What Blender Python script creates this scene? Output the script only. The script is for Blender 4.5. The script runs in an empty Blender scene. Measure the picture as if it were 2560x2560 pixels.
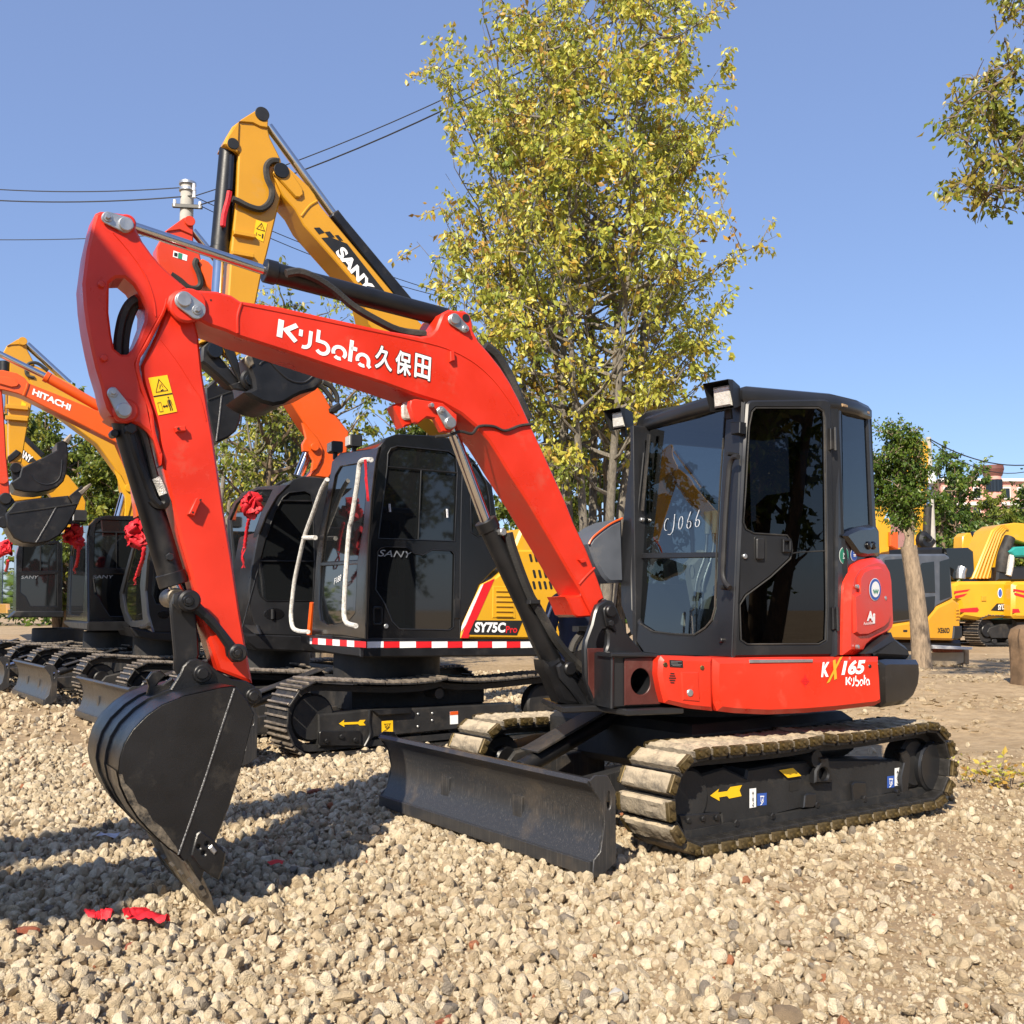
import bpy, bmesh, math, random
import numpy as np
from mathutils import Vector, Matrix, noise
from mathutils.geometry import tessellate_polygon
R = math.radians
scene = bpy.context.scene
col = scene.collection
random.seed(7)

# ------------------------------------------------------------------ camera
FPX, CAMH, HORIZ, W = 1880.0, 1.30, 1150.0, 1932.0      # focal length, eye height, horizon row, picture width (px)
PITCH = math.atan((HORIZ - W / 2) / FPX)
cd = bpy.data.cameras.new('camera')
cam = bpy.data.objects.new('camera', cd)
col.objects.link(cam)
cam.location = (0, 0, CAMH)
cam.rotation_euler = (R(90) + PITCH, 0, 0)
cd.sensor_width = 36
cd.lens = 36 * FPX / W
cd.clip_start, cd.clip_end = 0.05, 3000
scene.camera = cam

# ------------------------------------------------------------------ sky, sun, exposure
SUN_AZ, SUN_EL = 20.0, 37.0           # light travels to +Y, turned 20 degrees to the right
world = bpy.data.worlds.new('World')
scene.world = world
world.use_nodes = True
wn = world.node_tree
bg = wn.nodes['Background']
sky = wn.nodes.new('ShaderNodeTexSky')
sky.sky_type = 'NISHITA'
sky.sun_disc = False
sky.sun_elevation = R(SUN_EL)
sky.sun_rotation = R(180 + SUN_AZ)
sky.air_density, sky.dust_density, sky.ozone_density = 1.0, 0.35, 5.0
hz_ = wn.nodes.new('ShaderNodeMix'); hz_.data_type = 'RGBA'; hz_.inputs[0].default_value = .50      # thin even haze over the whole sky
hz_.inputs[7].default_value = (1.58, 2.07, 3.75, 1)
wn.links.new(sky.outputs[0], hz_.inputs[6]); wn.links.new(hz_.outputs[2], bg.inputs[0])
bg.inputs[1].default_value = 0.118
sd = bpy.data.lights.new('sun', 'SUN')
sd.energy = 5.0
sd.angle = R(0.5)
sd.color = (1.0, 0.90, 0.74)
sun = bpy.data.objects.new('sun', sd)
col.objects.link(sun)
sdir = Vector((math.sin(R(SUN_AZ)) * math.cos(R(SUN_EL)), math.cos(R(SUN_AZ)) * math.cos(R(SUN_EL)), -math.sin(R(SUN_EL))))
sun.rotation_euler = sdir.to_track_quat('-Z', 'Y').to_euler()
sun.location = (-4, -8, 12)
vs = scene.view_settings
vs.view_transform, vs.look, vs.exposure, vs.gamma = 'Standard', 'None', 0.72, 1.0
vs.use_curve_mapping = False

# ------------------------------------------------------------------ from a picture position to a point on a surface of the place
ZOOM = {'F': (0, 0, W / 2560), 'A': (0, 400, 2.76), 'B': (400, 200, 2.76), 'C': (600, 700, 2.76), 'D': (0, 1100, 2.76),
        'E': (600, 1300, 2.76), 'f': (1100, 1300, 2.76), 'G': (1450, 900, 2.415), 'H': (1500, 1550, 1.932),
        'I': (2100, 950, 2.576), 'J': (150, 1650, 2.76), 'K': (2150, 1000, 2.5756), 'L': (0, 800, 3.22), 'M': (500, 950, 3.864),
        'N': (1300, 1250, 3.8633), 'O': (900, 1750, 2.76), 'P': (0, 850, 3.5114), 'Q': (350, 850, 3.864), 'S': (380, 1400, 3.864),
        'T': (0, 1500, 2.76)}
CP, SP = math.cos(PITCH), math.sin(PITCH)
EYE = Vector((0, 0, CAMH))


def zf(z, p):
    x0, y0, s = ZOOM[z]
    return ((x0 + p[0] / s) * W / 2560, (y0 + p[1] / s) * W / 2560)


def sight(p):
    a, b = p[0] - W / 2, W / 2 - p[1]
    return Vector((a, FPX * CP - b * SP, FPX * SP + b * CP))


class Plane:
    """a flat surface of the place; n is its normal"""
    def __init__(s, o, n):
        s.o, s.n = Vector(o), Vector(n).normalized()

    @staticmethod
    def upright(x, y, deg):
        a = R(deg)
        p = Plane((x, y, 0), (math.sin(a), -math.cos(a), 0))
        p.u = Vector((math.cos(a), math.sin(a), 0))
        return p

    def at(s, z, p, off=0.0):
        d = sight(zf(z, p))
        t = (s.n.dot(s.o + s.n * off - EYE)) / s.n.dot(d)
        return EYE + d * t

    def pts(s, spec, off=0.0):
        """spec: 'C', (x,y), (x,y), 'A', ... -> points"""
        out, z = [], 'F'
        for q in spec:
            if isinstance(q, str):
                z = q
            else:
                out.append(s.at(z, q, off))
        return out


def gpt(z, p, h=0.0):
    d = sight(zf(z, p))
    return EYE + d * ((h - CAMH) / d.z)


# ------------------------------------------------------------------ materials
def newmat(name):
    m = bpy.data.materials.new(name)
    m.use_nodes = True
    nt = m.node_tree
    return m, nt, nt.nodes['Principled BSDF']


def mat(name, c, rough=0.5, metal=0.0, var=0.12, vscale=6.0, bump=0.0, bscale=60.0, dust=0.0, dustc=(0.36, 0.29, 0.2), coat=0.0, dscale=3.0, rvar=0.15, up=0.0):
    """paint or metal with uneven tone, uneven gloss, fine relief and dust"""
    m, nt, b = newmat(name)
    N, Lk = nt.nodes.new, nt.links.new
    tc = N('ShaderNodeTexCoord')
    n1 = N('ShaderNodeTexNoise'); n1.inputs['Scale'].default_value = vscale; n1.inputs['Detail'].default_value = 6
    Lk(tc.outputs['Object'], n1.inputs['Vector'])
    mr = N('ShaderNodeMapRange'); mr.inputs[1].default_value = .3; mr.inputs[2].default_value = .7
    mr.inputs[3].default_value = 1 - var; mr.inputs[4].default_value = 1 + var
    Lk(n1.outputs['Fac'], mr.inputs[0])
    mx = N('ShaderNodeVectorMath'); mx.operation = 'SCALE'
    mx.inputs[0].default_value = c[:3]
    Lk(mr.outputs[0], mx.inputs['Scale'])
    cout = mx.outputs[0]
    rr = N('ShaderNodeMapRange'); rr.inputs[1].default_value = .3; rr.inputs[2].default_value = .7
    rr.inputs[3].default_value = max(.02, rough - rvar * rough); rr.inputs[4].default_value = min(1, rough + rvar * rough)
    Lk(n1.outputs['Fac'], rr.inputs[0])
    rout = rr.outputs[0]
    if dust > 0:
        n2 = N('ShaderNodeTexNoise'); n2.inputs['Scale'].default_value = dscale; n2.inputs['Detail'].default_value = 9; n2.inputs['Roughness'].default_value = .7
        Lk(tc.outputs['Object'], n2.inputs['Vector'])
        fac = N('ShaderNodeMapRange'); fac.inputs[1].default_value = .62 - .35 * dust; fac.inputs[2].default_value = .85 - .3 * dust
        Lk(n2.outputs['Fac'], fac.inputs[0])
        fo = fac.outputs[0]
        if up > 0:
            g = N('ShaderNodeNewGeometry'); sx = N('ShaderNodeSeparateXYZ'); Lk(g.outputs['Normal'], sx.inputs[0])
            u2 = N('ShaderNodeMapRange'); u2.inputs[1].default_value = .2; u2.inputs[2].default_value = .9; u2.inputs[3].default_value = 1 - up
            Lk(sx.outputs['Z'], u2.inputs[0])
            mu = N('ShaderNodeMath'); mu.operation = 'MULTIPLY'; Lk(fo, mu.inputs[0]); Lk(u2.outputs[0], mu.inputs[1]); fo = mu.outputs[0]
        mm = N('ShaderNodeMath'); mm.operation = 'MULTIPLY'; mm.inputs[1].default_value = min(1, .25 + dust); Lk(fo, mm.inputs[0]); fo = mm.outputs[0]
        mc = N('ShaderNodeMix'); mc.data_type = 'RGBA'; Lk(fo, mc.inputs[0]); Lk(cout, mc.inputs[6]); mc.inputs[7].default_value = (*dustc, 1)
        cout = mc.outputs[2]
        mr2 = N('ShaderNodeMix'); Lk(fo, mr2.inputs[0]); Lk(rout, mr2.inputs[2]); mr2.inputs[3].default_value = .9
        rout = mr2.outputs[0]
    Lk(cout, b.inputs['Base Color']); Lk(rout, b.inputs['Roughness'])
    b.inputs['Metallic'].default_value = metal
    if coat:
        b.inputs['Coat Weight'].default_value = coat; b.inputs['Coat Roughness'].default_value = .12
    if bump:
        n3 = N('ShaderNodeTexNoise'); n3.inputs['Scale'].default_value = bscale; n3.inputs['Detail'].default_value = 4
        Lk(tc.outputs['Object'], n3.inputs['Vector'])
        bp = N('ShaderNodeBump'); bp.inputs['Strength'].default_value = bump; bp.inputs['Distance'].default_value = .01
        Lk(n3.outputs['Fac'], bp.inputs['Height']); Lk(bp.outputs[0], b.inputs['Normal'])
    return m


def glassmat(name, tint, refl=1.0, ior=1.65):
    m, nt, b = newmat(name)
    N, Lk = nt.nodes.new, nt.links.new
    tr = N('ShaderNodeBsdfTransparent'); tr.inputs[0].default_value = (*tint, 1)
    gl = N('ShaderNodeBsdfGlossy'); gl.inputs['Roughness'].default_value = .01; gl.inputs[0].default_value = (refl, refl, refl, 1)
    fr = N('ShaderNodeFresnel'); fr.inputs[0].default_value = ior
    ge = N('ShaderNodeNewGeometry'); iv = N('ShaderNodeMath'); iv.operation = 'SUBTRACT'; iv.inputs[0].default_value = 1; Lk(ge.outputs['Backfacing'], iv.inputs[1])
    ml = N('ShaderNodeMath'); ml.operation = 'MULTIPLY'; Lk(fr.outputs[0], ml.inputs[0]); Lk(iv.outputs[0], ml.inputs[1])   # reflect once, at the outer face of the pane
    mx = N('ShaderNodeMixShader'); Lk(ml.outputs[0], mx.inputs[0]); Lk(tr.outputs[0], mx.inputs[1]); Lk(gl.outputs[0], mx.inputs[2])
    Lk(mx.outputs[0], nt.nodes['Material Output'].inputs[0])
    return m


def blade_mat():
    """dozer paint with upright scratches and dried mud"""
    m, nt, b = newmat('blade_paint_scratched')
    N, Lk = nt.nodes.new, nt.links.new
    tc = N('ShaderNodeTexCoord'); mp = N('ShaderNodeMapping'); mp.inputs['Rotation'].default_value = (0, 0, R(54.5)); mp.inputs['Scale'].default_value = (95, 95, 1.0)
    Lk(tc.outputs['Object'], mp.inputs[0])
    s_ = N('ShaderNodeTexNoise'); s_.inputs['Scale'].default_value = 2.2; s_.inputs['Detail'].default_value = 5; Lk(mp.outputs[0], s_.inputs['Vector'])
    sr = N('ShaderNodeMapRange'); sr.inputs[1].default_value = .57; sr.inputs[2].default_value = .75; Lk(s_.outputs['Fac'], sr.inputs[0])
    d = N('ShaderNodeTexNoise'); d.inputs['Scale'].default_value = 3.1; d.inputs['Detail'].default_value = 8; d.inputs['Roughness'].default_value = .65; Lk(tc.outputs['Object'], d.inputs['Vector'])
    dr = N('ShaderNodeMapRange'); dr.inputs[1].default_value = .52; dr.inputs[2].default_value = .74; dr.inputs[4].default_value = .6; Lk(d.outputs['Fac'], dr.inputs[0])
    m1 = N('ShaderNodeMix'); m1.data_type = 'RGBA'; m1.inputs[6].default_value = (.032, .032, .034, 1); m1.inputs[7].default_value = (.12, .11, .10, 1); Lk(sr.outputs[0], m1.inputs[0])
    m2 = N('ShaderNodeMix'); m2.data_type = 'RGBA'; m2.inputs[7].default_value = (.14, .105, .07, 1); Lk(dr.outputs[0], m2.inputs[0]); Lk(m1.outputs[2], m2.inputs[6])
    Lk(m2.outputs[2], b.inputs['Base Color'])
    rr = N('ShaderNodeMapRange'); rr.inputs[3].default_value = .34; rr.inputs[4].default_value = .8; Lk(dr.outputs[0], rr.inputs[0]); Lk(rr.outputs[0], b.inputs['Roughness'])
    b.inputs['Metallic'].default_value = .15
    bp = N('ShaderNodeBump'); bp.inputs['Strength'].default_value = .25; bp.inputs['Distance'].default_value = .004; Lk(s_.outputs['Fac'], bp.inputs['Height']); Lk(bp.outputs[0], b.inputs['Normal'])
    return m


MT = {
    'red': mat('red_paint', (0.60, 0.027, 0.009), .36, var=.09, vscale=3.5, bump=.07, bscale=14, dust=.13, dustc=(.42, .16, .10), coat=.15, dscale=6, rvar=.4),
    'black': mat('black_paint', (0.0075, 0.0075, 0.0085), .42, var=.3, bump=.05, bscale=80, dust=.12, dustc=(.085, .07, .055)),
    'chassis': mat('chassis_black_dusty', (0.014, 0.0135, 0.0135), .62, var=.3, bump=.15, bscale=60, dust=.30, dustc=(.075, .06, .045), dscale=5),
    'slate': mat('slate_cab_paint', (0.075, 0.085, 0.105), .45, var=.12, dust=.1),
    'weld': mat('weld_bead', (0.13, 0.13, 0.135), .4, .5, var=.4, vscale=60, bump=.6, bscale=120),
    'cabgrey': mat('cab_grey_paint', (0.0125, 0.013, 0.015), .36, var=.15, vscale=4, dust=.10, dustc=(.085, .075, .065), coat=.12),
    'gloss': mat('gloss_black_paint', (0.006, 0.006, 0.007), .22, var=.2, dust=.07, dustc=(.08, .07, .06), coat=.3),
    'plastic': mat('black_plastic', (0.011, 0.011, 0.012), .55, var=.2, bump=.1, bscale=200, dust=.15, dustc=(.09, .08, .065)),
    'rubber': mat('hose_rubber', (0.018, 0.017, 0.016), .7, var=.3, bump=.3, bscale=120, dust=.35, dustc=(.12, .10, .08)),
    'bucket': mat('bucket_black_paint', (0.009, 0.009, 0.010), .33, var=.3, bump=.12, bscale=150, dust=.2, dustc=(.10, .085, .065), dscale=4),
    'worn': mat('worn_steel', (0.17, 0.145, 0.115), .42, .75, var=.45, vscale=14, bump=.2, bscale=60, dust=.45, dustc=(.30, .24, .16), dscale=8),
    'blade': blade_mat(),
    'scuff': mat('scuffed_bucket_edge', (0.012, 0.012, 0.012), .5, .1, var=.5, vscale=18, bump=.25, bscale=90, dust=.62, dustc=(.24, .195, .14), dscale=16),
    'chrome': mat('chrome_rod', (0.62, 0.62, 0.64), .10, 1.0, var=.06),
    'zinc': mat('zinc_plate', (0.48, 0.49, 0.50), .38, .85, var=.1, vscale=20),
    'pad': mat('track_pad_dusty', (0.035, 0.034, 0.033), .75, var=.3, bump=.6, bscale=70, dust=1.1, dustc=(.46, .375, .26), dscale=11, up=.55),
    'padsteel': mat('track_clip_brass', (0.10, 0.07, 0.025), .5, .6, var=.5, vscale=25, dust=.4, dustc=(.22, .17, .11)),
    'shoe': mat('track_shoe_steel', (0.035, 0.033, 0.032), .5, .4, var=.4, vscale=15, bump=.3, dust=.30, dustc=(.20, .16, .12), dscale=7, up=.5),
    'shoeedge': mat('track_grouser_worn', (0.24, 0.20, 0.16), .5, .5, var=.4, vscale=15, bump=.3, dust=.5, dustc=(.30, .25, .19), dscale=9),
    'yellow': mat('yellow_paint', (0.55, 0.262, 0.010), .38, var=.05, vscale=2, dust=.08, coat=.3),
    'yellow2': mat('yellow_paint_bright', (0.60, 0.315, 0.010), .38, var=.05, vscale=2, dust=.08, coat=.3),
    'orange': mat('orange_paint', (0.66, 0.088, 0.007), .34, var=.05, vscale=2, dust=.05, coat=.35),
    'orangered': mat('orange_red_paint', (0.58, 0.045, 0.009), .36, var=.05, vscale=2, dust=.05, coat=.3),
    'white': mat('white_print', (0.82, 0.82, 0.82), .5, var=.03),
    'blackprint': mat('black_print', (0.012, 0.012, 0.012), .5, var=.1),
    'yprint': mat('yellow_print', (0.85, 0.50, 0.01), .45, var=.04),
    'rprint': mat('red_print', (0.62, 0.012, 0.018), .42, var=.05),
    'gprint': mat('green_print', (0.02, 0.22, 0.13), .5, var=.05),
    'bprint': mat('blue_print', (0.03, 0.09, 0.38), .5, var=.05),
    'goldprint': mat('gold_print', (0.60, 0.37, 0.03), .4, .2, var=.05),
    'chalk': mat('chalk_writing', (0.50, 0.52, 0.55), .8, var=.4, vscale=60),
    'satin': mat('red_satin', (0.50, 0.007, 0.016), .62, var=.25, vscale=25, bump=.4, bscale=60),
    'plush': mat('plush_wrap', (0.62, 0.60, 0.56), .95, var=.3, vscale=35, bump=1.0, bscale=160, dust=.1),
    'lamp': mat('lamp_lens', (0.62, 0.60, 0.55), .12, .3, var=.15, vscale=60, bump=.4, bscale=90),
    'primer': mat('maroon_primer', (0.075, 0.018, 0.014), .5, var=.25, bump=.1, bscale=90, dust=.15, dustc=(.15, .12, .10)),
    'seat': mat('grey_seat_panel', (0.33, 0.34, 0.32), .6, var=.08),
    'teal': mat('teal_tarp', (0.015, 0.24, 0.22), .55, var=.15),
    'navy': mat('navy_cloth', (0.030, 0.035, 0.065), .85, var=.2, bump=.3, bscale=200),
    'silver': mat('silver_trim', (0.5, 0.5, 0.52), .45, .6, var=.3, vscale=80, bump=.5, bscale=200),
    'skin': mat('skin', (0.45, 0.26, 0.18), .55, var=.06),
    'dirtwood': mat('weathered_wood', (0.34, 0.23, 0.13), .8, var=.25, vscale=9, bump=.4, bscale=40),
    'log': mat('brown_log', (0.15, 0.095, 0.055), .9, var=.35, vscale=7, bump=.6, bscale=25),
    'board': mat('plywood_board', (0.46, 0.36, 0.24), .8, var=.12, vscale=5, bump=.15, bscale=60),
    'concrete': mat('concrete_pole', (0.40, 0.38, 0.34), .85, var=.15, vscale=5, bump=.3, bscale=30),
    'wire': mat('power_wire', (0.02, 0.02, 0.022), .6, var=.1),
    'porcelain': mat('porcelain', (0.6, 0.6, 0.62), .25, var=.1),
    'pink': mat('pink_render', (0.62, 0.30, 0.25), .85, var=.12, vscale=2, bump=.15),
    'palewall': mat('pale_wall', (0.66, 0.64, 0.62), .85, var=.08, vscale=2, bump=.15),
    'darkroof': mat('dark_red_roof', (0.13, 0.045, 0.035), .7, var=.2, vscale=3),
    'paper': mat('paper_litter', (0.42, 0.42, 0.45), .7, var=.3, vscale=25),
    'brick': mat('brick_red', (0.30, 0.085, 0.045), .9, var=.3, vscale=25, bump=.6, bscale=60, dust=.3),
    'clod': mat('dirt_clod', (0.30, 0.215, 0.13), .95, var=.3, vscale=20, bump=.8, bscale=60),
    'glass': glassmat('cab_glass', (.62, .66, .66), .95, 2.0),
    'glassdark': glassmat('cab_glass_tinted', (.10, .10, .11), .8),
    'glassmid': glassmat('cab_glass_smoked', (.16, .17, .18), .9),
}

# ------------------------------------------------------------------ building meshes
class MB:
    def __init__(s):
        s.v, s.f = [], []

    def add(s, vs, fs):
        k = len(s.v)
        s.v += [tuple(q) for q in vs]
        s.f += [tuple(i + k for i in f) for f in fs]
        return s

    def prism(s, pts, vec, holes=(), bev=.006):
        """outline with holes, pushed back along vec, with bevelled rims"""
        vec = Vector(vec); t = vec.length; n = -vec / t
        loops = []
        for k, lp in enumerate([pts, *holes]):
            lp = [Vector(q) for q in lp]
            nn = Vector((0, 0, 0))
            for i in range(len(lp)):
                nn += lp[i].cross(lp[(i + 1) % len(lp)])
            if (nn.dot(n) > 0) == (k > 0):
                lp.reverse()
            loops.append(lp)
        b = min(bev, t * .4)

        def inset(lp):
            out = []
            m = len(lp)
            for i in range(m):
                e1 = (lp[i] - lp[i - 1]); e2 = (lp[(i + 1) % m] - lp[i])
                if e1.length < 1e-6 or e2.length < 1e-6:
                    out.append(lp[i].copy()); continue
                n1, n2 = n.cross(e1.normalized()), n.cross(e2.normalized())
                out.append(lp[i] + (n1 + n2) * (b / max(.35, 1 + n1.dot(n2))))
            return out
        ins = [inset(lp) for lp in loops]
        base = len(s.v)
        rings = []
        for lp, il in zip(loops, ins):
            idx = []
            for ring, d in ((il, 0), (lp, b), (lp, t - b), (il, t)):
                idx.append(list(range(len(s.v), len(s.v) + len(ring))))
                s.v += [tuple(q - n * d) for q in ring]
            rings.append(idx)
            m = len(lp)
            for r in range(3):
                for i in range(m):
                    j = (i + 1) % m
                    s.f.append((idx[r][i], idx[r + 1][i], idx[r + 1][j], idx[r][j]))
        flat0 = [i for idx in rings for i in idx[0]]
        flat3 = [i for idx in rings for i in idx[3]]
        if len(loops) == 1 and len(loops[0]) <= 4:
            s.f.append(tuple(flat0)); s.f.append(tuple(reversed(flat3)))
        else:
            flatv = [Vector(s.v[i]) for i in flat0]
            tris = tessellate_polygon(ins)
            for a, c, d in tris:
                nn = (flatv[c] - flatv[a]).cross(flatv[d] - flatv[a])
                if nn.dot(n) < 0:
                    c, d = d, c
                s.f.append((flat0[a], flat0[c], flat0[d])); s.f.append((flat3[a], flat3[d], flat3[c]))
        return s

    def cyl(s, p0, p1, r0, r1=None, seg=20, bev=0.0):
        p0, p1 = Vector(p0), Vector(p1)
        r1 = r0 if r1 is None else r1
        ax = (p1 - p0); L = ax.length; ax.normalize()
        u = ax.orthogonal().normalized(); w = ax.cross(u)
        prof = [(0, max(r0 - bev, 1e-4)), (bev, r0), (L - bev, r1), (L, max(r1 - bev, 1e-4))] if bev else [(0, r0), (L, r1)]
        k = len(s.v)
        for d, r in prof:
            for i in range(seg):
                a = 2 * math.pi * i / seg
                s.v.append(tuple(p0 + ax * d + (u * math.cos(a) + w * math.sin(a)) * r))
        for q in range(len(prof) - 1):
            for i in range(seg):
                j = (i + 1) % seg
                s.f.append((k + q * seg + i, k + q * seg + j, k + (q + 1) * seg + j, k + (q + 1) * seg + i))
        s.f.append(tuple(k + i for i in reversed(range(seg))))
        s.f.append(tuple(k + (len(prof) - 1) * seg + i for i in range(seg)))
        return s

    def ring(s, p0, p1, ro, ri, seg=24):
        """a short pipe: outer radius ro, bore ri"""
        p0, p1 = Vector(p0), Vector(p1)
        ax = (p1 - p0).normalized(); u = ax.orthogonal().normalized(); w = ax.cross(u)
        k = len(s.v)
        for p, r in ((p0, ro), (p1, ro), (p1, ri), (p0, ri)):
            for i in range(seg):
                a = 2 * math.pi * i / seg
                s.v.append(tuple(p + (u * math.cos(a) + w * math.sin(a)) * r))
        for q in range(4):
            for i in range(seg):
                j = (i + 1) % seg; q2 = (q + 1) % 4
                s.f.append((k + q * seg + i, k + q * seg + j, k + q2 * seg + j, k + q2 * seg + i))
        return s

    def tube(s, pts, r, seg=8, sub=0, taper=None):
        pts = [Vector(q) for q in pts]
        if sub:
            out = []
            m = len(pts)
            for i in range(m - 1):
                p0, p1, p2, p3 = pts[max(i - 1, 0)], pts[i], pts[i + 1], pts[min(i + 2, m - 1)]
                for q in range(sub):
                    t = q / sub
                    out.append(.5 * ((2 * p1) + (p2 - p0) * t + (2 * p0 - 5 * p1 + 4 * p2 - p3) * t * t + (3 * p1 - p0 - 3 * p2 + p3) * t ** 3))
            out.append(pts[-1]); pts = out
        m = len(pts)
        rs = r if isinstance(r, (list, tuple)) else None
        k = len(s.v)
        u = None
        for i in range(m):
            tg = (pts[min(i + 1, m - 1)] - pts[max(i - 1, 0)])
            tg = tg.normalized() if tg.length > 1e-9 else Vector((0, 0, 1))
            if u is None:
                u = tg.orthogonal().normalized()
            u = (u - tg * u.dot(tg))
            u = u.normalized() if u.length > 1e-6 else tg.orthogonal().normalized()
            w = tg.cross(u)
            if rs:
                x = i / max(1, m - 1) * (len(rs) - 1); a = min(int(x), len(rs) - 2) if len(rs) > 1 else 0
                rr = rs[a] + (rs[min(a + 1, len(rs) - 1)] - rs[a]) * (x - a)
            else:
                rr = r
            for q in range(seg):
                an = 2 * math.pi * q / seg
                s.v.append(tuple(pts[i] + (u * math.cos(an) + w * math.sin(an)) * rr))
        for i in range(m - 1):
            for q in range(seg):
                q2 = (q + 1) % seg
                s.f.append((k + i * seg + q, k + i * seg + q2, k + (i + 1) * seg + q2, k + (i + 1) * seg + q))
        s.f.append(tuple(k + q for q in reversed(range(seg))))
        s.f.append(tuple(k + (m - 1) * seg + q for q in range(seg)))
        return s

    def box(s, c, ex, ey, ez, bev=.004):
        """centre and three half-extent vectors"""
        c, ex, ey, ez = Vector(c), Vector(ex), Vector(ey), Vector(ez)
        return s.prism([c - ex - ey + ez, c + ex - ey + ez, c + ex + ey + ez, c - ex + ey + ez], -ez * 2, bev=bev)

    def quad(s, a, b, c, d):
        return s.add([a, b, c, d], [(0, 1, 2, 3)])

    def sweep(s, rows, close=False):
        """grid of points, rows of equal length"""
        k = len(s.v); m = len(rows[0])
        for r in rows:
            s.v += [tuple(q) for q in r]
        for i in range(len(rows) - 1):
            for j in range(m - (0 if close else 1)):
                j2 = (j + 1) % m
                s.f.append((k + i * m + j, k + i * m + j2, k + (i + 1) * m + j2, k + (i + 1) * m + j))
        return s

    def mesh(s, name, m, org=Vector((0, 0, 0)), smooth=35):
        me = bpy.data.meshes.new(name)
        me.from_pydata([(x - org[0], y - org[1], z - org[2]) for x, y, z in s.v], [], s.f)
        if m is not None:
            me.materials.append(MT[m] if isinstance(m, str) else m)
        me.validate()
        bmx = bmesh.new(); bmx.from_mesh(me); bmesh.ops.recalc_face_normals(bmx, faces=bmx.faces); bmx.to_mesh(me); bmx.free()
        if smooth:
            me.shade_smooth()
            me.set_sharp_from_angle(angle=R(smooth))
        return me

    def obj(s, name, m, parent=None, smooth=35, label=None):
        org = origin(parent)
        o = bpy.data.objects.new(name, s.mesh(name, m, org, smooth))
        col.objects.link(o)
        if parent is not None:
            o.parent = parent
        if label:
            o['label'] = label
        return o


def origin(o):
    v = Vector((0, 0, 0))
    while o is not None:
        v = v + Vector(o.location); o = o.parent
    return v


def thing(name, label, cat, loc=(0, 0, 0), group=None):
    o = bpy.data.objects.new(name, None)
    o.empty_display_size = .2
    col.objects.link(o)
    o.location = loc
    o['label'], o['category'] = label, cat
    if group:
        o['group'] = group
    return o


def tag(o, label=None, cat=None, group=None, kind=None):
    for k, v in (('label', label), ('category', cat), ('group', group), ('kind', kind)):
        if v:
            o[k] = v
    return o


def inst(name, me, parent, M):
    """one more piece sharing mesh data; M is its world matrix"""
    o = bpy.data.objects.new(name, me)
    col.objects.link(o)
    o.parent = parent
    o.matrix_local = Matrix.Translation(-origin(parent)) @ M
    return o


def frame(p, x, y, z):
    return Matrix(((x[0], y[0], z[0], p[0]), (x[1], y[1], z[1], p[1]), (x[2], y[2], z[2], p[2]), (0, 0, 0, 1)))


_tc = {}


def text2d(s, bold=0.0, shear=0.0):
    """lettering as flat outline mesh: verts, faces, width, cap height"""
    key = (s, bold, shear)
    if key not in _tc:
        cu = bpy.data.curves.new('t', 'FONT')
        cu.body = s; cu.offset = bold; cu.shear = shear; cu.fill_mode = 'FRONT'; cu.resolution_u = 4
        o = bpy.data.objects.new('t', cu)
        col.objects.link(o)
        dg = bpy.context.evaluated_depsgraph_get()
        me = bpy.data.meshes.new_from_object(o.evaluated_get(dg))
        vs = [(v.co.x, v.co.y) for v in me.vertices]
        fs = [tuple(p.vertices) for p in me.polygons]
        bpy.data.objects.remove(o); bpy.data.curves.remove(cu); bpy.data.meshes.remove(me)
        x0 = min(v[0] for v in vs); x1 = max(v[0] for v in vs); y0 = min(v[1] for v in vs); y1 = max(v[1] for v in vs)
        vs = [((x - x0) / (x1 - x0), (y - y0) / (y1 - y0)) for x, y in vs]
        _tc[key] = (vs, fs)
    return _tc[key]


def stroke2d(strokes, w):
    """polylines drawn with a flat pen"""
    vs, fs = [], []
    for st in strokes:
        ww = w
        if isinstance(st[0], (int, float)):
            ww, st = st[0], st[1:]
        p = [Vector(q) for q in st]
        k = len(vs)
        for i in range(len(p)):
            e1 = (p[i] - p[i - 1]).normalized() if i else None
            e2 = (p[i + 1] - p[i]).normalized() if i < len(p) - 1 else None
            e1 = e1 or e2; e2 = e2 or e1
            n1, n2 = Vector((-e1.y, e1.x)), Vector((-e2.y, e2.x))
            m = (n1 + n2) / max(.5, 1 + n1.dot(n2))
            vs += [tuple(p[i] + m * ww / 2), tuple(p[i] - m * ww / 2)]
        for i in range(len(p) - 1):
            a = k + 2 * i
            fs.append((a, a + 1, a + 3, a + 2))
    return vs, fs


def arc(cx, cy, r, a0, a1, n=10):
    return [(cx + r * math.cos(R(a0 + (a1 - a0) * i / n)), cy + r * math.sin(R(a0 + (a1 - a0) * i / n))) for i in range(n + 1)]


def print_on(name, vf, m, parent, O, X, Y, lift):
    """flat print: unit x runs along X, unit y along Y, lifted off the surface"""
    vs, fs = vf
    mb = MB()
    mb.add([O + X * x + Y * y + lift for x, y in vs], fs)
    o = mb.obj(name, m, parent, smooth=0)
    # face the print outward
    return o


def letter(name, s, m, parent, pl, off, z, p0, p1, ptop, bold=0.02, shear=0.0, lift=.003):
    O, A, T = pl.at(z, p0, off), pl.at(z, p1, off), pl.at(z, ptop, off)
    return print_on(name, text2d(s, bold, shear), m, parent, O, A - O, T - O, pl.n * lift)


def decal(name, m, parent, pl, off, z, pts, lift=.003):
    q = [pl.at(z, p, off) + pl.n * lift for p in pts]
    mb = MB()
    if len(q) <= 4:
        mb.add(q, [tuple(range(len(q)))])
    else:
        mb.add(q, [tuple(t) for t in tessellate_polygon([q])])
    return mb.obj(name, m, parent, smooth=0)


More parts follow.
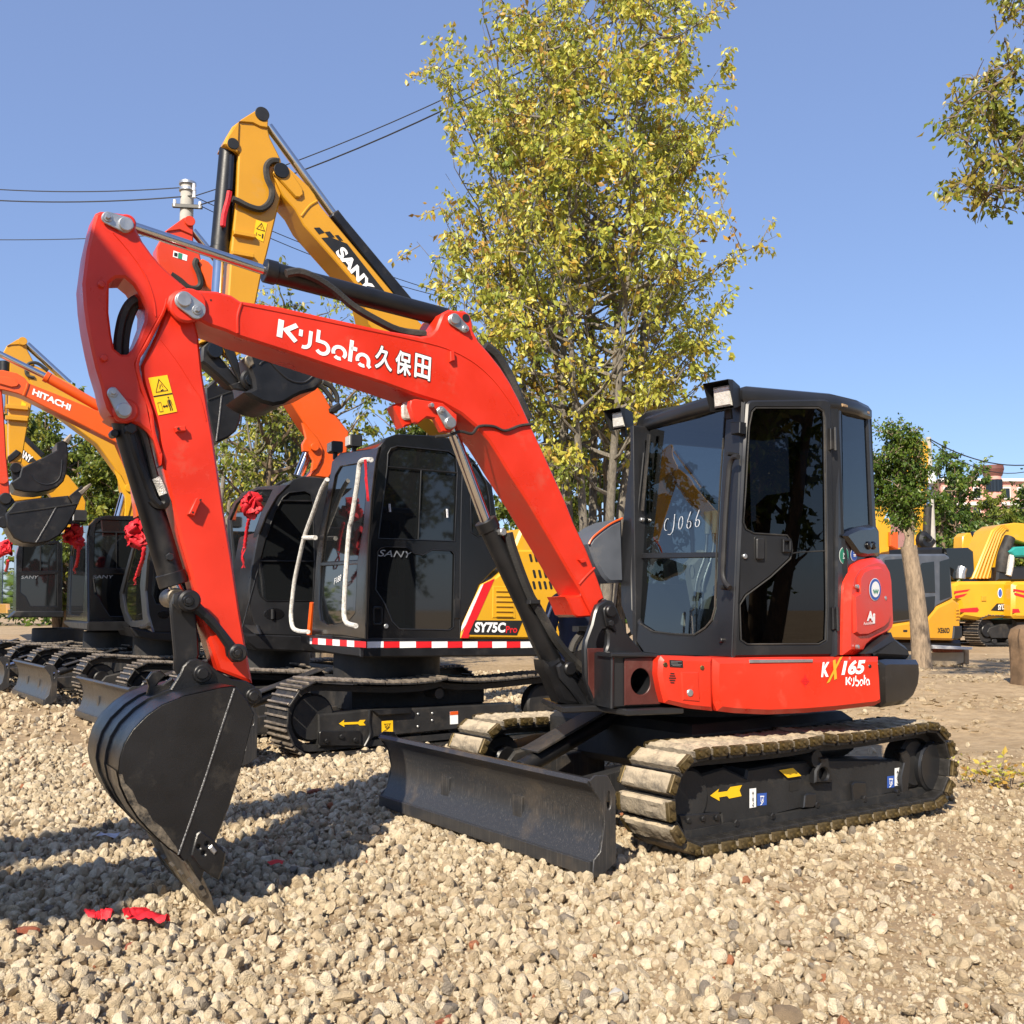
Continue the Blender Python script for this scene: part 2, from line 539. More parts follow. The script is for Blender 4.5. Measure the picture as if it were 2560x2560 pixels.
def disc_print(name, m, parent, pl, off, z, c, rx, ry, lift=.003, n=24):
    return decal(name, m, parent, pl, off, z, [(c[0] + rx * math.cos(2 * math.pi * i / n), c[1] + ry * math.sin(2 * math.pi * i / n)) for i in range(n)], lift)


def ell(c, rx, ry, n=20):
    return [(c[0] + rx * math.cos(2 * math.pi * i / n), c[1] + ry * math.sin(2 * math.pi * i / n)) for i in range(n)]


def rrect(x0, y0, x1, y1, r, n=4):
    out = []
    for cx, cy, a in ((x1 - r, y0 + r, -90), (x1 - r, y1 - r, 0), (x0 + r, y1 - r, 90), (x0 + r, y0 + r, 180)):
        out += [(cx + r * math.cos(R(a + 90 * i / n)), cy + r * math.sin(R(a + 90 * i / n))) for i in range(n + 1)]
    return out


def plate(parent, name, m, pl, spec, off, thick, holes=(), bev=.006, label=None):
    """outline on a plane, off = height of its front above the plane, pushed back by thick"""
    mb = MB()
    mb.prism(pl.pts(spec, off), -pl.n * thick, [pl.pts(h, off) for h in holes], bev)
    return mb.obj(name, m, parent, label=label)


def pin(parent, pl, z, c, off, r, m='black', h=.02, name='pin', seg=20, bev=.004):
    p = pl.at(z, c, off)
    return MB().cyl(p - pl.n * .01, p + pl.n * h, r, seg=seg, bev=bev).obj(name, m, parent)


def through_pin(parent, pl, z, c, off, r, half, m='black', name='pin'):
    p = pl.at(z, c, off) - pl.n * off
    return MB().cyl(p - pl.n * half, p + pl.n * half, r, seg=20, bev=.004).obj(name, m, parent)


def ram(parent, pl, z0, p0, z1, p1, z2, p2, rb, rr, off=0.0, mb_='black', mr='chrome', nm='cylinder'):
    """hydraulic ram: rod from p0 to p1, barrel from p1 to p2"""
    a, b, c = pl.at(z0, p0, off), pl.at(z1, p1, off), pl.at(z2, p2, off)
    b2 = b + (b - a).normalized() * .03
    MB().cyl(a, b2, rr, seg=20).obj(nm + '_rod', mr, parent)
    o = MB().cyl(b, c, rb, seg=24, bev=.008).obj(nm + '_barrel', mb_, parent)
    d = (c - b).normalized()
    MB().cyl(b - d * .012, b + d * .05, rb * 1.12, seg=24, bev=.004).obj('gland', mb_, o)
    return o

# ------------------------------------------------------------------ the ground: one sheet, gravel lying on it
def sstep(a, b, x):
    t = max(0., min(1., (x - a) / (b - a)))
    return t * t * (3 - 2 * t)


def gz(x, y):
    """height of the yard: level gravel, rising to the right behind the machine"""
    q = x * .55 + y * .83
    rise = .36 * sstep(8.6, 15.0, q) * sstep(-1.5, 3.5, x - .10 * y)
    n = noise.noise(Vector((x * .45, y * .45, 1.7))) * .035 + noise.noise(Vector((x * 1.7, y * 1.7, 4.1))) * .016
    md = .10 * max(0, noise.noise(Vector((x * .55, y * .55, 21.)))) * sstep(7.5, 10, q) * sstep(1.5, 4, x) * sstep(26, 17, y)
    return rise + md + n * sstep(40, 12, abs(y)) - .015


def rut(x, y):
    return noise.noise(Vector((x * 5.5, y * 5.5, 9.2))) * .010 + noise.noise(Vector((x * 14, y * 14, 2.2))) * .006


def axis(lo, hi, step, far):
    a = list(np.arange(lo, hi + 1e-6, step))
    d, up, dn = step, [], []
    p = hi
    while p < far:
        d *= 1.35; p += d; up.append(p)
    d, p = step, lo
    while p > -far:
        d *= 1.35; p -= d; dn.append(p)
    return dn[::-1] + a + up


gx, gy = axis(-6.0, 6.0, .055, 900), axis(2.0, 12.0, .055, 900)
gv = [(x, y, gz(x, y) + (rut(x, y) if abs(x) < 7 and 1 < y < 13 else 0)) for y in gy for x in gx]
nx = len(gx)
gf = [(j * nx + i, j * nx + i + 1, (j + 1) * nx + i + 1, (j + 1) * nx + i) for j in range(len(gy) - 1) for i in range(nx - 1)]
gme = bpy.data.meshes.new('ground')
gme.from_pydata(gv, [], gf)
gme.shade_smooth()


def ground_mat():
    m, nt, b = newmat('yard_dirt')
    N, Lk = nt.nodes.new, nt.links.new
    tc = N('ShaderNodeTexCoord')
    def nz(s, d=8, r=.6):
        n = N('ShaderNodeTexNoise'); n.inputs['Scale'].default_value = s; n.inputs['Detail'].default_value = d; n.inputs['Roughness'].default_value = r
        Lk(tc.outputs['Object'], n.inputs['Vector']); return n
    a, c, d = nz(.5), nz(6), nz(45, 6, .75)
    r1 = N('ShaderNodeValToRGB'); Lk(a.outputs['Fac'], r1.inputs[0])
    r1.color_ramp.elements[0].position = .32; r1.color_ramp.elements[0].color = (.33, .24, .145, 1)
    r1.color_ramp.elements[1].position = .68; r1.color_ramp.elements[1].color = (.48, .365, .235, 1)
    r2 = N('ShaderNodeValToRGB'); Lk(c.outputs['Fac'], r2.inputs[0])
    r2.color_ramp.elements[0].position = .3; r2.color_ramp.elements[0].color = (.74, .70, .64, 1)
    r2.color_ramp.elements[1].position = .72; r2.color_ramp.elements[1].color = (1.15, 1.14, 1.12, 1)
    mx = N('ShaderNodeMix'); mx.data_type = 'RGBA'; mx.blend_type = 'MULTIPLY'; mx.inputs[0].default_value = 1
    Lk(r1.outputs[0], mx.inputs[6]); Lk(r2.outputs[0], mx.inputs[7])
    # stones too far off to build
    vo = N('ShaderNodeTexVoronoi'); vo.inputs['Scale'].default_value = 15; Lk(tc.outputs['Object'], vo.inputs['Vector'])
    vc = N('ShaderNodeMapRange'); Lk(vo.outputs['Color'], vc.inputs[0]); vc.inputs[3].default_value = .80; vc.inputs[4].default_value = 1.2
    m2 = N('ShaderNodeMix'); m2.data_type = 'RGBA'; m2.blend_type = 'MULTIPLY'; m2.inputs[0].default_value = .55
    Lk(mx.outputs[2], m2.inputs[6]); Lk(vc.outputs[0], m2.inputs[7])
    Lk(m2.outputs[2], b.inputs['Base Color'])
    b.inputs['Roughness'].default_value = .95
    b.inputs['Specular IOR Level'].default_value = .2
    ad = N('ShaderNodeMath'); ad.operation = 'MULTIPLY_ADD'; Lk(vo.outputs['Distance'], ad.inputs[0]); ad.inputs[1].default_value = -.5; Lk(d.outputs['Fac'], ad.inputs[2])
    bp = N('ShaderNodeBump'); bp.inputs['Strength'].default_value = .9; bp.inputs['Distance'].default_value = .02
    Lk(ad.outputs[0], bp.inputs['Height']); Lk(bp.outputs[0], b.inputs['Normal'])
    return m


gme.materials.append(ground_mat())
ground = bpy.data.objects.new('ground', gme)
col.objects.link(ground)
tag(ground, 'tan dirt yard under the excavators', 'ground', kind='structure')


def stone_mat(name, tint, base, vary):
    m, nt, b = newmat(name)
    N, Lk = nt.nodes.new, nt.links.new
    tc = N('ShaderNodeTexCoord')
    n = N('ShaderNodeTexNoise'); n.inputs['Scale'].default_value = 1.4; n.inputs['Detail'].default_value = 8; n.inputs['Roughness'].default_value = .65
    Lk(tc.outputs['Object'], n.inputs['Vector'])
    rp = N('ShaderNodeValToRGB'); cr = rp.color_ramp
    if tint:
        at = N('ShaderNodeAttribute'); at.attribute_type = 'INSTANCER'; at.attribute_name = 'tint'
        Lk(at.outputs['Fac'], rp.inputs[0])
    else:
        Lk(n.outputs['Fac'], rp.inputs[0])
    cr.elements[0].position = 0; cr.elements[0].color = (*base[0], 1)
    cr.elements[1].position = 1; cr.elements[1].color = (*base[-1], 1)
    for i, c in enumerate(base[1:-1]):
        e = cr.elements.new(vary[i]); e.color = (*c, 1)
    mr = N('ShaderNodeMapRange'); mr.inputs[1].default_value = .3; mr.inputs[2].default_value = .7; mr.inputs[3].default_value = .72; mr.inputs[4].default_value = 1.22
    Lk(n.outputs['Fac'], mr.inputs[0])
    mx = N('ShaderNodeVectorMath'); mx.operation = 'SCALE'; Lk(rp.outputs[0], mx.inputs[0]); Lk(mr.outputs[0], mx.inputs['Scale'])
    Lk(mx.outputs[0], b.inputs['Base Color'])
    b.inputs['Roughness'].default_value = .92; b.inputs['Specular IOR Level'].default_value = .25
    n2 = N('ShaderNodeTexNoise'); n2.inputs['Scale'].default_value = 7; n2.inputs['Detail'].default_value = 6; Lk(tc.outputs['Object'], n2.inputs['Vector'])
    bp = N('ShaderNodeBump'); bp.inputs['Strength'].default_value = .55; bp.inputs['Distance'].default_value = .12
    Lk(n2.outputs['Fac'], bp.inputs['Height']); Lk(bp.outputs[0], b.inputs['Normal'])
    return m


STONE = stone_mat('gravel_stone', True, [(.17, .16, .15), (.38, .29, .185), (.53, .425, .28), (.69, .59, .43), (.36, .14, .07)], [.12, .45, .93])


def rock_mesh(name, seed, sub=2, m=STONE):
    rnd = random.Random(seed)
    bm = bmesh.new()
    bmesh.ops.create_icosphere(bm, subdivisions=sub, radius=1)
    for _ in range(rnd.randint(5, 8)):                     # broken flat faces
        n = Vector((rnd.gauss(0, 1), rnd.gauss(0, 1), rnd.gauss(0, 1))).normalized(); d = rnd.uniform(.45, .8)
        for v in bm.verts:
            q = v.co.dot(n) - d
            if q > 0:
                v.co -= n * q * .92
    o = Vector((seed * 3.1, 0, 0))
    for v in bm.verts:
        v.co *= 1 + .16 * noise.noise(v.co * 1.6 + o) + .06 * noise.noise(v.co * 4 + o)
    sx = (rnd.uniform(.85, 1.2), rnd.uniform(.7, 1.0), rnd.uniform(.55, .85))
    for v in bm.verts:
        v.co = Vector((v.co.x * sx[0], v.co.y * sx[1], v.co.z * sx[2]))
    me = bpy.data.meshes.new(name)
    bm.to_mesh(me); bm.free()
    me.shade_smooth(); me.set_sharp_from_angle(angle=R(22))
    me.materials.append(m)
    return me


def scatter(name, pts, scl, rot, tint, source, label, kind_cat):
    """stones on points, each with its own turn, size and tone"""
    me = bpy.data.meshes.new(name)
    me.vertices.add(len(pts))
    me.vertices.foreach_set('co', np.asarray(pts, dtype=np.float32).ravel())
    for nm, tp, arr in (('scl', 'FLOAT_VECTOR', scl), ('rot', 'FLOAT_VECTOR', rot), ('tint', 'FLOAT', tint)):
        a = me.attributes.new(nm, tp, 'POINT')
        a.data.foreach_set('vector' if tp == 'FLOAT_VECTOR' else 'value', np.asarray(arr, dtype=np.float32).ravel())
    o = bpy.data.objects.new(name, me)
    col.objects.link(o)
    ng = bpy.data.node_groups.new(name, 'GeometryNodeTree')
    ng.interface.new_socket('Geometry', in_out='INPUT', socket_type='NodeSocketGeometry')
    ng.interface.new_socket('Geometry', in_out='OUTPUT', socket_type='NodeSocketGeometry')
    N, Lk = ng.nodes.new, ng.links.new
    gi, go = N('NodeGroupInput'), N('NodeGroupOutput')
    ci = N('GeometryNodeCollectionInfo'); ci.inputs['Collection'].default_value = source
    ci.inputs['Separate Children'].default_value = True; ci.inputs['Reset Children'].default_value = True
    ip = N('GeometryNodeInstanceOnPoints'); ip.inputs['Pick Instance'].default_value = True
    def attr(nm, tp):
        a = N('GeometryNodeInputNamedAttribute'); a.data_type = tp; a.inputs['Name'].default_value = nm
        return [q for q in a.outputs if q.enabled][0]
    er = N('FunctionNodeEulerToRotation'); Lk(attr('rot', 'FLOAT_VECTOR'), er.inputs[0])
    ix = N('FunctionNodeRandomValue'); ix.data_type = 'INT'
    ii = [q for q in ix.inputs if q.enabled]; ii[0].default_value = 0; ii[1].default_value = 50
    Lk(gi.outputs[0], ip.inputs['Points']); Lk(ci.outputs[0], ip.inputs['Instance'])
    Lk([q for q in ix.outputs if q.enabled][0], ip.inputs['Instance Index'])
    Lk(er.outputs[0], ip.inputs['Rotation']); Lk(attr('scl', 'FLOAT_VECTOR'), ip.inputs['Scale'])
    Lk(ip.outputs[0], go.inputs[0])
    md = o.modifiers.new('stones', 'NODES'); md.node_group = ng
    return tag(o, label, kind_cat, kind='stuff')


src = bpy.data.collections.new('stone_shapes')
for i in range(14):
    src.objects.link(bpy.data.objects.new('stone', rock_mesh('stone', i + 1)))


def gravel_share(x, y):
    """how much of the ground is covered with stones: thick on the left and in the middle, trodden dirt to the right"""
    r = x / max(y, .5)
    k = 1 - .82 * sstep(.08, .44, r + .10 * noise.noise(Vector((x * .8, y * .8, 3.3))))
    k *= .55 + .75 * sstep(-.42, .12, noise.noise(Vector((x * .75, y * .75, 8.8))))
    if y > 5.6:
        k *= 1 - .97 * sstep(.02, .16, r + .04 * noise.noise(Vector((x * .9, y * .9, 5.3)))) * sstep(6.6, 7.8, y)
    return max(.0, min(1., k))


rng = np.random.default_rng(5)
def stones(n, ylo, yhi, power, smin, smax, lift, spread=.60, share=True, tone=(0.05, 1.0)):
    P, S, Q, T = [], [], [], []
    ys = ylo * (yhi / ylo) ** rng.random(n) if power else np.sqrt(ylo ** 2 + (yhi ** 2 - ylo ** 2) * rng.random(n))
    xs = (rng.random(n) * 2 - 1) * (spread * ys + .3)
    us = rng.random(n)
    for x, y, u in zip(xs, ys, us):
        if share and u > gravel_share(x, y):
            continue
        s = smin + (smax - smin) * rng.random() ** 2.8
        P.append((x, y, gz(x, y) + s * lift * (.3 + .7 * rng.random())))
        S.append((s, s, s)); Q.append(tuple(rng.random(3) * 6.283))
        t = rng.random()
        T.append(.999 if t > .996 else .04 if t < .03 else tone[0] + (tone[1] - tone[0] - .12) * rng.random() ** .8)
    return P, S, Q, T


def merge(*a):
    return [sum((list(q[i]) for q in a), []) for i in range(4)]


near = merge(stones(70000, 2.3, 9.5, False, .009, .039, .75), stones(16000, 8.5, 21, False, .026, .058, .7))
scatter('gravel', near[0], near[1], near[2], near[3], src, 'loose pale broken stone gravel spread over the yard', 'gravel')
fine = stones(60000, 2.3, 8.5, True, .004, .015, .8, share=False)
scatter('stone_chips', fine[0], fine[1], fine[2], fine[3], src, 'small stone chips between the larger gravel', 'gravel')

# trodden dirt on the right: clods and half-sunk rubble
cl = [[], [], [], []]
for _ in range(15000):
    y = math.sqrt(2.4 ** 2 + (19 ** 2 - 2.4 ** 2) * rng.random()); r_ = .06 + .52 * rng.random(); x = r_ * y
    if noise.noise(Vector((x * .9, y * .9, 12.))) < -.12 + .2 * rng.random() or gravel_share(x, y) > .75:
        continue
    s_ = .008 + .040 * rng.random() ** 3
    cl[0].append((x, y, gz(x, y) + s_ * .1)); cl[1].append((s_ * 1.2, s_ * 1.2, s_ * .7)); cl[2].append((rng.random() * .6, rng.random() * .6, rng.random() * 6.283)); cl[3].append(.10 + .28 * rng.random())
scatter('dirt_clods', cl[0], cl[1], cl[2], cl[3], src, 'brown dirt clods and rubble strewn over the bare ground', 'dirt')


def rock(name, label, x, y, s, m, seed, cat='stone', flat=1.0, rz=0, dz=0.):
    me = rock_mesh(name, seed, 3, MT[m] if isinstance(m, str) else m)
    o = bpy.data.objects.new(name, me); col.objects.link(o)
    sv = s if isinstance(s, tuple) else (s, s, s * flat)
    o.scale = sv; o.rotation_euler = (0, 0, rz); o.location = (x, y, gz(x, y) + sv[2] * .45 + dz)
    return tag(o, label, cat)

# ------------------------------------------------------------------ crawler undercarriages
class Rig:
    """a machine's own axes: f forward, l to its left, z up"""
    def __init__(s, x, y, deg, z=0.0, tip=0.0):
        a = R(deg)
        s.o = Vector((x, y, z)); s.fw = Vector((-math.cos(a), -math.sin(a), 0)); s.lf = Vector((math.sin(a), -math.cos(a), 0)); s.up = Vector((0, 0, 1))
        s.deg = deg

    def w(s, f, l, z):
        return s.o + s.fw * f + s.lf * l + s.up * z

    def plane(s, l):
        return Plane.upright(*(s.o + s.lf * l).xy, s.deg)


def track_path(f0, f1, h, n, sag=.02, rise=0.0):
    """positions, tangents, outward normals round the belt, in (f, z)"""
    r = h / 2
    pts = []
    M = 600
    for i in range(M):
        pass
    segs = []
    N1 = 80
    for i in range(N1):
        segs.append((f0 + (f1 - f0) * i / N1, 0.0))
    for i in range(60):
        a = -90 + 180 * i / 60
        segs.append((f1 + r * math.cos(R(a)), r + r * math.sin(R(a)) + rise * (1 + math.sin(R(a))) / 2))
    for i in range(N1):
        t = i / N1
        segs.append((f1 + (f0 - f1) * t, h + rise * (1 - t) - sag * math.sin(math.pi * t) * abs(math.sin(2 * math.pi * t)) ** .5))
    for i in range(60):
        a = 90 + 180 * i / 60
        segs.append((f0 + r * math.cos(R(a)), r + r * math.sin(R(a))))
    L = [0]
    m = len(segs)
    for i in range(m):
        L.append(L[-1] + math.dist(segs[i], segs[(i + 1) % m]))
    out, k = [], 0
    for j in range(n):
        d = L[-1] * (j + .37) / n
        while L[k + 1] < d:
            k += 1
        t = (d - L[k]) / (L[k + 1] - L[k])
        a, b = Vector(segs[k]), Vector(segs[(k + 1) % m])
        p = a.lerp(b, t); tg = (b - a).normalized()
        out.append((p, tg, Vector((tg.y, -tg.x))))
    return out, L[-1] / n


def shoe_mesh(style, pitch, w, seed=0):
    mb = MB()
    X, Y, Z = Vector((1, 0, 0)), Vector((0, 1, 0)), Vector((0, 0, 1))
    if style == 'pad':
        rows = []                                              # worn rubber block with caked mud
        for i in range(9):
            row = []
            for j in range(15):
                a_, b_ = (i - 4) / 4, (j - 7) / 7
                edge = max(abs(a_) ** 6, abs(b_) ** 10)
                h_ = .028 - .014 * edge + .010 * noise.noise(Vector((a_ * 2.2 + seed * 7, b_ * 6, seed))) + .005 * noise.noise(Vector((a_ * 7, b_ * 18, seed * 3)))
                row.append(Vector((a_ * pitch * (.385 - .004 * edge), b_ * (w / 2 - .012), h_)))
            rows.append(row)
        mb.sweep(rows)
        k0 = len(mb.v)
        rim = [rows[0][j] for j in range(15)] + [rows[i][14] for i in range(1, 9)] + [rows[8][j] for j in range(13, -1, -1)] + [rows[i][0] for i in range(7, 0, -1)]
        mb.sweep([rim, [Vector((q.x, q.y, -.016)) for q in rim]], close=True)
        nb = len(mb.f)
        for sy in (-1, 1):
            mb.box(Vector((0, sy * (w / 2 - .012), .0)), X * pitch * .36, Y * .014, Z * .026, .004)
            for sx in (-1, 1):
                mb.cyl(Vector((sx * pitch * .2, sy * (w / 2), .004)), Vector((sx * pitch * .2, sy * (w / 2 + .016), .004)), .014, seg=8)
        n2 = len(mb.f)
        mb.box(Vector((0, 0, -.03)), X * pitch * .42, Y * w * .46, Z * .014, .003)
        me = mb.mesh('track_shoe', 'pad')
        me.materials.append(MT['padsteel']); me.materials.append(MT['shoe'])
        for i, p in enumerate(me.polygons):
            if i >= nb:
                p.material_index = 1 if i < n2 else 2
    else:
        mb.box(Vector((0, 0, .0)), X * pitch * .47, Y * w / 2, Z * .008, .003)
        for sy in (-.12, .12):
            mb.box(Vector((0, sy * w, .012)), X * pitch * .10, Y * .018, Z * .005, .002)
        nb = len(mb.f)
        for sx in (-.40, .0, .40) if style == 'steel3' else (-.40, .40):
            mb.box(Vector((sx * pitch, 0, .017)), X * .009, Y * w / 2, Z * .012, .003)
        me = mb.mesh('track_shoe', 'shoe')
        me.materials.append(MT['shoeedge'])
        for i, p in enumerate(me.polygons):
            if i >= nb:
                p.material_index = 1
    return me


def tracks(root, rg, f0, f1, h, w, lout, n, style, z0=0.0, rise=0.0, sides=(1, -1), sag=.02, slim=False):
    """two crawler tracks with every shoe its own piece; lout = outer edge from the centre line"""
    path, pitch = track_path(f0, f1, h, n, sag, rise)
    mes = [shoe_mesh(style, pitch, w, q) for q in range(4 if style == 'pad' else 1)]
    for sd in sides:
        lc = sd * (lout - w / 2)
        mb = MB()                                                  # the link chain inside
        rows = []
        ring_ = track_path(f0, f1, h, 90, sag, rise)[0]
        for p, tg, nn in ring_ + ring_[:1]:
            q = rg.w(p.x - nn.x * .03, lc, p.y - nn.y * .03 + z0)
            q2 = rg.w(p.x - nn.x * .085, lc, p.y - nn.y * .085 + z0)
            rows.append([q - rg.lf * .09, q + rg.lf * .09, q2 + rg.lf * .09, q2 - rg.lf * .09])
        mb.sweep(rows, close=True)
        tr = mb.obj('track', 'chassis', root)
        kq = 0
        for p, tg, nn in path:
            x3 = (rg.fw * tg.x + rg.up * tg.y); n3 = (rg.fw * nn.x + rg.up * nn.y)
            y3 = n3.cross(x3)
            inst('track_shoe', mes[(kq := kq + 1) * 7 % len(mes)], tr, frame(rg.w(p.x, lc, p.y + z0), x3, y3, n3))
        r = h / 2 - .09
        for f, nm, rr in ((f1, 'idler_wheel', r), (f0, 'drive_sprocket', r)):
            c = rg.w(f, lc, h / 2 + z0 + (rise / 2 if f == f1 else 0))
            o = MB().cyl(c - rg.lf * .07, c + rg.lf * .07, rr, seg=28, bev=.02).obj(nm, 'chassis', root)
            MB().cyl(c - rg.lf * .12, c + rg.lf * (.03 if slim and sd > 0 else .13), rr * .55, seg=20, bev=.015).obj('hub', 'black', o)
        k = max(3, int((f1 - f0) / .42))
        for i in range(k):
            f = f0 + (f1 - f0) * (i + .5) / k
            c = rg.w(f, lc, z0 + .125)
            MB().cyl(c - rg.lf * .11, c + rg.lf * (.03 if slim and sd > 0 else .11), .075, seg=16, bev=.01).obj('track_roller', 'chassis', root)
        c = rg.w((f0 + f1) / 2, lc, h - .13 + z0)
        MB().cyl(c - rg.lf * .1, c + rg.lf * .1, .05, seg=12).obj('carrier_roller', 'chassis', root)


def blade(root, rg, f, half, h, arm_l, f_in, z_in, z0=.02, m='blade', arms=True, shift=0.0):
    """dozer blade: curved face, rolled top edge, cutting edge, end plates"""
    rg0, rg = rg, Rig(*(rg.o + rg.lf * shift).xy, rg.deg, rg.o.z)
    prof = [(f, z0), (f - .006, z0 + .07), (f - .045, z0 + h * .25), (f - .072, z0 + h * .45), (f - .076, z0 + h * .60), (f - .058, z0 + h * .78), (f - .015, z0 + h * .92), (f + .012, z0 + h * .955), (f + .024, z0 + h * .985)]
    back = [(f + .006, z0 + h + .012), (f - .045, z0 + h + .006), (f - .085, z0 + h * .9), (f - .105, z0 + h * .5), (f - .06, z0 + .05), (f - .03, z0)]
    ring_ = prof + back
    mb = MB()
    rows = [[rg.w(a, l, b) for a, b in ring_] for l in (-half, half)]
    mb.sweep(rows, close=True)
    k = len(ring_)
    mb.f.append(tuple(range(k))); mb.f.append(tuple(range(2 * k - 1, k - 1, -1)))
    b = mb.obj('dozer_blade', m, root, smooth=50)
    MB().box(rg.w(f + .004, 0, z0 + .035), rg.lf * half, rg.up * .035, rg.fw * .009, .003).obj('cutting_edge', m, b)
    for sd in (-1, 1):
        o = [(f + .02, z0 + h + .005), (f - .02, z0 + h + .03), (f - .10, z0 + h + .02), (f - .15, z0 + h - .06), (f - .15, z0 + .05), (f - .05, z0 - .005), (f + .004, z0 - .005), (f - .006, z0 + .08), (f - .048, z0 + h * .25), (f - .078, z0 + h * .55), (f - .055, z0 + h * .78), (f - .005, z0 + h * .92)]
        hole = [(f - .105 + .015 * math.cos(t), z0 + h * .78 + .045 * math.sin(t)) for t in np.linspace(0, 6.28, 13)[:-1]]
        l = sd * (half + .014)
        MB().prism([rg.w(a, l, z) for a, z in o], rg.lf * -.014 * sd, [[rg.w(a, l, z) for a, z in hole]], .003).obj('end_plate', m, b)
    if arms:
        for sd in (-1, 1):
            p, q = rg.w(f - .06, sd * arm_l * 1.25, z0 + h * .45), rg.w(f_in, sd * arm_l, z_in)
            d = (q - p)
            mb = MB()
            sx = rg.lf * .045
            mb.prism([p + sx + rg.up * .07, p + sx - rg.up * .07, q + sx - rg.up * .09, q + sx + rg.up * .09], -sx * 2, bev=.006)
            mb.obj('blade_arm', 'blade', b)
        p, q = rg.w(f - .12, 0, z0 + h * .55), rg.w(f_in + .12, 0, z_in + .34)
        m_ = p.lerp(q, .45)
        MB().cyl(p, m_, .032, seg=14).obj('blade_ram_rod', 'chrome', b)
        MB().cyl(m_ - (q - p).normalized() * .22, q, .055, seg=18, bev=.006).obj('blade_ram', 'black', b)
        d = (q - p).normalized(); up = rg.lf.cross(d)
        up = up if up.z > 0 else -up
        c = p.lerp(q, .66) + up * .075
        MB().box(c, rg.lf * .085, d * (q - p).length * .33, up * .008, .003).obj('ram_cover', 'blade', b)
    return b


def carbody(root, rg, f0, f1, h, w, lout, z0=0.0, deck=.0, ring=.45, frames=(1, -1)):
    """side frames, cross frame and slew ring"""
    for sd in frames:
        lc = sd * (lout - w / 2)
        for a in (1,):
            out = [(f1 - .10, .20), (f1 + .02, h * .46), (f1 - .05, h * .60), (f1 - .42, h * .72), (f0 + .30, h * .72), (f0 + .12, h * .55), (f0 + .2, .20)]
            MB().prism([rg.w(q, lc + .15, z + z0) for q, z in out], -rg.lf * .30, bev=.015).obj('track_frame', 'chassis', root)
    l = lout - w
    mb = MB()
    mb.prism([rg.w(.75, -l, .28 + z0), rg.w(.75, l, .28 + z0), rg.w(-.75, l, .28 + z0), rg.w(-.75, -l, .28 + z0)], Vector((0, 0, .30)), bev=.05)
    mb.obj('cross_frame', 'chassis', root)
    c = rg.w(0, 0, .5 + z0)
    MB().cyl(c, c + rg.up * (deck - z0 - .5), ring, seg=32, bev=.02).obj('slew_ring', 'chassis', root)

# ------------------------------------------------------------------ the red excavator in front
rg = Rig(1.26, 6.82, 35.5)
EX = thing('red_excavator', 'red and black crawler excavator in front with its bucket resting on the gravel', 'excavator', (1.26, 6.82, 0))
tracks(EX, rg, -1.02, 1.06, .50, .40, 1.07, 43, 'pad', z0=.05, sag=.015, slim=True)
carbody(EX, rg, -1.02, 1.06, .50, .40, 1.07, z0=.05, deck=.74, ring=.5, frames=(-1,))
bl = blade(EX, rg, 1.79, 1.075, .45, .30, .55, .30, z0=.015, shift=-.075)

# near side frame, traced from its outer face
pt = rg.plane(.93)
fr = plate(EX, 'side_frame', 'chassis', pt, ['H', (390, 790), (440, 760), (600, 712), (705, 760), (712, 720), (900, 690), (1100, 672), (1455, 675), (1480, 700), (1482, 820), (1440, 838), (1380, 845), (1290, 880), (1180, 905), (1060, 905), (960, 915), (860, 940), (800, 972), (700, 985), (590, 990), (585, 940), (382, 935), (378, 900)], 0, .2, bev=.012)
plate(fr, 'front_guard', 'cabgrey', pt, ['H', (380, 940), (582, 930), (590, 1000), (560, 1045), (430, 1060), (395, 1010)], .02, .12, bev=.008)
plate(fr, 'hook_plate', 'cabgrey', pt, ['H', (1450, 640), (1480, 625), (1502, 660), (1500, 720), (1490, 830), (1462, 840), (1455, 760), (1470, 690)], .03, .05, bev=.006)
plate(fr, 'tie_down_eye', 'black', pt, ['H', (1040, 790), (1042, 730), (1065, 690), (1060, 665), (1105, 660), (1112, 700), (1122, 740), (1120, 790)], .05, .05, [['H', *ell((1082, 745), 22, 30, 14)]], bev=.01)
plate(fr, 'boss', 'cabgrey', pt, ['H', (990, 850), (1000, 838), (1045, 838), (1050, 890), (1030, 908), (985, 908)], .03, .05)
plate(fr, 'boss', 'cabgrey', pt, ['H', (1218, 795), (1230, 783), (1285, 783), (1290, 850), (1270, 875), (1225, 875)], .02, .05)
decal('slot', 'blackprint', fr, pt, 0, 'H', [(915, 785), (958, 775), (958, 820), (915, 828)])
for c in ((815, 945), (640, 978), (1030, 890), (1260, 862), (1420, 830)):
    pin(fr, pt, 'H', c, .0, .022, 'black', .035, 'bolt', 6)
for c in ((425, 968), (495, 960), (560, 955)):
    pin(fr, pt, 'H', c, .02, .016, 'black', .012, 'bolt', 6)
p = pt.at('H', (1580, 705), .0)
mo = MB().cyl(p - rg.lf * .2, p + rg.lf * .05, .165, seg=32, bev=.012).obj('travel_motor', 'cabgrey', EX)
MB().cyl(p + rg.lf * .05, p + rg.lf * .055, .15, seg=32).obj('motor_cover', 'cabgrey', mo)
for c in ((640, 985, .06), (800, 980, .065), (1000, 920, .07), (1240, 890, .065), (1410, 860, .065)):
    q = pt.at('H', (c[0], c[1] + 8), -.03)
    MB().ring(q, q - rg.lf * .09, c[2], c[2] * .55).obj('track_roller_rim', 'shoe', EX)
arrow = ['H', (530, 848), (572, 815), (568, 832), (612, 826), (628, 806), (684, 797), (672, 822), (682, 850), (622, 862), (612, 850), (574, 856), (576, 874)]
decal('arrow_sticker', 'yprint', fr, pt, 0, 'H', arrow[1:])
decal('warning_sticker', 'yprint', fr, pt, .012, 'H', [(862, 725), (930, 714), (970, 752), (905, 762)], .004)
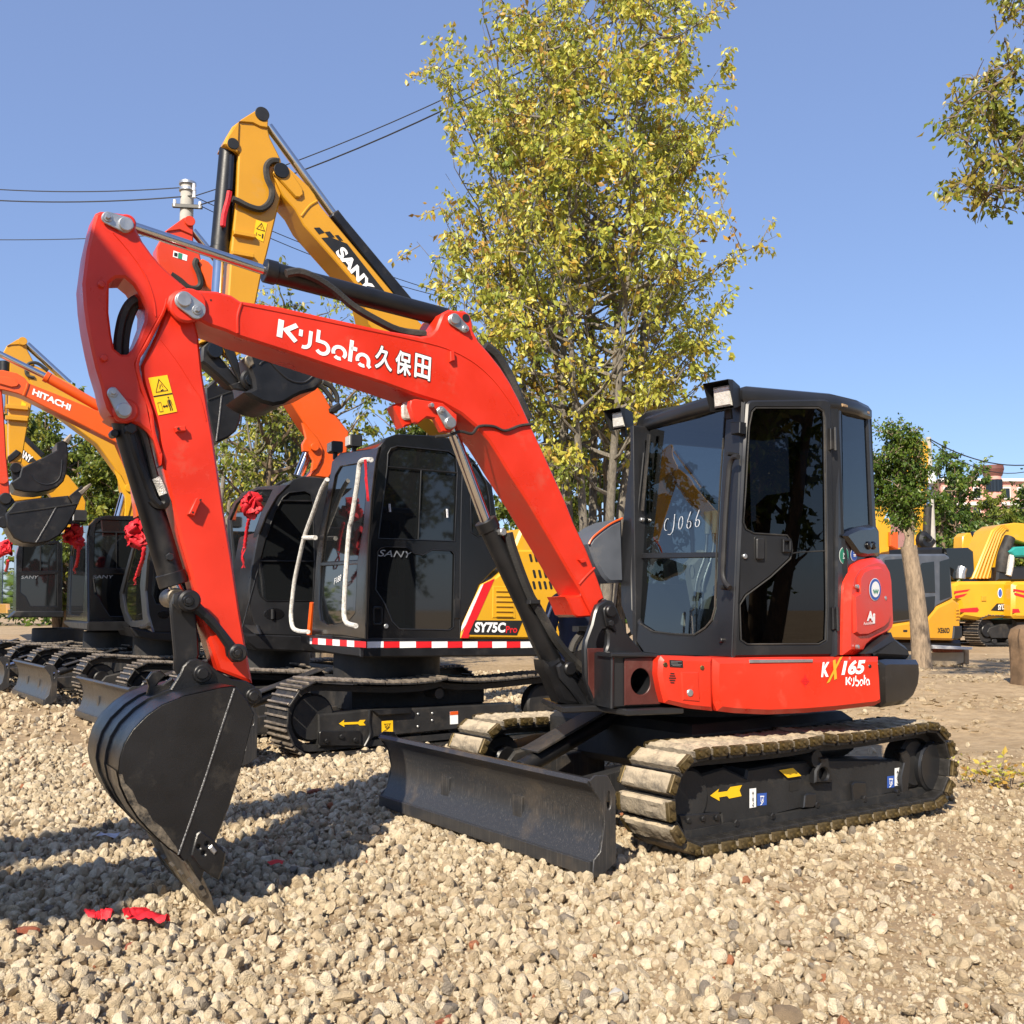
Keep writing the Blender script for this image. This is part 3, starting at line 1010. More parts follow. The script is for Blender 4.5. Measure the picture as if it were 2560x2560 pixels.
for (x0, y0, x1, y1, mm) in ((720, 815, 752, 908, 'white'), (757, 838, 803, 898, 'bprint'), (1385, 755, 1420, 812, 'bprint'), (1421, 716, 1447, 802, 'white')):
    st = decal('lifting_sticker', mm, fr, pt, 0, 'H', [(x0, y0), (x1, y0 - 4), (x1, y1 - 5), (x0, y1)])
    if mm == 'white':
        cx = (x0 + x1) / 2; hh = (y1 - y0)
        print_on('hook_symbol', stroke2d([[(0, .95), (0, .55)], [(.25, .8), (0, .95), (-.25, .8)], [(0, .55), (.2, .42), (0, .3), (-.2, .42), (0, .55)], [(0, .3), (.05, .18), (.25, .12), (.15, -.02), (-.1, 0), (-.25, .1)]], .09), 'blackprint', st, pt.at('H', (cx, y1 - hh * .12), 0), pt.at('H', (cx + 16, y1), 0) - pt.at('H', (cx, y1), 0), pt.at('H', (cx, y0 + hh * .12), 0) - pt.at('H', (cx, y1 - hh * .12), 0), pt.n * .005)
    else:
        cx = (x0 + x1) / 2; hh = (y1 - y0)
        print_on('anchor_symbol', stroke2d([[(-.6, .8), (.6, .8)], [(-.4, .8), (-.4, .35), (0, .15), (.4, .35), (.4, .8)], [(0, .6), (.2, .45), (0, .35), (-.1, .5)], [(-.5, 0), (.0, .1)]], .11), 'white', st, pt.at('H', (cx, y1 - hh * .1), 0), pt.at('H', (cx + 16, y1), 0) - pt.at('H', (cx, y1), 0), pt.at('H', (cx, y0 + hh * .05), 0) - pt.at('H', (cx, y1 - hh * .1), 0), pt.n * .005)

# ---- boom, arm and bucket: parts of one hanging linkage, all in the same upright plane
pb = Plane.upright(.57, 6.0, 32.0)
boom_out = ['A', (1158, 985), (1172, 935), (1215, 898), (1290, 890), (1500, 905), (1600, 932), (1660, 972), (1930, 1012),
            'C', (500, 235), (750, 290), (1000, 345), (1250, 388), (1310, 380), (1355, 335), (1380, 270), (1400, 225), (1445, 202), (1500, 212), (1555, 212), (1590, 238), (1608, 290), (1612, 345), (1650, 420), (1720, 500), (1800, 600), (1870, 710), (1932, 830),
            'N', (440, 0), (530, 230), (640, 460), (720, 660), (800, 880), (822, 955), (770, 985), (738, 1045), (712, 1125), (640, 985), (600, 900), (470, 690), (345, 470), (90, 40),
            'C', (1850, 1320), (1790, 1220), (1720, 1110), (1640, 1020), (1530, 925), (1400, 852), (1200, 790), (1000, 718), (600, 590), (300, 490), (0, 395),
            'A', (1560, 1180), (1440, 1140), (1330, 1080), (1230, 1060), (1175, 1030)]
boom = plate(EX, 'boom', 'red', pb, boom_out, .13, .26, bev=.012)
eye = pb.at('C', (1558, 262), .13)
MB().cyl(eye - pb.n * .003, eye + pb.n * .004, .022, seg=16).obj('lifting_eye', 'blackprint', boom)
# seams: raised flange along the upper edge, weld bead at the fork, foot weld
def bead(par, name, pl, spec, off, r, m, sub=4):
    pts_ = pl.pts(spec, off)
    return MB().tube(pts_, r, 6, sub).obj(name, m, par)
bead(boom, 'weld_seam', pb, ['C', (0, 165), (400, 245), (880, 345), (1180, 408), (1420, 470), (1600, 560), (1740, 680), (1850, 820), (1920, 930)], .131, .004, 'red')
bead(boom, 'weld_seam', pb, ['A', (1668, 985), (1640, 1080), (1640, 1195)], .131, .007, 'red')
bead(boom, 'weld_seam', pb, ['N', (720, 655), (640, 735), (570, 815)], .131, .006, 'red')
plate(boom, 'fork_boss', 'red', pb, ['A', *ell((1300, 1000), 128, 118, 24)], .15, .03, bev=.008)
# pin retainers of zinc plate with two heads each
def retainer(par, pl, z, a, b, ra, rb_, off, rh, rs_):
    A, B = Vector(zf(z, a)), Vector(zf(z, b))
    d = (B - A).normalized(); an = math.degrees(math.atan2(d.y, d.x))
    k = W / 2560 / ZOOM[z][2]
    sh = arc(B.x, B.y, rb_ * k, an - 80, an + 80, 8) + arc(A.x, A.y, ra * k, an + 100, an + 260, 8)
    mb = MB().prism([pl.at('F', (q[0] * 2560 / W * ZOOM['F'][2], q[1] * 2560 / W * ZOOM['F'][2]), off) for q in sh], -pl.n * .012, bev=.003)
    o = mb.obj('pin_retainer', 'zinc', par)
    P, Q = pl.at(z, a, off), pl.at(z, b, off)
    MB().cyl(P - pl.n * .005, P + pl.n * .014, rh, seg=24, bev=.004).obj('pin_head', 'zinc', o)
    MB().cyl(Q - pl.n * .005, Q + pl.n * .006, rs_ * 1.35, seg=20, bev=.002).obj('washer', 'zinc', o)
    MB().cyl(Q, Q + pl.n * .022, rs_ * .8, seg=6, bev=.002).obj('bolt_head', 'zinc', o)
    return o
retainer(boom, pb, 'A', (1268, 965), (1360, 1035), 62, 62, .165, .034, .017)
retainer(boom, pb, 'C', (1480, 270), (1555, 335), 42, 28, .145, .030, .014)
for c in ((1395, 955), (1455, 967)):
    pin(boom, pb, 'A', c, .13, .005, 'blackprint', .001, 'screw_hole', 10, .0)
plate(boom, 'hose_bracket', 'red', pb, ['C', (1452, 490), (1480, 485), (1485, 555), (1455, 560)], .155, .03, bev=.003)
plate(boom, 'hose_bracket', 'red', pb, ['N', (570, 575), (630, 565), (640, 600), (600, 610)], .150, .03, bev=.003)
# bracket for the boom ram, work light beside it
for off in (.15, -.10):
    plate(boom, 'ram_bracket', 'red', pb, ['C', (1172, 870), (1180, 830), (1210, 820), (1400, 848), (1500, 930), (1500, 1005), (1450, 1052), (1395, 1045), (1365, 990), (1345, 955), (1290, 945), (1232, 990), (1208, 978)], off, .045, bev=.006)
retainer(boom, pb, 'C', (1450, 985), (1390, 900), 45, 30, .165, .032, .015)
pin(boom, pb, 'C', (1312, 868), .15, .013, 'zinc', .03, 'bolt', 6)
wl = plate(boom, 'work_light', 'red', pb, ['C', (1060, 870), (1080, 850), (1170, 845), (1205, 960), (1180, 1000), (1130, 1015)], .05, .10, bev=.01)
plate(wl, 'lens', 'lamp', pb, ['C', *rrect(1120, 840, 1200, 965, 32)], .065, .03, bev=.008)
bead(boom, 'signal_cable', pb, ['C', (1350, 1080), (1450, 1070), (1520, 1045), (1600, 1060), (1650, 1010), (1750, 1010), (1830, 1040), (1932, 1005), 'F', (1006, 800)], .14, .008, 'rubber', 4)
# foot plate of the boom on its lower side
plate(boom, 'boom_foot', 'red', pb, ['N', (600, 905), (560, 925), (440, 935), (470, 985), (520, 1110), (560, 1135), (712, 1125), (640, 985)], .10, .20, bev=.008)

ear = ['A', (652, 400), (660, 368), (695, 352), (760, 356), (870, 372), (915, 410), (940, 470), (985, 560), (1050, 650), (1120, 730), (1200, 805), (1290, 880), (1230, 930), (1165, 985), (1150, 1030), (1080, 1140), (1010, 1270), (942, 1410), (985, 1590), (1040, 1750),
       'L', (1170, 640), (1240, 900), (1290, 1060), (1302, 1165), (1285, 1085), (1240, 965), (1185, 895), (1110, 838), (1050, 832), (940, 810), (875, 770),
       'A', (775, 1765), (740, 1715), (716, 1640), (700, 1560), (660, 1430), (630, 1300), (600, 1150), (580, 1000), (570, 850), (600, 620), (640, 440)]
hole = ['A', (755, 850), (800, 812), (860, 810), (920, 860), (970, 940), (1005, 1030), (1000, 1110), (960, 1220), (920, 1300), (880, 1340), (840, 1340), (790, 1300), (770, 1200), (752, 1050)]
arm = plate(EX, 'arm', 'red', pb, ear, .095, .19, [hole], bev=.012)
stick = ['A', (1160, 1000), (1340, 1090), (1372, 1210), (1400, 1480), (1440, 1720), 'L', (1720, 950), (1800, 1500), 'D', (1600, 800), (1660, 1200), (1700, 1430), (1745, 1680), (1510, 1590), (1460, 1440), (1400, 1240), (1350, 1050), (1310, 900), (1250, 700), (1200, 480), (1130, 200), (1105, 90),
         'A', (1100, 1880), (1040, 1700), (990, 1540), (975, 1420), (1085, 1190)]
stk = plate(arm, 'stick_box', 'red', pb, stick, .075, .16, bev=.012)
bead(arm, 'weld_seam', pb, ['A', (1150, 960), (1130, 1040), (1075, 1150), (1010, 1275), (945, 1405), (985, 1580), (1040, 1740), 'L', (1235, 900), (1285, 1070)], .088, .010, 'red', 3)
bead(arm, 'weld_seam', pb, ['A', (780, 500), (900, 640), (1000, 790), (1060, 960), (1075, 1080)], .096, .004, 'red', 4)
bead(stk, 'weld_seam', pb, ['A', (1110, 1240), (1230, 1400), (1330, 1560), (1380, 1640), (1420, 1800)], .0755, .003, 'red', 4)
retainer(arm, pb, 'A', (868, 445), (742, 395), 55, 42, .115, .033, .016)
retainer(arm, pb, 'A', (855, 1725), (780, 1605), 58, 40, .125, .032, .016)
plate(arm, 'pin_boss', 'red', pb, ['A', *ell((870, 1730), 92, 85, 22)], .11, .03, bev=.01)
plate(arm, 'pin_boss', 'red', pb, ['A', *ell((868, 440), 75, 70, 22)], .103, .02, bev=.008)
for c in ((698, 862), (716, 1370)):
    pin(arm, pb, 'A', c, .095, .016, 'red', .022, 'stop_stud', 16)
plate(stk, 'hose_tab', 'red', pb, ['L', (1405, 865), (1420, 853), (1495, 850), (1503, 893), (1420, 900)], .105, .04, bev=.004)
plate(stk, 'hose_tab', 'red', pb, ['D', (1302, 510), (1355, 400), (1375, 395), (1395, 405), (1345, 525)], .115, .05, bev=.004)
for zz, c in (('L', (1437, 873)), ('D', (1382, 415)), ('D', (1330, 500))):
    pin(stk, pb, zz, c, .112, .005, 'blackprint', .004, 'tab_hole', 10, 0)
# danger sticker
ds = decal('danger_sticker', 'yprint', stk, pb, .075, 'L', [(1193, 467), (1345, 443), (1425, 738), (1272, 768)])
def on4(q, z='L', off=.075):
    a, b, c, d = [pb.at(z, k, off) for k in q]
    return a, b - a, d - a
O, X, Y = on4([(1193, 467), (1345, 443), (1425, 738), (1272, 768)])
print_on('warning_triangle', stroke2d([[(.5, .08), (.82, .40), (.18, .40), (.5, .08), (.82, .40)], [.03, (0, .5), (1, .5)], [(.42, .33), (.5, .22)], [(.55, .2), (.6, .3)], [(.45, .38), (.6, .36)]], .028), 'blackprint', ds, O, X, Y, pb.n * .005)
print_on('keep_clear_symbol', stroke2d([[.015, (.12, .68), (.3, .68), (.3, .92), (.12, .92), (.12, .68)], [.03, (.36, .80), (.6, .80)], [.03, (.43, .77), (.36, .80), (.43, .83)], [.03, (.53, .77), (.6, .80), (.53, .83)], [.09, (.74, .64), (.74, .80)], [.05, (.70, .80), (.69, .94)], [.05, (.78, .80), (.79, .94)], [.03, (.66, .66), (.64, .80)], [.03, (.82, .66), (.84, .80)], [.07, (.74, .565), (.74, .605)]], .03), 'blackprint', ds, O, X, Y, pb.n * .005)
# hoses in the arm window
for k, pp in enumerate(([(985, 940), (900, 985), (850, 1070), (825, 1170), (812, 1280), (815, 1400)], [(990, 965), (930, 1010), (895, 1090), (872, 1180), (860, 1290), (862, 1400)])):
    bead(arm, 'hydraulic_hose', pb, ['A', *pp], .02 - .03 * k, .021, 'rubber', 4)

# lettering on the boom
def logo(par, name, pl, off, z, p0, p1, pt_, m='white', lift=.003):
    """the maker's word mark, drawn stroke by stroke"""
    def A2(cx, cy, r, a0, a1):
        return arc(cx, cy, r, a0, a1, 12)
    s2 = [[.056, (.032, .0), (.032, .19)], [.048, (.192, .182), (.088, .096), (.198, .004)],
          [.038, (.238, .150), (.238, .078)], [.038, (.338, .165), (.338, .035), *A2(.278, .032, .060, 0, -105)[1:]],
          [.038, (.415, .205), (.415, .086), (.452, .086)], [.038, *A2(.470, .022, .064, 105, -145)],
          [.038, *A2(.648, .025, .064, 205, -40)], [.038, *A2(.648, .025, .064, -70, -130)],
          [.042, (.768, .205), (.768, -.035)], [.042, (.768, .118), (.832, .118)],
          [.038, *A2(.905, .022, .062, 205, 0), (.967, -.022), (.990, -.042)], [.038, *A2(.905, .022, .062, -70, -130)]]
    O, A_, T_ = pl.at(z, p0, off), pl.at(z, p1, off), pl.at(z, pt_, off)
    return print_on(name, stroke2d(s2, .04), m, par, O, A_ - O, (T_ - O) / .19, pl.n * lift)
logo(boom, 'maker_lettering', pb, .13, 'C', (248, 388), (905, 585), (262, 268))
for i, ch in enumerate('久保田'):
    x0 = (925, 1065, 1198)[i]; y0 = (605, 640, 668)[i]; x1 = x0 + (122, 112, 112)[i]
    hgt = (168, 168, 170)[i]
    vf = text2d(ch, .010)
    ov, of = [], []
    for k in range(8):
        kk = len(ov)
        ov += [(x + .058 * math.cos(k * .7854), y + .052 * math.sin(k * .7854)) for x, y in vf[0]]; of += [tuple(i_ + kk for i_ in f_) for f_ in vf[1]]
    O, A_, T_ = [pb.at('C', q_, .13) for q_ in ((x0 + 3, y0 - 1), (x1 - 3, y0 + 30), (x0 + 12, y0 - hgt + 8))]
    for k in range(8):
        pass
    mbx = MB()
    for k in range(8):
        kk = k * len(vf[0])
        mbx.add([O + (A_ - O) * x + (T_ - O) * y + pb.n * (.0022 + .00015 * k) for x, y in ov[kk:kk + len(vf[0])]], vf[1])
    mbx.obj('lettering_outline', 'blackprint', boom, smooth=0)
    letter('lettering', ch, 'white', boom, pb, .13, 'C', (x0 + 3, y0 - 1), (x1 - 3, y0 + 30), (x0 + 12, y0 - hgt + 8), bold=.010, lift=.0045)
    mbx = MB()
    for k in range(8):
        mbx.add([O + (A_ - O) * (x + .017 * math.cos(k * .7854)) + (T_ - O) * (y + .015 * math.sin(k * .7854)) + pb.n * (.0036 + .0001 * k) for x, y in vf[0]], vf[1])
    mbx.obj('lettering_body', 'white', boom, smooth=0)

# ---- rams and their hoses
ram(EX, pb, 'A', (868, 445), 'B', (735, 1318), 'C', (1425, 262), .054, .025, 0, nm='arm_ram')
bead(EX, 'ram_hose', pb, ['B', (870, 1335), (960, 1325), (1080, 1370), (1200, 1450), (1330, 1560), (1480, 1650), (1650, 1730), (1830, 1755)], .085, .022, 'rubber')
bead(EX, 'ram_hose', pb, ['C', (1690, 455), (1760, 510), (1820, 600), (1870, 690), (1925, 820), (1990, 960)], -.05, .03, 'rubber')
ram(EX, pb, 'D', (1255, 1105), 'D', (1195, 985), 'L', (1000, 800), .060, .030, 0, nm='bucket_ram')
bead(EX, 'ram_pipe', pb, ['L', (1040, 890), (1060, 960), (1100, 1090), (1150, 1230), (1215, 1390), (1240, 1440), (1290, 1490)], .075, .017, 'black', 3)
pin(EX, pb, 'L', (1040, 885), .06, .026, 'black', .05, 'hose_fitting', 6)
pin(EX, pb, 'L', (905, 925), .0, .018, 'black', .06, 'hose_fitting', 8)
bead(EX, 'hydraulic_hose', pb, ['L', (1000, 835), (1100, 850), (1160, 930), (1195, 1060), (1225, 1180), (1250, 1270)], .05, .018, 'rubber', 4)
bead(EX, 'hose_sleeve', pb, ['L', (1255, 1270), (1285, 1330), (1315, 1410)], .05, .021, 'plush', 3)
bead(EX, 'hose_elbow', pb, ['L', (1315, 1405), (1335, 1460), (1310, 1495), (1255, 1490), (1220, 1450)], .06, .021, 'black', 4)
pin(EX, pb, 'D', (1168, 808), .055, .020, 'cabgrey', .02, 'bolt', 6)
ram(EX, pb, 'C', (1445, 985), 'f', (318, 15), 'f', (780, 985), .057, .032, 0, nm='boom_ram')
bead(EX, 'hydraulic_hose', pb, ['f', (470, 90), (500, 200), (560, 370), (620, 520), (650, 570), (720, 690), (800, 830), (900, 950), (1000, 1040)], .07, .028, 'rubber', 4)
bead(EX, 'hydraulic_hose', pb, ['f', (470, 430), (530, 560), (590, 700), (640, 830), (700, 950), (740, 1010)], -.06, .020, 'rubber', 4)
pin(EX, pb, 'f', (415, 85), .05, .022, 'zinc', .04, 'hose_fitting', 8)
p = pb.at('f', (645, 565), .09)
MB().box(p, pb.u * .035, Vector((0, 0, .012)), pb.n * .02, .003).obj('hose_clamp', 'plastic', EX)

# ---- bucket and its links
bk_out = ['J', (1000, 215), (1105, 190), (1180, 180), (1215, 183), (1290, 270), (1342, 370), (1260, 720), (1170, 1010), (1100, 1185), (1030, 1360), (965, 1545), (900, 1450), (820, 1345), (740, 1290), (640, 1200), (540, 1090), (470, 980), (420, 870), (400, 770), (410, 680), (440, 580), (500, 480), (600, 380), (700, 310), (860, 245)]
BW = .74
bk = plate(EX, 'bucket', 'bucket', pb, bk_out, BW / 2, .022, bev=.005)
plate(bk, 'far_side_plate', 'bucket', pb, bk_out, BW / 2, .022, bev=.005).location = -pb.n * (BW - .022)
curve = pb.pts(['J', (1215, 183), (1180, 180), (1105, 190), (1000, 215), (860, 245), (700, 310), (600, 380), (500, 480), (440, 580), (410, 680), (400, 770), (420, 870), (470, 980), (540, 1090), (640, 1200), (740, 1290), (820, 1345), (900, 1450), (965, 1545)], BW / 2)
cen = sum(curve, Vector()) / len(curve)
inner = [q + (cen - q).normalized() * .018 for q in curve]
mb = MB()
mb.sweep([[*curve, *inner[::-1]], [q - pb.n * BW for q in [*curve, *inner[::-1]]]], close=True)
sh = mb.obj('shell', 'bucket', bk, smooth=40)
outn = [q + (q - cen).normalized() * .010 for q in curve]
for k in (.34, .62):                                             # wear strips round the back
    mb = MB()
    a = [q - pb.n * BW * k for q in outn[4:]]; b = [q - pb.n * (BW * k + .010) for q in outn[4:]]
    a0 = [q - pb.n * BW * k for q in curve[4:]]; b0 = [q - pb.n * (BW * k + .010) for q in curve[4:]]
    mb.sweep([a0, a, b, b0]).obj('wear_strip', 'blackprint', sh)
mb = MB()                                                        # scoured plate toward the teeth
lo = [q + (q - cen).normalized() * .004 for q in curve[10:]]
mb.sweep([[q - pb.n * .02 for q in lo], [q - pb.n * BW * .33 for q in lo]]).obj('scoured_plate', 'worn', sh)
mb = MB()
mb.sweep([[q - pb.n * (BW * .36) for q in lo[3:]], [q - pb.n * (BW * .99) for q in lo[3:]]]).obj('scoured_plate', 'worn', sh)
plate(bk, 'scuffed_edge', 'scuff', pb, ['J', (406, 790), (424, 870), (474, 980), (545, 1090), (645, 1200), (745, 1290), (822, 1345), (805, 1290), (760, 1230), (700, 1150), (640, 1105), (600, 1030), (540, 990), (500, 900), (450, 850), (432, 790)], BW / 2 + .0025, .004, bev=.001)
bead(bk, 'weld_seam', pb, ['J', (1205, 195), (1110, 480), (1010, 790), (910, 1080), (818, 1342)], BW / 2 + .001, .0045, 'weld', 12)
# cutting edge, teeth
dn = (pb.at('J', (1080, 1765), BW / 2) - pb.at('J', (940, 1500), BW / 2)); tl = dn.length; dn.normalize()
pe = pb.at('J', (965, 1545), BW / 2); pw = pb.at('J', (885, 1440), BW / 2)
thk = pb.n.cross(dn).normalized()
MB().box(pw.lerp(pe, .6) - pb.n * BW / 2, pb.n * BW / 2, dn * .09, thk * .012, .003).obj('cutting_lip', 'worn', bk)
tooth = []
for i in range(5):
    c = pw.lerp(pe, .75) - pb.n * (.045 + (BW - .09) * i / 4)
    tip = pb.at('J', (1078, 1758), BW / 2) - pb.n * (.045 + (BW - .09) * i / 4)
    d = (tip - c)
    mb = MB()
    w0, w1 = pb.n * .040, pb.n * .022
    h0, h1 = thk * .026, thk * .004
    q = [c - w0 - h0, c + w0 - h0, c + w0 + h0, c - w0 + h0]
    m_ = c + d * .55
    q2 = [m_ - w0 * .8 - h0 * .8, m_ + w0 * .8 - h0 * .8, m_ + w0 * .8 + h0 * .8, m_ - w0 * .8 + h0 * .8]
    q3 = [tip - w1 - h1, tip + w1 - h1, tip + w1 + h1, tip - w1 + h1]
    mb.add(q + q2 + q3, [(0, 1, 2, 3), (0, 1, 5, 4), (1, 2, 6, 5), (2, 3, 7, 6), (3, 0, 4, 7), (4, 5, 9, 8), (5, 6, 10, 9), (6, 7, 11, 10), (7, 4, 8, 11), (8, 9, 10, 11)])
    to = mb.obj('tooth', 'worn', bk, smooth=20)
    MB().cyl(c + d * .22 - w0 * 1.15, c + d * .22 + w0 * 1.15, .011, seg=10).obj('tooth_pin', 'black', to)
cut = plate(bk, 'side_cutter', 'bucket', pb, ['J', (945, 1200), (975, 1180), (1060, 1240), (1100, 1290), (1145, 1330), (1130, 1430), (1095, 1520), (1040, 1490), (975, 1440), (905, 1350)], BW / 2 + .022, .03, [['J', *ell((958, 1290), 14, 16, 10)], ['J', *ell((1015, 1270), 14, 16, 10)], ['J', *ell((992, 1333), 14, 16, 10)]], bev=.005)
plate(cut, 'worn_edge', 'zinc', pb, ['J', (1025, 1300), (1050, 1275), (1085, 1320), (1065, 1345)], BW / 2 + .03, .02, bev=.004)
# ears of the bucket
for off in (.115, -.085):
    plate(bk, 'hinge_ear', 'bucket', pb, ['D', (1110, 1800), (1180, 1715), (1240, 1620), (1265, 1560), (1310, 1518), (1360, 1508), (1430, 1532), (1500, 1592), (1600, 1650), (1700, 1662), (1760, 1700), (1785, 1755), (1772, 1825), (1730, 1850), (1690, 1830), (1640, 1760), (1400, 1800)], off, .03, bev=.006)
plate(bk, 'hook_ear', 'bucket', pb, ['D', (1000, 1810), (1030, 1700), (1012, 1650), (1050, 1600), (1110, 1590), (1150, 1625), (1110, 1660), (1085, 1690), (1120, 1690), (1190, 1640), (1215, 1680), (1130, 1800)], -.02, .03, bev=.006)
for c, r in (((1390, 1610), .042), ((1740, 1765), .038)):
    o = pin(bk, pb, 'D', c, .115, r, 'bucket', .03, 'pin_collar')
    pin(o, pb, 'D', c, .145, r * .62, 'black', .03, 'pin_end')
through_pin(bk, pb, 'D', (1390, 1610), .115, .03, .11)
through_pin(bk, pb, 'D', (1740, 1765), .115, .03, .11)
# curved guide link (near and far) and straight link
rock_ = ['D', (1210, 1060), (1260, 1040), (1330, 1060), (1400, 1140), (1490, 1230), (1570, 1330), (1620, 1400), (1680, 1430), (1695, 1490), (1670, 1530), (1610, 1535), (1570, 1490), (1560, 1430), (1500, 1340), (1420, 1250), (1340, 1185), (1250, 1190), (1200, 1130)]
for off in (.14, -.10):
    plate(EX, 'guide_link', 'black', pb, rock_, off, .04, bev=.012)
for c in ((1300, 1110), (1635, 1468)):
    o = pin(EX, pb, 'D', c, .14, .050 if c[0] < 1400 else .042, 'black', .035, 'pin_collar', 24, .010)
    pin(o, pb, 'D', c, .175, .026, 'gloss', .006, 'pin_end', 20)
    pin(o, pb, 'D', c, .178, .014, 'cabgrey', .014, 'bolt_head', 6, .002)
through_pin(EX, pb, 'D', (1300, 1110), .14, .035, .15)
for off in (.07, -.04):
    plate(EX, 'bucket_link', 'black', pb, ['D', (1175, 1120), (1200, 1060), (1260, 1060), (1340, 1130), (1365, 1300), (1375, 1480), (1330, 1620), (1240, 1640), (1200, 1580), (1205, 1500), (1180, 1220)], off, .03, bev=.008)
p = pb.at('D', (1205, 1090), .0)
MB().cyl(p - pb.n * .12, p + pb.n * .05, .045, seg=20, bev=.006).obj('link_boss', 'worn', EX)

# ---- swing post and cylinder foot
post = ['f', (1095, 1300), (1030, 1190), (1005, 1080), (1000, 900), (1010, 830), (1050, 720), (1068, 640), (1090, 585), (1150, 550), (1195, 560), (1222, 605), (1262, 705), (1300, 790), (1400, 905), (1420, 920), (1200, 925), (1182, 1300)]
slot = ['f', (1090, 900), (1085, 850), (1105, 790), (1125, 760), (1150, 757), (1162, 790), (1160, 860), (1145, 905), (1110, 922)]
po = plate(EX, 'swing_post', 'cabgrey', pb, post, .175, .045, [slot], bev=.010)
plate(po, 'far_cheek', 'cabgrey', pb, ['f', (1095, 1300), (1030, 1190), (1005, 1080), (1000, 900), (1010, 830), (1050, 720), (1068, 640), (1090, 585), (1150, 550), (1195, 560), (1222, 605), (1262, 705), (1182, 1300)], -.13, .045, bev=.010)
plate(po, 'post_core', 'black', pb, ['f', (1040, 1200), (1030, 900), (1180, 940), (1182, 1290), (1095, 1290)], .13, .26, bev=.01)
plate(po, 'pin_cover', 'black', pb, ['f', *[(x, y) for x, y in arc(1172, 625, 42, 180, 360, 8)], (1210, 690), (1195, 730), (1215, 775), (1190, 755), (1150, 735), (1140, 690)], .192, .018, bev=.005)
pin(po, pb, 'f', (1172, 630), .19, .036, 'black', .022, 'pin_head', 24, .006)
pin(po, pb, 'f', (1172, 712), .19, .019, 'cabgrey', .02, 'bolt_head', 6, .003)
plate(po, 'cylinder_foot', 'black', pb, ['f', (725, 965), (770, 985), (830, 945), (900, 1000), (960, 1060), (1010, 1120), (1035, 1230), (1095, 1302), (990, 1290), (850, 1262), (800, 1160), (770, 1085), (735, 1040)], .07, .14, bev=.02)
plate(po, 'foot_rib', 'cabgrey', pb, ['f', (810, 1010), (840, 985), (880, 1010), (930, 1090), (1000, 1200), (1040, 1300), (990, 1290), (900, 1170), (830, 1090)], .10, .03, bev=.01)
pin(po, pb, 'f', (885, 1025), .09, .040, 'black', .03, 'pin_head', 22, .008)
for pp in ([(905, 910), (925, 850), (965, 790), (980, 770)], [(965, 910), (985, 850), (1010, 790), (1030, 765)]):
    bead(po, 'hydraulic_hose', pb, ['f', *pp], .02, .022, 'rubber', 4)
p = pb.at('f', (985, 750), .03)
MB().box(p, pb.u * .055, Vector((0, 0, .016)), pb.n * .03, .003).obj('hose_clamp', 'cabgrey', po)
# ---- upper structure
AX, AY = 1.275, 5.75
ps = Plane.upright(AX, AY, 20.0)                                   # left side of the house
deck_pts = [ps.at('f', (850, 1262), 0), ps.at('f', (1090, 1300), 0), ps.at('f', (1300, 1290), 0)]
fb = ps.at('f', (1400, 1110), 0)
pk = Plane.upright(AX - .02, AY + .02, 20.0)
rf = plate(EX, 'revolving_frame', 'cabgrey', pk, ['f', (1180, 925), (1520, 925), (1525, 1285), (1180, 1300)], -.01, .5, [['f', *ell((1385, 1115), 68, 92, 24)]], bev=.01)
plate(rf, 'recessed_panel', 'primer', pk, ['f', (1275, 955), (1515, 945), (1530, 1270), (1275, 1280)], .004, .012, [['f', *ell((1385, 1115), 68, 92, 24)]], bev=.003)
plate(rf, 'primer_panel', 'primer', pb, ['f', (1018, 885), (1130, 885), (1135, 1285), (1080, 1270), (1025, 1130)], .178, .01, bev=.003)
plate(rf, 'upper_ledge', 'cabgrey', pk, ['f', (1182, 918), (1525, 925), (1525, 950), (1182, 945)], .03, .2, bev=.005)
bead(rf, 'weld_seam', pk, ['f', (1188, 930), (1186, 1100), (1184, 1300)], .0, .010, 'cabgrey', 14)
# deck plate under post and frame
d0 = pb.at('f', (845, 1262), .16); d1 = pb.at('f', (1090, 1305), .2); d2 = pk.at('f', (1285, 1290), .05); d3 = pk.at('f', (1680, 1308), .05)
zt = d1.z
dk = [d0, d1, d2, d3, d3 + Vector((-.2, .9, 0)), d0 + Vector((-.1, .55, 0))]
MB().prism([Vector((q.x, q.y, zt + .02)) for q in dk], Vector((0, 0, -.035)), bev=.006).obj('deck_plate', 'cabgrey', rf)

# red side covers
hb = ps
cv = plate(EX, 'tool_cover', 'red', ps, ['H', (286, 262), (290, 195), (302, 174), (548, 183), (552, 441), (430, 428), (318, 402), (302, 345)], .06, .25, bev=.022)
plate(cv, 'cover_hatch', 'red', ps, ['H', (392, 250), (478, 250), (486, 398), (400, 390)], .068, .03, bev=.008)
pin(cv, ps, 'H', (435, 352), .07, .020, 'zinc', .006, 'lock', 18)
for k in range(5):
    y = 255 + k * 11
    decal('vent_slot', 'blackprint', cv, ps, .06, 'H', [(330 + 4 * abs(k - 2), y), (366 - 4 * abs(k - 2), y + 1), (366 - 4 * abs(k - 2), y + 6), (330 + 4 * abs(k - 2), y + 5)], .004)
for c in ((315, 216), (493, 231)):
    pin(cv, ps, 'H', c, .06, .015, 'padsteel', .006, 'cover_bolt', 6)
pl_ = decal('type_plate', 'blackprint', cv, ps, .06, 'H', [(333, 192), (398, 195), (400, 230), (335, 226)], .004)
print_on('plate_print', stroke2d([[(.1, .2), (.9, .2)], [(.1, .4), (.6, .4)], [(.1, .6), (.9, .6)], [(.2, .8), (.8, .8)]], .06), 'zinc', pl_, ps.at('H', (333, 192), .06), ps.at('H', (398, 195), .06) - ps.at('H', (333, 192), .06), ps.at('H', (335, 226), .06) - ps.at('H', (333, 192), .06), ps.n * .006)
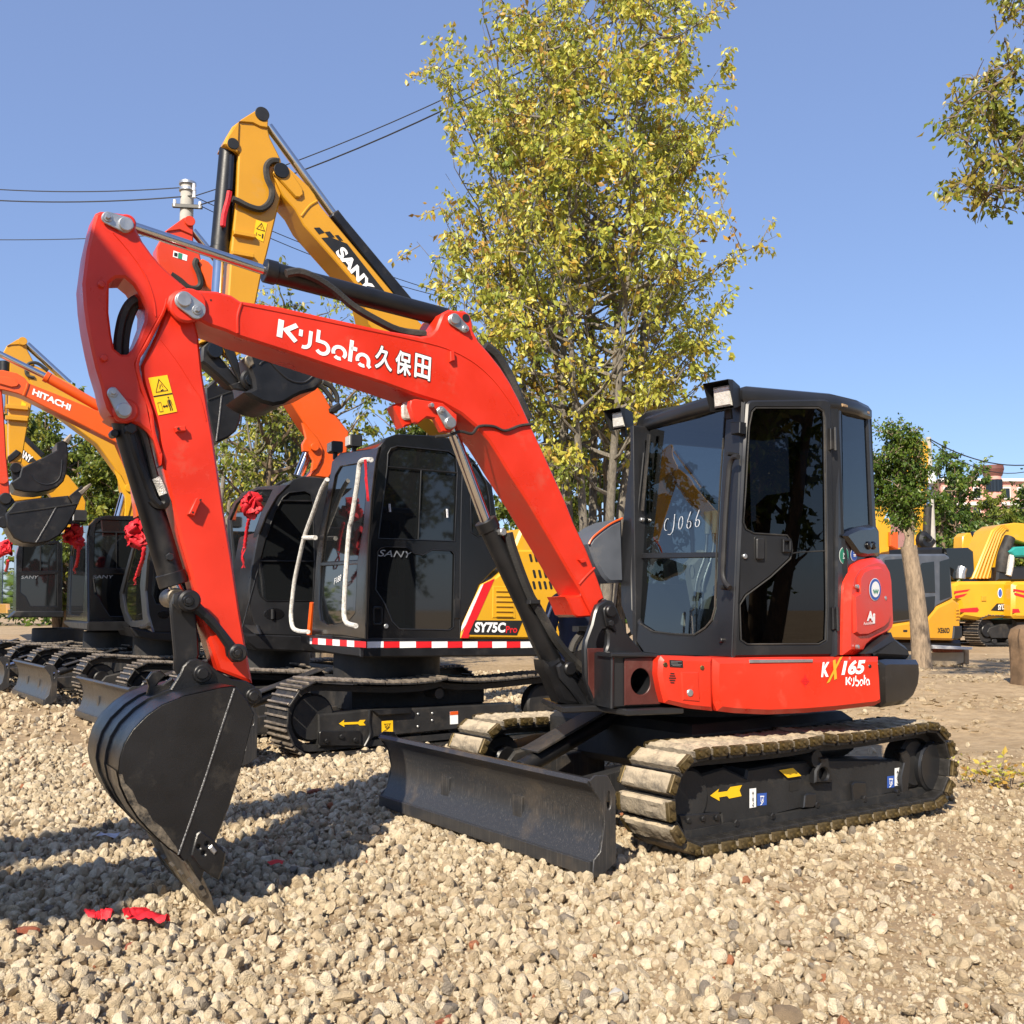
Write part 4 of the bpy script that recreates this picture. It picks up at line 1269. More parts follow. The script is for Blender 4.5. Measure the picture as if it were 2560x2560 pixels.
cv2 = plate(EX, 'side_cover', 'red', ps, ['H', (556, 186), (900, 180), (1358, 178), (1366, 280), (1372, 398), (1340, 416), (1150, 438), (1000, 451), (820, 459), (660, 452), (578, 442), (560, 400), (552, 300)], .062, .3, bev=.03)
letter('model_letter', 'K', 'white', cv2, ps, .062, 'H', (1066, 276), (1102, 274), (1070, 204), .045, .1, .004)
letter('model_letter', 'X', 'goldprint', cv2, ps, .062, 'H', (1092, 306), (1150, 280), (1112, 200), .05, .2, .005)
letter('model_letter', '165', 'white', cv2, ps, .062, 'H', (1164, 266), (1272, 260), (1172, 196), .045, .1, .004)
logo(cv2, 'maker_lettering', ps, .062, 'H', (1184, 314), (1302, 303), (1184, 276), lift=.004)
print_on('mark', stroke2d([arc(0, 0, .6, 0, 360, 16), [(-1, 0), (1, 0)], [(0, -1.3), (0, 1.3)]], .18), 'rprint', cv2, ps.at('H', (989, 295), .062), ps.at('H', (1010, 295), .062) - ps.at('H', (989, 295), .062), ps.at('H', (989, 272), .062) - ps.at('H', (989, 295), .062), ps.n * .004)
plate(cv2, 'trim_strip', 'zinc', ps, ['H', (722, 192), (1030, 190), (1028, 204), (724, 208)], .07, .01, bev=.002)
pin(cv2, ps, 'H', (1304, 224), .062, .012, 'blackprint', .004, 'cover_bolt', 12)
pin(cv2, ps, 'H', (1345, 215), .055, .008, 'blackprint', .004, 'cover_bolt', 12)
# house core behind the covers, counterweight swung round the back
z0h = ps.at('H', (800, 440), 0).z; z1h = ps.at('H', (800, 182), 0).z
A_ = Vector((AX, AY, 0))
hu, hn = ps.u, ps.n
plan = [A_ - hu * .30 - hn * .02, A_ + hu * 1.0 - hn * .02, A_ + hu * 1.25 - hn * .4, A_ + hu * 1.25 - hn * 1.25, A_ + hu * .9 - hn * 1.6, A_ - hu * .35 - hn * 1.6, A_ - hu * .35 - hn * .3]
MB().prism([Vector((q.x, q.y, z1h - .03)) for q in plan], Vector((0, 0, -(z1h - z0h - .08))), bev=.01).obj('house_floor', 'chassis', EX)
cwp = Plane.upright(*(ps.at('H', (1366, 300), .055)).xy, 42.0)
cw = plate(EX, 'counterweight', 'gloss', cwp, ['H', (1366, 196), (1400, 190), (1548, 192), (1552, 260), (1545, 320), (1520, 380), (1490, 408), (1380, 424), (1368, 402)], 0, 1.5, bev=.03)
plate(EX, 'rear_step', 'plastic', cwp, ['G', (1745, 1775), (1900, 1660), (1932, 1690), (1990, 1730), (2005, 1800), (1990, 1810), (1760, 1800)], -.04, 1.2, bev=.03)

# ---- cab of the red excavator
A3, A4 = ps.at('G', (922, 1803), 0), ps.at('G', (985, 236), 0)
LT = Vector((-math.sin(R(27)), math.cos(R(27)), 0))
nf = (A4 - A3).cross(LT).normalized()
nf = nf if nf.y < 0 else -nf
pf = Plane(A3, nf)
cab = thing_part = MB()
front_out = ['G', (330, 400), (348, 345), (400, 305), (820, 228), (985, 238), (922, 1803), (500, 1790), (385, 1775), (300, 1652), (243, 1480), (236, 1150), (290, 650)]
front_hole = ['G', (390, 430), (402, 392), (440, 362), (620, 330), (878, 298), (850, 700), (825, 1150), (815, 1500), (795, 1570), (755, 1618), (690, 1660), (560, 1655), (440, 1640), (362, 1592), (318, 1500), (312, 1300), (328, 1000), (355, 700)]
cab = plate(EX, 'cab', 'cabgrey', pf, front_out, 0, .06, [front_hole], bev=.014)
glz = plate(cab, 'windscreen', 'glass', pf, front_hole, -.022, .006, bev=.0005)
plate(cab, 'window_bar', 'cabgrey', pf, ['G', (322, 1166), (822, 1160), (820, 1192), (320, 1200)], -.008, .02, bev=.004)
MB().tube(pf.pts(front_hole + [front_hole[1]], -.012), .007, 6).obj('window_seal', 'rubber', cab)
side_hole = ['G', (1040, 312), (1062, 290), (1440, 290), (1468, 310), (1476, 350), (1482, 800), (1490, 1500), (1484, 1690), (1440, 1714), (1010, 1716), (972, 1690), (965, 1480), (1000, 1424), (1150, 1312), (1270, 1200), (1282, 1150), (1275, 1095), (1250, 1058), (1050, 1046), (1005, 1022), (986, 980), (1000, 800), (1022, 400)]
side_hole_big = ['G', (1030, 300), (1055, 275), (1450, 275), (1485, 310), (1495, 1700), (1450, 1730), (1000, 1735), (955, 1700), (960, 1400), (975, 980), (1010, 400)]
plate(cab, 'side_frame', 'cabgrey', ps, ['G', (985, 238), (1010, 222), (1535, 214), (1565, 235), (1590, 700), (1602, 1040), (1625, 1200), (1630, 1785), (922, 1803)], 0, .06, [side_hole_big], bev=.012)
door = plate(cab, 'door', 'cabgrey', ps, ['G', (1008, 265), (1025, 245), (1050, 240), (1480, 234), (1508, 246), (1520, 275), (1535, 900), (1545, 1775), (1540, 1786), (935, 1796), (930, 1780), (960, 1100), (985, 600)], .022, .03, [side_hole], bev=.012)
plate(door, 'door_glass', 'glassdark', ps, side_hole, .008, .006, bev=.0005)
bead(door, 'glass_seam', ps, ['G', (1284, 1168), (1330, 1160), (1486, 1152)], .010, .004, 'plastic', 2)
MB().tube(ps.pts(side_hole + [side_hole[1]], .018), .005, 6).obj('glass_seal', 'rubber', door)
for (y0, y1, x) in ((410, 540, 1512), (1495, 1628, 1526)):
    hg = plate(door, 'hinge', 'black', ps, ['G', (x, y0), (x + 34, y0 + 6), (x + 38, y1 - 4), (x + 2, y1)], .045, .03, bev=.004)
    bead(hg, 'hinge_barrel', ps, ['G', (x + 26, y0 - 3), (x + 30, y1 + 6)], .048, .010, 'black', 1)
dh = plate(door, 'handle_recess', 'blackprint', ps, ['G', *rrect(1052, 1062, 1130, 1218, 18)], .024, .004, bev=.001)
plate(dh, 'handle', 'plastic', ps, ['G', *rrect(1068, 1075, 1118, 1205, 12)], .045, .02, bev=.006)
pin(door, ps, 'G', (993, 1186), .022, .015, 'zinc', .014, 'lock', 18)
plate(door, 'latch', 'black', ps, ['G', (1228, 1080), (1278, 1078), (1284, 1120), (1278, 1164), (1228, 1160)], .045, .03, [['G', (1240, 1095), (1268, 1095), (1268, 1145), (1240, 1145)]], bev=.004)
# rear quarter
rc = ps.at('G', (1575, 1000), 0)
pr = Plane.upright(rc.x, rc.y, 46.0)
rq_hole = ['G', (1582, 300), (1640, 300), (1702, 325), (1735, 345), (1762, 992), (1690, 1004), (1625, 1030), (1592, 1052)]
rq = plate(cab, 'rear_quarter', 'cabgrey', pr, ['G', (1562, 232), (1640, 245), (1745, 300), (1752, 330), (1792, 1000), (1808, 1030), (1815, 1185), (1730, 1200), (1660, 1250), (1630, 1340), (1620, 1790), (1548, 1792)], 0, .05, [rq_hole], bev=.012)
plate(rq, 'quarter_glass', 'glassmid', pr, rq_hole, -.015, .006, bev=.0005)
plate(rq, 'vent_housing', 'gloss', pr, ['G', (1600, 1060), (1625, 1035), (1690, 1008), (1790, 1003), (1808, 1030), (1815, 1180), (1740, 1190), (1690, 1180), (1640, 1110)], .03, .06, bev=.02)
for c in ((1740, 1120), (1770, 1120)):
    pin(rq, pr, 'G', c, .03, .026, 'gloss', .02, 'vent_bulge', 20, .012)
plate(rq, 'rain_gutter', 'dirtwood', pr, ['G', (1585, 262), (1690, 290), (1750, 312), (1750, 328), (1690, 308), (1588, 280)], .02, .02, bev=.003)
def sticker(par, pl, off, c, rx, ry, ring_, inner):
    o = disc_print('round_sticker', 'white', par, pl, off, 'G', c, rx, ry, .003)
    disc_print('sticker_ring', ring_, o, pl, off, 'G', c, rx * .93, ry * .93, .005)
    disc_print('sticker_middle', inner, o, pl, off, 'G', c, rx * .62, ry * .62, .007)
    return o
s1 = sticker(rq, pr, 0, (1590, 1180), 29, 52, 'gprint', 'gprint')
print_on('sticker_symbol', stroke2d([[(-.35, -.3), (-.35, .35), (0, .1), (.35, .4), (.35, -.3)], [(-.5, -.45), (.4, -.35)]], .12), 'white', s1, pr.at('G', (1590, 1180), 0), pr.at('G', (1612, 1180), 0) - pr.at('G', (1590, 1180), 0), pr.at('G', (1590, 1140), 0) - pr.at('G', (1590, 1180), 0), pr.n * .009)
s2 = sticker(rq, pr, 0, (1651, 1175), 21, 40, 'bprint', 'bprint')
print_on('sticker_symbol', stroke2d([arc(0, .2, .4, 20, 160, 6), [(-.5, .0), (.5, .0)], [(-.4, -.25), (.4, -.25)]], .16), 'white', s2, pr.at('G', (1651, 1175), 0), pr.at('G', (1668, 1175), 0) - pr.at('G', (1651, 1175), 0), pr.at('G', (1651, 1140), 0) - pr.at('G', (1651, 1175), 0), pr.n * .009)
# red engine cover
ec = plate(EX, 'engine_cover', 'red', pr, ['G', (1618, 1782), (1622, 1500), (1626, 1370), (1645, 1290), (1680, 1235), (1735, 1203), (1800, 1190), (1850, 1205), (1880, 1260), (1893, 1330), (1905, 1590), (1895, 1640), (1850, 1672), (1770, 1712), (1735, 1745), (1718, 1782)], .05, .3, bev=.035)
ed = plate(ec, 'cover_door', 'red', pr, ['G', (1690, 1310), (1715, 1268), (1760, 1250), (1815, 1246), (1845, 1262), (1868, 1330), (1880, 1540), (1868, 1590), (1840, 1618), (1745, 1665), (1690, 1668), (1664, 1650), (1658, 1420), (1690, 1400)], .066, .05, bev=.014)
so = disc_print('round_sticker', 'white', ed, pr, .066, 'G', (1778, 1385), 36, 68, .003)
disc_print('sticker_ring', 'bprint', so, pr, .066, 'G', (1778, 1385), 34, 64, .005)
disc_print('sticker_middle', 'white', so, pr, .066, 'G', (1778, 1385), 25, 48, .007)
print_on('sticker_symbol', stroke2d([[(-.8, .2), (-.5, -.5), (-.25, .1), (0, -.5), (.25, .1), (.5, -.5), (.8, .2)]], .32), 'gprint', so, pr.at('G', (1778, 1392), .066), pr.at('G', (1796, 1392), .066) - pr.at('G', (1778, 1392), .066), pr.at('G', (1778, 1362), .066) - pr.at('G', (1778, 1392), .066), pr.n * .009)
letter('lettering', 'A', 'white', ed, pr, .066, 'G', (1728, 1576), (1768, 1574), (1730, 1516), .05, .0, .004)
letter('lettering', 'i', 'white', ed, pr, .066, 'G', (1763, 1592), (1778, 1590), (1764, 1530), .06, .0, .004)
letter('lettering', 'AutoIdler', 'white', ed, pr, .066, 'G', (1708, 1600), (1768, 1594), (1708, 1582), .01, .0, .004)
for c in ((1672, 1368), (1674, 1732), (1838, 1437)):
    pin(ec, pr, 'G', c, .06, .014, 'zinc', .012, 'cover_bolt', 8)
plate(EX, 'rear_cowl', 'plastic', pr, ['G', (1725, 1785), (1740, 1748), (1775, 1716), (1850, 1676), (1897, 1645), (1895, 1680), (1860, 1720), (1800, 1785)], .055, .3, bev=.02)
# roof
rz = A4.z
c1, c2, c3 = A4, ps.at('G', (1545, 225), 0), pr.at('G', (1750, 312), .0)
wid = 1.0
c6 = A4 + LT * wid
back = Vector((math.cos(R(27)), math.sin(R(27)), 0))
c5 = c6 + back * 1.02
c4 = c3 + LT * (wid * .72)
def roof_ring(sc, z):
    pts_ = [c1, c2, c2.lerp(c3, .55) + ps.n * .03, c3, c4, c5, c6, c6.lerp(c1, .5) - nf * -.02]
    m = sum((Vector((q.x, q.y, 0)) for q in pts_), Vector()) / len(pts_)
    return [Vector((m.x + (q.x - m.x) * sc, m.y + (q.y - m.y) * sc, z)) for q in pts_]
mb = MB()
rows = [roof_ring(.99, rz - .02), roof_ring(1.02, rz), roof_ring(1.02, rz + .045), roof_ring(.985, rz + .075), roof_ring(.90, rz + .092), roof_ring(.5, rz + .10)]
mb.sweep(rows, close=True)
k = len(mb.v)
mb.f.append(tuple(range(k - 8, k))); mb.f.append(tuple(range(7, -1, -1)))
mb.obj('roof', 'cabgrey', cab, smooth=50)
# far wall, back wall and floor of the cab, with window openings
fo = A3 + LT * (wid + .02)
pfar = Plane((fo.x, fo.y, 0), back.cross(Vector((0, 0, 1))))
if pfar.n.y > 0:
    pfar.n = -pfar.n
lz, hz = A3.z, rz
def loc_wall(o, u, L, hol, name, gm):
    q = lambda a, b: Vector((o.x, o.y, 0)) + u * a + Vector((0, 0, b))
    n = u.cross(Vector((0, 0, 1))).normalized()
    w = MB().prism([q(0, lz), q(L, lz), q(L, hz), q(0, hz)], n * .04, [[q(*h) for h in hol]], .004).obj(name, 'cabgrey', cab)
    MB().add([q(*h) + n * .02 for h in hol], [(0, 1, 2, 3)]).obj('window', gm, w)
loc_wall(fo, back, 1.0, [(.10, lz + .45), (.92, lz + .45), (.92, hz - .10), (.10, hz - .10)], 'far_wall', 'glassmid')
rb = c3 + LT * .02
loc_wall(rb, LT, .74, [(.06, lz + .55), (.66, lz + .55), (.66, hz - .12), (.06, hz - .12)], 'back_wall', 'glassmid')
MB().prism([Vector((q.x, q.y, lz + .03)) for q in (A3 - nf * .05, c2 - ps.n * .05, c3, c4, c5 - LT * .05, c6 - nf * .05)], Vector((0, 0, -.05)), bev=.005).obj('cab_floor', 'plastic', cab)
# operator's seat, consoles, levers
fwd = Vector((-back.x, -back.y, 0))
sc = A3 + LT * .50 + back * .66
st = MB().box(sc + Vector((0, 0, .40)), fwd * .22, LT * .22, Vector((0, 0, .06)), .03).obj('seat', 'plastic', cab)
MB().box(sc - fwd * .20 + Vector((0, 0, .72)), (fwd * .05 + Vector((0, 0, -.012))), LT * .21, Vector((0, 0, .32)), .04).obj('seat_back', 'plastic', st)
MB().box(sc + Vector((0, 0, .20)), fwd * .18, LT * .18, Vector((0, 0, .16)), .02).obj('seat_base', 'plastic', st)
for sgn, hgt in ((-1, .52), (1, .58)):
    p0 = sc + LT * (.33 * sgn) + fwd * .10
    cs = MB().prism([p0 - fwd * .30 + Vector((0, 0, .12)), p0 + fwd * .12 + Vector((0, 0, .10)), p0 + fwd * .22 + Vector((0, 0, hgt)), p0 + fwd * .10 + Vector((0, 0, hgt + .10)), p0 - fwd * .30 + Vector((0, 0, hgt - .06))], LT * .10, bev=.02).obj('console', 'seat', cab)
    j = p0 + fwd * .16 + LT * .05 + Vector((0, 0, hgt + .08))
    MB().tube([j, j + Vector((0, 0, .12)), j + fwd * .02 + Vector((0, 0, .22))], [.014, .016, .024], 10, 3).obj('joystick', 'plastic', cs)
pa = pf.at('G', (690, 1640), -.28)
for dx in (0, .075):
    b0 = pa - LT * dx
    lv = MB().tube([b0 + Vector((0, 0, .02)), b0 + Vector((0, 0, .30)) + back * .02, b0 + back * .10 + Vector((0, 0, .50)), b0 + back * .12 + Vector((0, 0, .66))], .011, 10, 4).obj('travel_lever', 'zinc', cab)
    MB().tube([b0 + back * .12 + Vector((0, 0, .64)), b0 + back * .13 + Vector((0, 0, .74)), b0 + back * .13 + Vector((0, 0, .79))], [.018, .022, .030], 12, 3).obj('grip', 'seat', lv)
    MB().box(b0 + Vector((0, 0, .05)) - nf * .02, LT * .03, fwd * .05, Vector((0, 0, .10)), .01).obj('boot', 'plastic', lv)
q0 = pf.at('G', (540, 1500), -.34)
MB().prism([q0 + Vector((0, 0, -.15)), q0 + LT * .12 + Vector((0, 0, .45)), q0 + LT * .16 + Vector((0, 0, .75)), q0 + LT * .08 + Vector((0, 0, .80)), q0 - LT * .02 + Vector((0, 0, .40)), q0 - LT * .14 + Vector((0, 0, -.12))], back * .05, bev=.02).obj('side_trim', 'seat', cab)
# handrail, lights, wiper, number chalked on the glass
MB().tube(pf.pts(['G', (955, 585), (925, 590), (905, 630), (895, 720), (878, 950), (866, 1200), (862, 1290), (875, 1340), (905, 1375)], .06), .016, 10, 4).obj('handrail', 'plastic', cab)
for c in ((945, 575), (905, 1378)):
    p = pf.at('G', c, 0)
    MB().cyl(p, p + pf.n * .07, .013, seg=10).obj('rail_foot', 'plastic', cab)
up = Vector((0, 0, 1))
for zc, off, sz in (((880, 222), .09, 1.0), ((250, 362), .07, .86)):
    c = pf.at('G', zc, off)
    fn = (fwd * .93 + Vector((.10, -.30, -.10))).normalized(); sx = fn.cross(up).normalized(); uz = sx.cross(fn)
    s_ = .072 * sz
    mb = MB()
    f4 = [c + fn * .05 + sx * a * s_ * 1.12 + uz * b * s_ * 1.12 for a, b in ((-1, -1), (1, -1), (1.08, 1.05), (-1.08, 1.05))]
    b4 = [c - fn * .07 + sx * a * s_ * .8 + uz * b * s_ * .8 for a, b in ((-1, -1), (1, -1), (1, 1), (-1, 1))]
    hood = [f4[3] + fn * .05, f4[2] + fn * .05]
    mb.add(f4 + b4 + [q for q in hood], [(0, 4, 5, 1), (1, 5, 6, 2), (2, 6, 7, 3), (3, 7, 4, 0), (4, 7, 6, 5), (3, 2, 9, 8), (0, 3, 8), (1, 9, 2)])
    lt = mb.obj('work_light', 'plastic', cab, smooth=0)
    MB().box(c + fn * .030, sx * s_ * .85, uz * s_ * .85, fn * .012, .012).obj('lens', 'lamp', lt)
    MB().box(c - uz * s_ * 1.35 - fn * .02, sx * .018, uz * .035, fn * .014, .003).obj('bracket', 'plastic', lt)
plate(cab, 'lamp_bracket', 'black', pf, ['G', (905, 375), (965, 372), (962, 440), (910, 450)], .05, .05, bev=.004)
wp = bead(cab, 'wiper_arm', pf, ['G', (345, 1040), (352, 900), (372, 700), (385, 560)], .03, .008, 'black', 2)
plate(wp, 'wiper_blade', 'rubber', pf, ['G', (405, 450), (422, 448), (378, 910), (366, 912)], .02, .012, bev=.002)
for c in ((378, 965), (360, 1065), (345, 1145), (345, 1060)):
    pin(cab, pf, 'G', c, .0, .015, 'zinc', .02, 'bolt_head', 8)
for c in ((860, 1692), ):
    pin(cab, pf, 'G', c, .0, .016, 'black', .02, 'tie_down', 8)
el = lambda cx, cy, rx, ry, a0, a1: [(cx + rx * math.cos(R(a0 + (a1 - a0) * i / 14)), cy + ry * math.sin(R(a0 + (a1 - a0) * i / 14))) for i in range(15)]
cs_ = [el(.07, .42, .07, .34, 60, 290), [(.27, .95), (.28, .3), (.26, -.05), (.20, -.2), (.13, -.15)], el(.47, .40, .055, .36, 0, 355), [(.72, .95), (.66, .45)] + el(.71, .22, .055, .20, 150, -200), [(.95, .97), (.89, .47)] + el(.94, .24, .055, .20, 150, -200)]
O, Xp, Tp = pf.at('G', (508, 1040), -.02), pf.at('G', (722, 1010), -.02), pf.at('G', (520, 935), -.02)
print_on('chalk_number', stroke2d(cs_, .020), 'chalk', glz, O, Xp - O, Tp - O, pf.n * .004)
# hood over the tank on the far side
ph = Plane.upright(*(A3 + LT * 1.18).xy, 24.0)
hd_spec = ['N', (665, 425), (700, 368), (780, 298), (880, 228), (990, 178), (1010, 800), (860, 800), (800, 735), (725, 600)]
hd = plate(EX, 'tank_hood', 'slate', ph, hd_spec, 0, .40, bev=.02)
bead(hd, 'red_rim', ph, ['N', (665, 425), (700, 366), (780, 296), (880, 226), (990, 176)], .0, .007, 'orange', 3)

# ------------------------------------------------------------------ machines behind
def dark_glass():
    m, nt, b = newmat('dark_window_glass')
    b.inputs['Base Color'].default_value = (.008, .009, .010, 1); b.inputs['Roughness'].default_value = .03
    b.inputs['Specular IOR Level'].default_value = .75
    return m
MT['pane'] = dark_glass()


def simple_cab(root, ps_, pf_, side, front, shole, fhole, depth, m='cabgrey', bev=.02, extra=()):
    """closed cab body; the panes sit in real openings of the outer skins"""
    body = plate(root, 'cab', m, ps_, side, -.012, depth, bev=bev)
    sk = plate(body, 'side_skin', m, ps_, side, .012, .03, shole, bev=.008)
    for h in shole:
        plate(sk, 'side_window', 'pane', ps_, h, -.006, .005, bev=.0005)
    fk = plate(body, 'front_skin', m, pf_, front, .012, .03, fhole, bev=.008)
    for h in fhole:
        plate(fk, 'windscreen', 'pane', pf_, h, -.006, .005, bev=.0005)
    return body, sk, fk


# ---- yellow and black machine next to it
r2 = Rig(-1.30, 10.47, 36)
S2 = thing('yellow_excavator', 'black-cabbed excavator with yellow engine cover and red-white striped deck edge, behind the red boom', 'excavator', (-1.30, 10.47, 0), 'excavators in the row')
tracks(S2, r2, -1.30, 1.28, .60, .45, 1.14, 42, 'steel3', z0=.03, sag=.05, rise=.04, slim=True)
carbody(S2, r2, -1.30, 1.28, .60, .45, 1.14, z0=.03, deck=.92, ring=.55, frames=(-1,))
blade(S2, r2, 2.02, 1.18, .46, .35, .6, .30, z0=.03)
p2t = r2.plane(1.02)
tf = plate(S2, 'side_frame', 'chassis', p2t, ['E', (540, 1340), (700, 1330), (880, 1310), (1180, 1300), (1900, 1265), (1900, 1400), (1500, 1445), (930, 1500), (860, 1560), (545, 1575)], 0, .2, bev=.012)
plate(tf, 'guard_plate', 'black', p2t, ['E', *rrect(548, 1455, 840, 1560, 20)], .02, .03, bev=.006)
bead(tf, 'frame_rib', p2t, ['E', (895, 1310), (890, 1400), (898, 1480), (860, 1560)], .012, .012, 'cabgrey', 4)
plate(tf, 'step', 'black', p2t, ['E', (920, 1315), (1190, 1298), (1180, 1338), (960, 1352)], .05, .06, bev=.01)
for c in ((595, 1525), (697, 1495), (792, 1517)):
    pin(tf, p2t, 'E', c, .02, .022, 'black', .02, 'bolt', 6)
for c in ((1228, 1338), (1326, 1333), (1226, 1424), (1325, 1382)):
    pin(tf, p2t, 'E', c, 0, .012, 'zinc', .01, 'bolt', 8)
decal('arrow_sticker', 'yprint', tf, p2t, 0, 'E', [(680, 1405), (718, 1378), (714, 1396), (815, 1392), (825, 1380), (865, 1378), (850, 1397), (865, 1416), (825, 1418), (812, 1408), (716, 1412), (720, 1428)], .005)
sk_ = decal('yellow_sticker', 'yprint', tf, p2t, 0, 'E', [(975, 1388), (1053, 1382), (1055, 1472), (976, 1478)], .005)
print_on('anchor_symbol', stroke2d([[(-.8, .8), (.8, .8)], [(-.5, .8), (-.5, .1), (0, -.3), (.5, .1), (.5, .8)], arc(0, .2, .25, 0, 360, 10), [(-.7, -.6), (0, -.4)]], .10), 'blackprint', sk_, p2t.at('E', (1014, 1432), 0), p2t.at('E', (1045, 1430), 0) - p2t.at('E', (1014, 1432), 0), p2t.at('E', (1014, 1400), 0) - p2t.at('E', (1014, 1432), 0), p2t.n * .008)
wk = decal('notice_sticker', 'white', tf, p2t, 0, 'E', [(1446, 1322), (1502, 1318), (1503, 1406), (1447, 1410)], .005)
decal('notice_head', 'orange', wk, p2t, 0, 'E', [(1446, 1322), (1502, 1318), (1502, 1342), (1446, 1346)], .008)

ps2 = Plane.upright(-1.40, 9.17, 28); pf2 = Plane.upright(-1.40, 9.17, -62)
deck = plate(S2, 'deck', 'black', ps2, ['E', (824, 826), (2100, 822), (2100, 940), (852, 950), (830, 915)], .03, 1.9, bev=.015)
plate(deck, 'front_lip', 'black', pf2, ['E', (455, 812), (480, 800), (824, 830), (826, 944), (700, 930), (520, 898), (460, 850)], .03, .04, bev=.01)
xs = [876, 990, 1101, 1213, 1322, 1431, 1535, 1638, 1740, 1838, 1935, 2030]
tape = []
for i in range(len(xs) - 1):
    dcl = decal('tape_piece', 'white' if i % 2 == 0 else 'rprint', deck, ps2, .03, 'E', [(xs[i], 839), (xs[i + 1], 838), (xs[i + 1], 880), (xs[i], 883)])
xf = [484, 498, 540, 594, 640, 690, 740, 790, 872]
for i in range(len(xf) - 1):
    f_ = lambda x: 812 + (x - 484) * 27 / 390
    decal('tape_piece', 'white' if i % 2 == 0 else 'rprint', deck, pf2, .03, 'E', [(xf[i], f_(xf[i])), (xf[i + 1], f_(xf[i + 1])), (xf[i + 1], f_(xf[i + 1]) + 43), (xf[i], f_(xf[i]) + 43)])
side2 = ['C', (905, 1500), (935, 1250), (958, 1150), (1010, 1088), (1080, 1062), (1380, 1075), (1470, 1100), (1560, 1180), (1640, 1300), (1740, 1420), (1780, 1700), 'E', (1800, 300), (1650, 450), (1530, 822), (862, 824)]
sh2 = [['C', (1020, 1200), (1040, 1162), (1085, 1145), (1440, 1182), (1490, 1215), (1500, 1330), (1482, 1802), (955, 1782), (1015, 1290)],
       ['E', (950, 215), (975, 192), (1010, 185), (1150, 190), (1200, 230), (1260, 242), (1330, 206), (1460, 212), (1482, 240), (1472, 740), (1445, 760), (1100, 752), (1050, 700), (1000, 580), (935, 480)],
       ['C', (1600, 1260), (1640, 1290), (1700, 1400), (1720, 1500), (1740, 1740), (1640, 1770), (1595, 1740), (1590, 1500)]]
front2 = ['C', (622, 1340), (635, 1250), (690, 1192), (930, 1160), (958, 1150), (935, 1250), (905, 1500), 'E', (880, 200), (862, 824), (700, 797), (495, 790), (515, 400), (540, 100)]
fh2 = [['C', (655, 1350), (690, 1288), (885, 1256), (850, 1700), 'E', (812, 275), (560, 290), (580, 100)], ['E', (555, 320), (808, 305), (795, 640), (745, 700), (600, 725), (555, 690), (543, 600)]]
cb2, sk2, fk2 = simple_cab(S2, ps2, pf2, side2, front2, sh2, fh2, 1.0, 'gloss', .05)
for h in sh2:
    MB().tube(ps2.pts(h + [h[1]], .014), .006, 6).obj('window_seal', 'cabgrey', sk2)
for zz, a, b in (('C', (1018, 1288), (1500, 1330)), ('C', (1250, 1310), (1230, 1790))):
    bead(sk2, 'window_bar', ps2, [zz, a, b], .014, .007, 'black', 1)
for zz, pp in (('C', [(1030, 1545), (1035, 1600)]), ('C', [(1428, 1580), (1432, 1640)])):
    bead(sk2, 'window_latch', ps2, [zz, *pp], .02, .012, 'silver', 1)
bead(sk2, 'door_seam', ps2, ['C', (1540, 1160), (1528, 1500), 'E', (1520, 300), (1516, 820)], .013, .006, 'cabgrey', 1)
bead(sk2, 'door_seam', ps2, ['E', (880, 560), (870, 820), (1515, 818)], .013, .005, 'cabgrey', 1)
letter('lettering', 'SANY', 'zinc', sk2, ps2, .004, 'E', (952, 250), (1185, 262), (960, 205), .0, .2, .006)
letter('lettering', 'SY', 'zinc', sk2, ps2, .004, 'E', (1228, 222), (1290, 224), (1230, 206), .0, .2, .006)
plate(sk2, 'door_handle', 'cabgrey', ps2, ['E', *rrect(915, 595, 985, 725, 20)], .02, .02, [['E', *rrect(928, 610, 972, 712, 12)]], bev=.005)
pin(sk2, ps2, 'E', (1008, 733), .012, .022, 'zinc', .01, 'lock', 16)
plate(sk2, 'hinge', 'black', ps2, ['E', (1480, 545), (1520, 545), (1520, 680), (1482, 680)], .03, .02, bev=.004)
decal('glass_sticker', 'seat', fk2, pf2, -.004, 'C', [(648, 1800), (690, 1905), (690, 1860)], .004) if False else None
letter('window_number', 'F188', 'white', fk2, pf2, -.004, 'E', (652, 446), (700, 416), (655, 405), .0, .1, .006)
pr_ = pf2.at('C', (760, 1130), -.05)
# roof lights
for c in ((1240, 650), (1420, 590)):
    q = pf2.at('M', (c[0] + 30, c[1]), .02); fn = pf2.n
    lt = MB().box(q - fn * .04, fn.cross(up) * .075, up * .055, fn * .06, .012).obj('roof_light', 'plastic', cb2)
    MB().box(q + fn * .022, fn.cross(up) * .064, up * .046, fn * .006, .004).obj('lens', 'lamp', lt)
    MB().box(q - fn * .04 - up * .08, fn.cross(up) * .02, up * .04, fn * .02, .004).obj('bracket', 'plastic', lt)
# plush wrapped grab rails
MB().tube(pf2.pts(['C', (905, 1240), (850, 1245), (825, 1275), (810, 1400), (770, 1650), 'E', (755, 60), (735, 300), (718, 600), (722, 680), (745, 715), (800, 730)], .12), .023, 10, 5).obj('grab_rail', 'plush', cb2, label='white plush wrapped grab rail')
MB().tube(pf2.pts(['M', (1230, 960), (1170, 1070), (1090, 1290), (1010, 1510), (960, 1720), (915, 1932), 'E', (362, 540), (352, 650), (362, 735), (400, 765), (470, 772)], .10), .023, 10, 5).obj('grab_rail', 'plush', cb2, label='white plush wrapped grab rail')
MB().tube(pf2.pts(['E', (440, 122), (520, 122)], .1), .024, 10).obj('rail_arm', 'plush', cb2)
bead(cb2, 'cab_edge', pf2, ['E', (498, 570), (488, 680), (478, 790)], .0, .03, 'orange', 2)
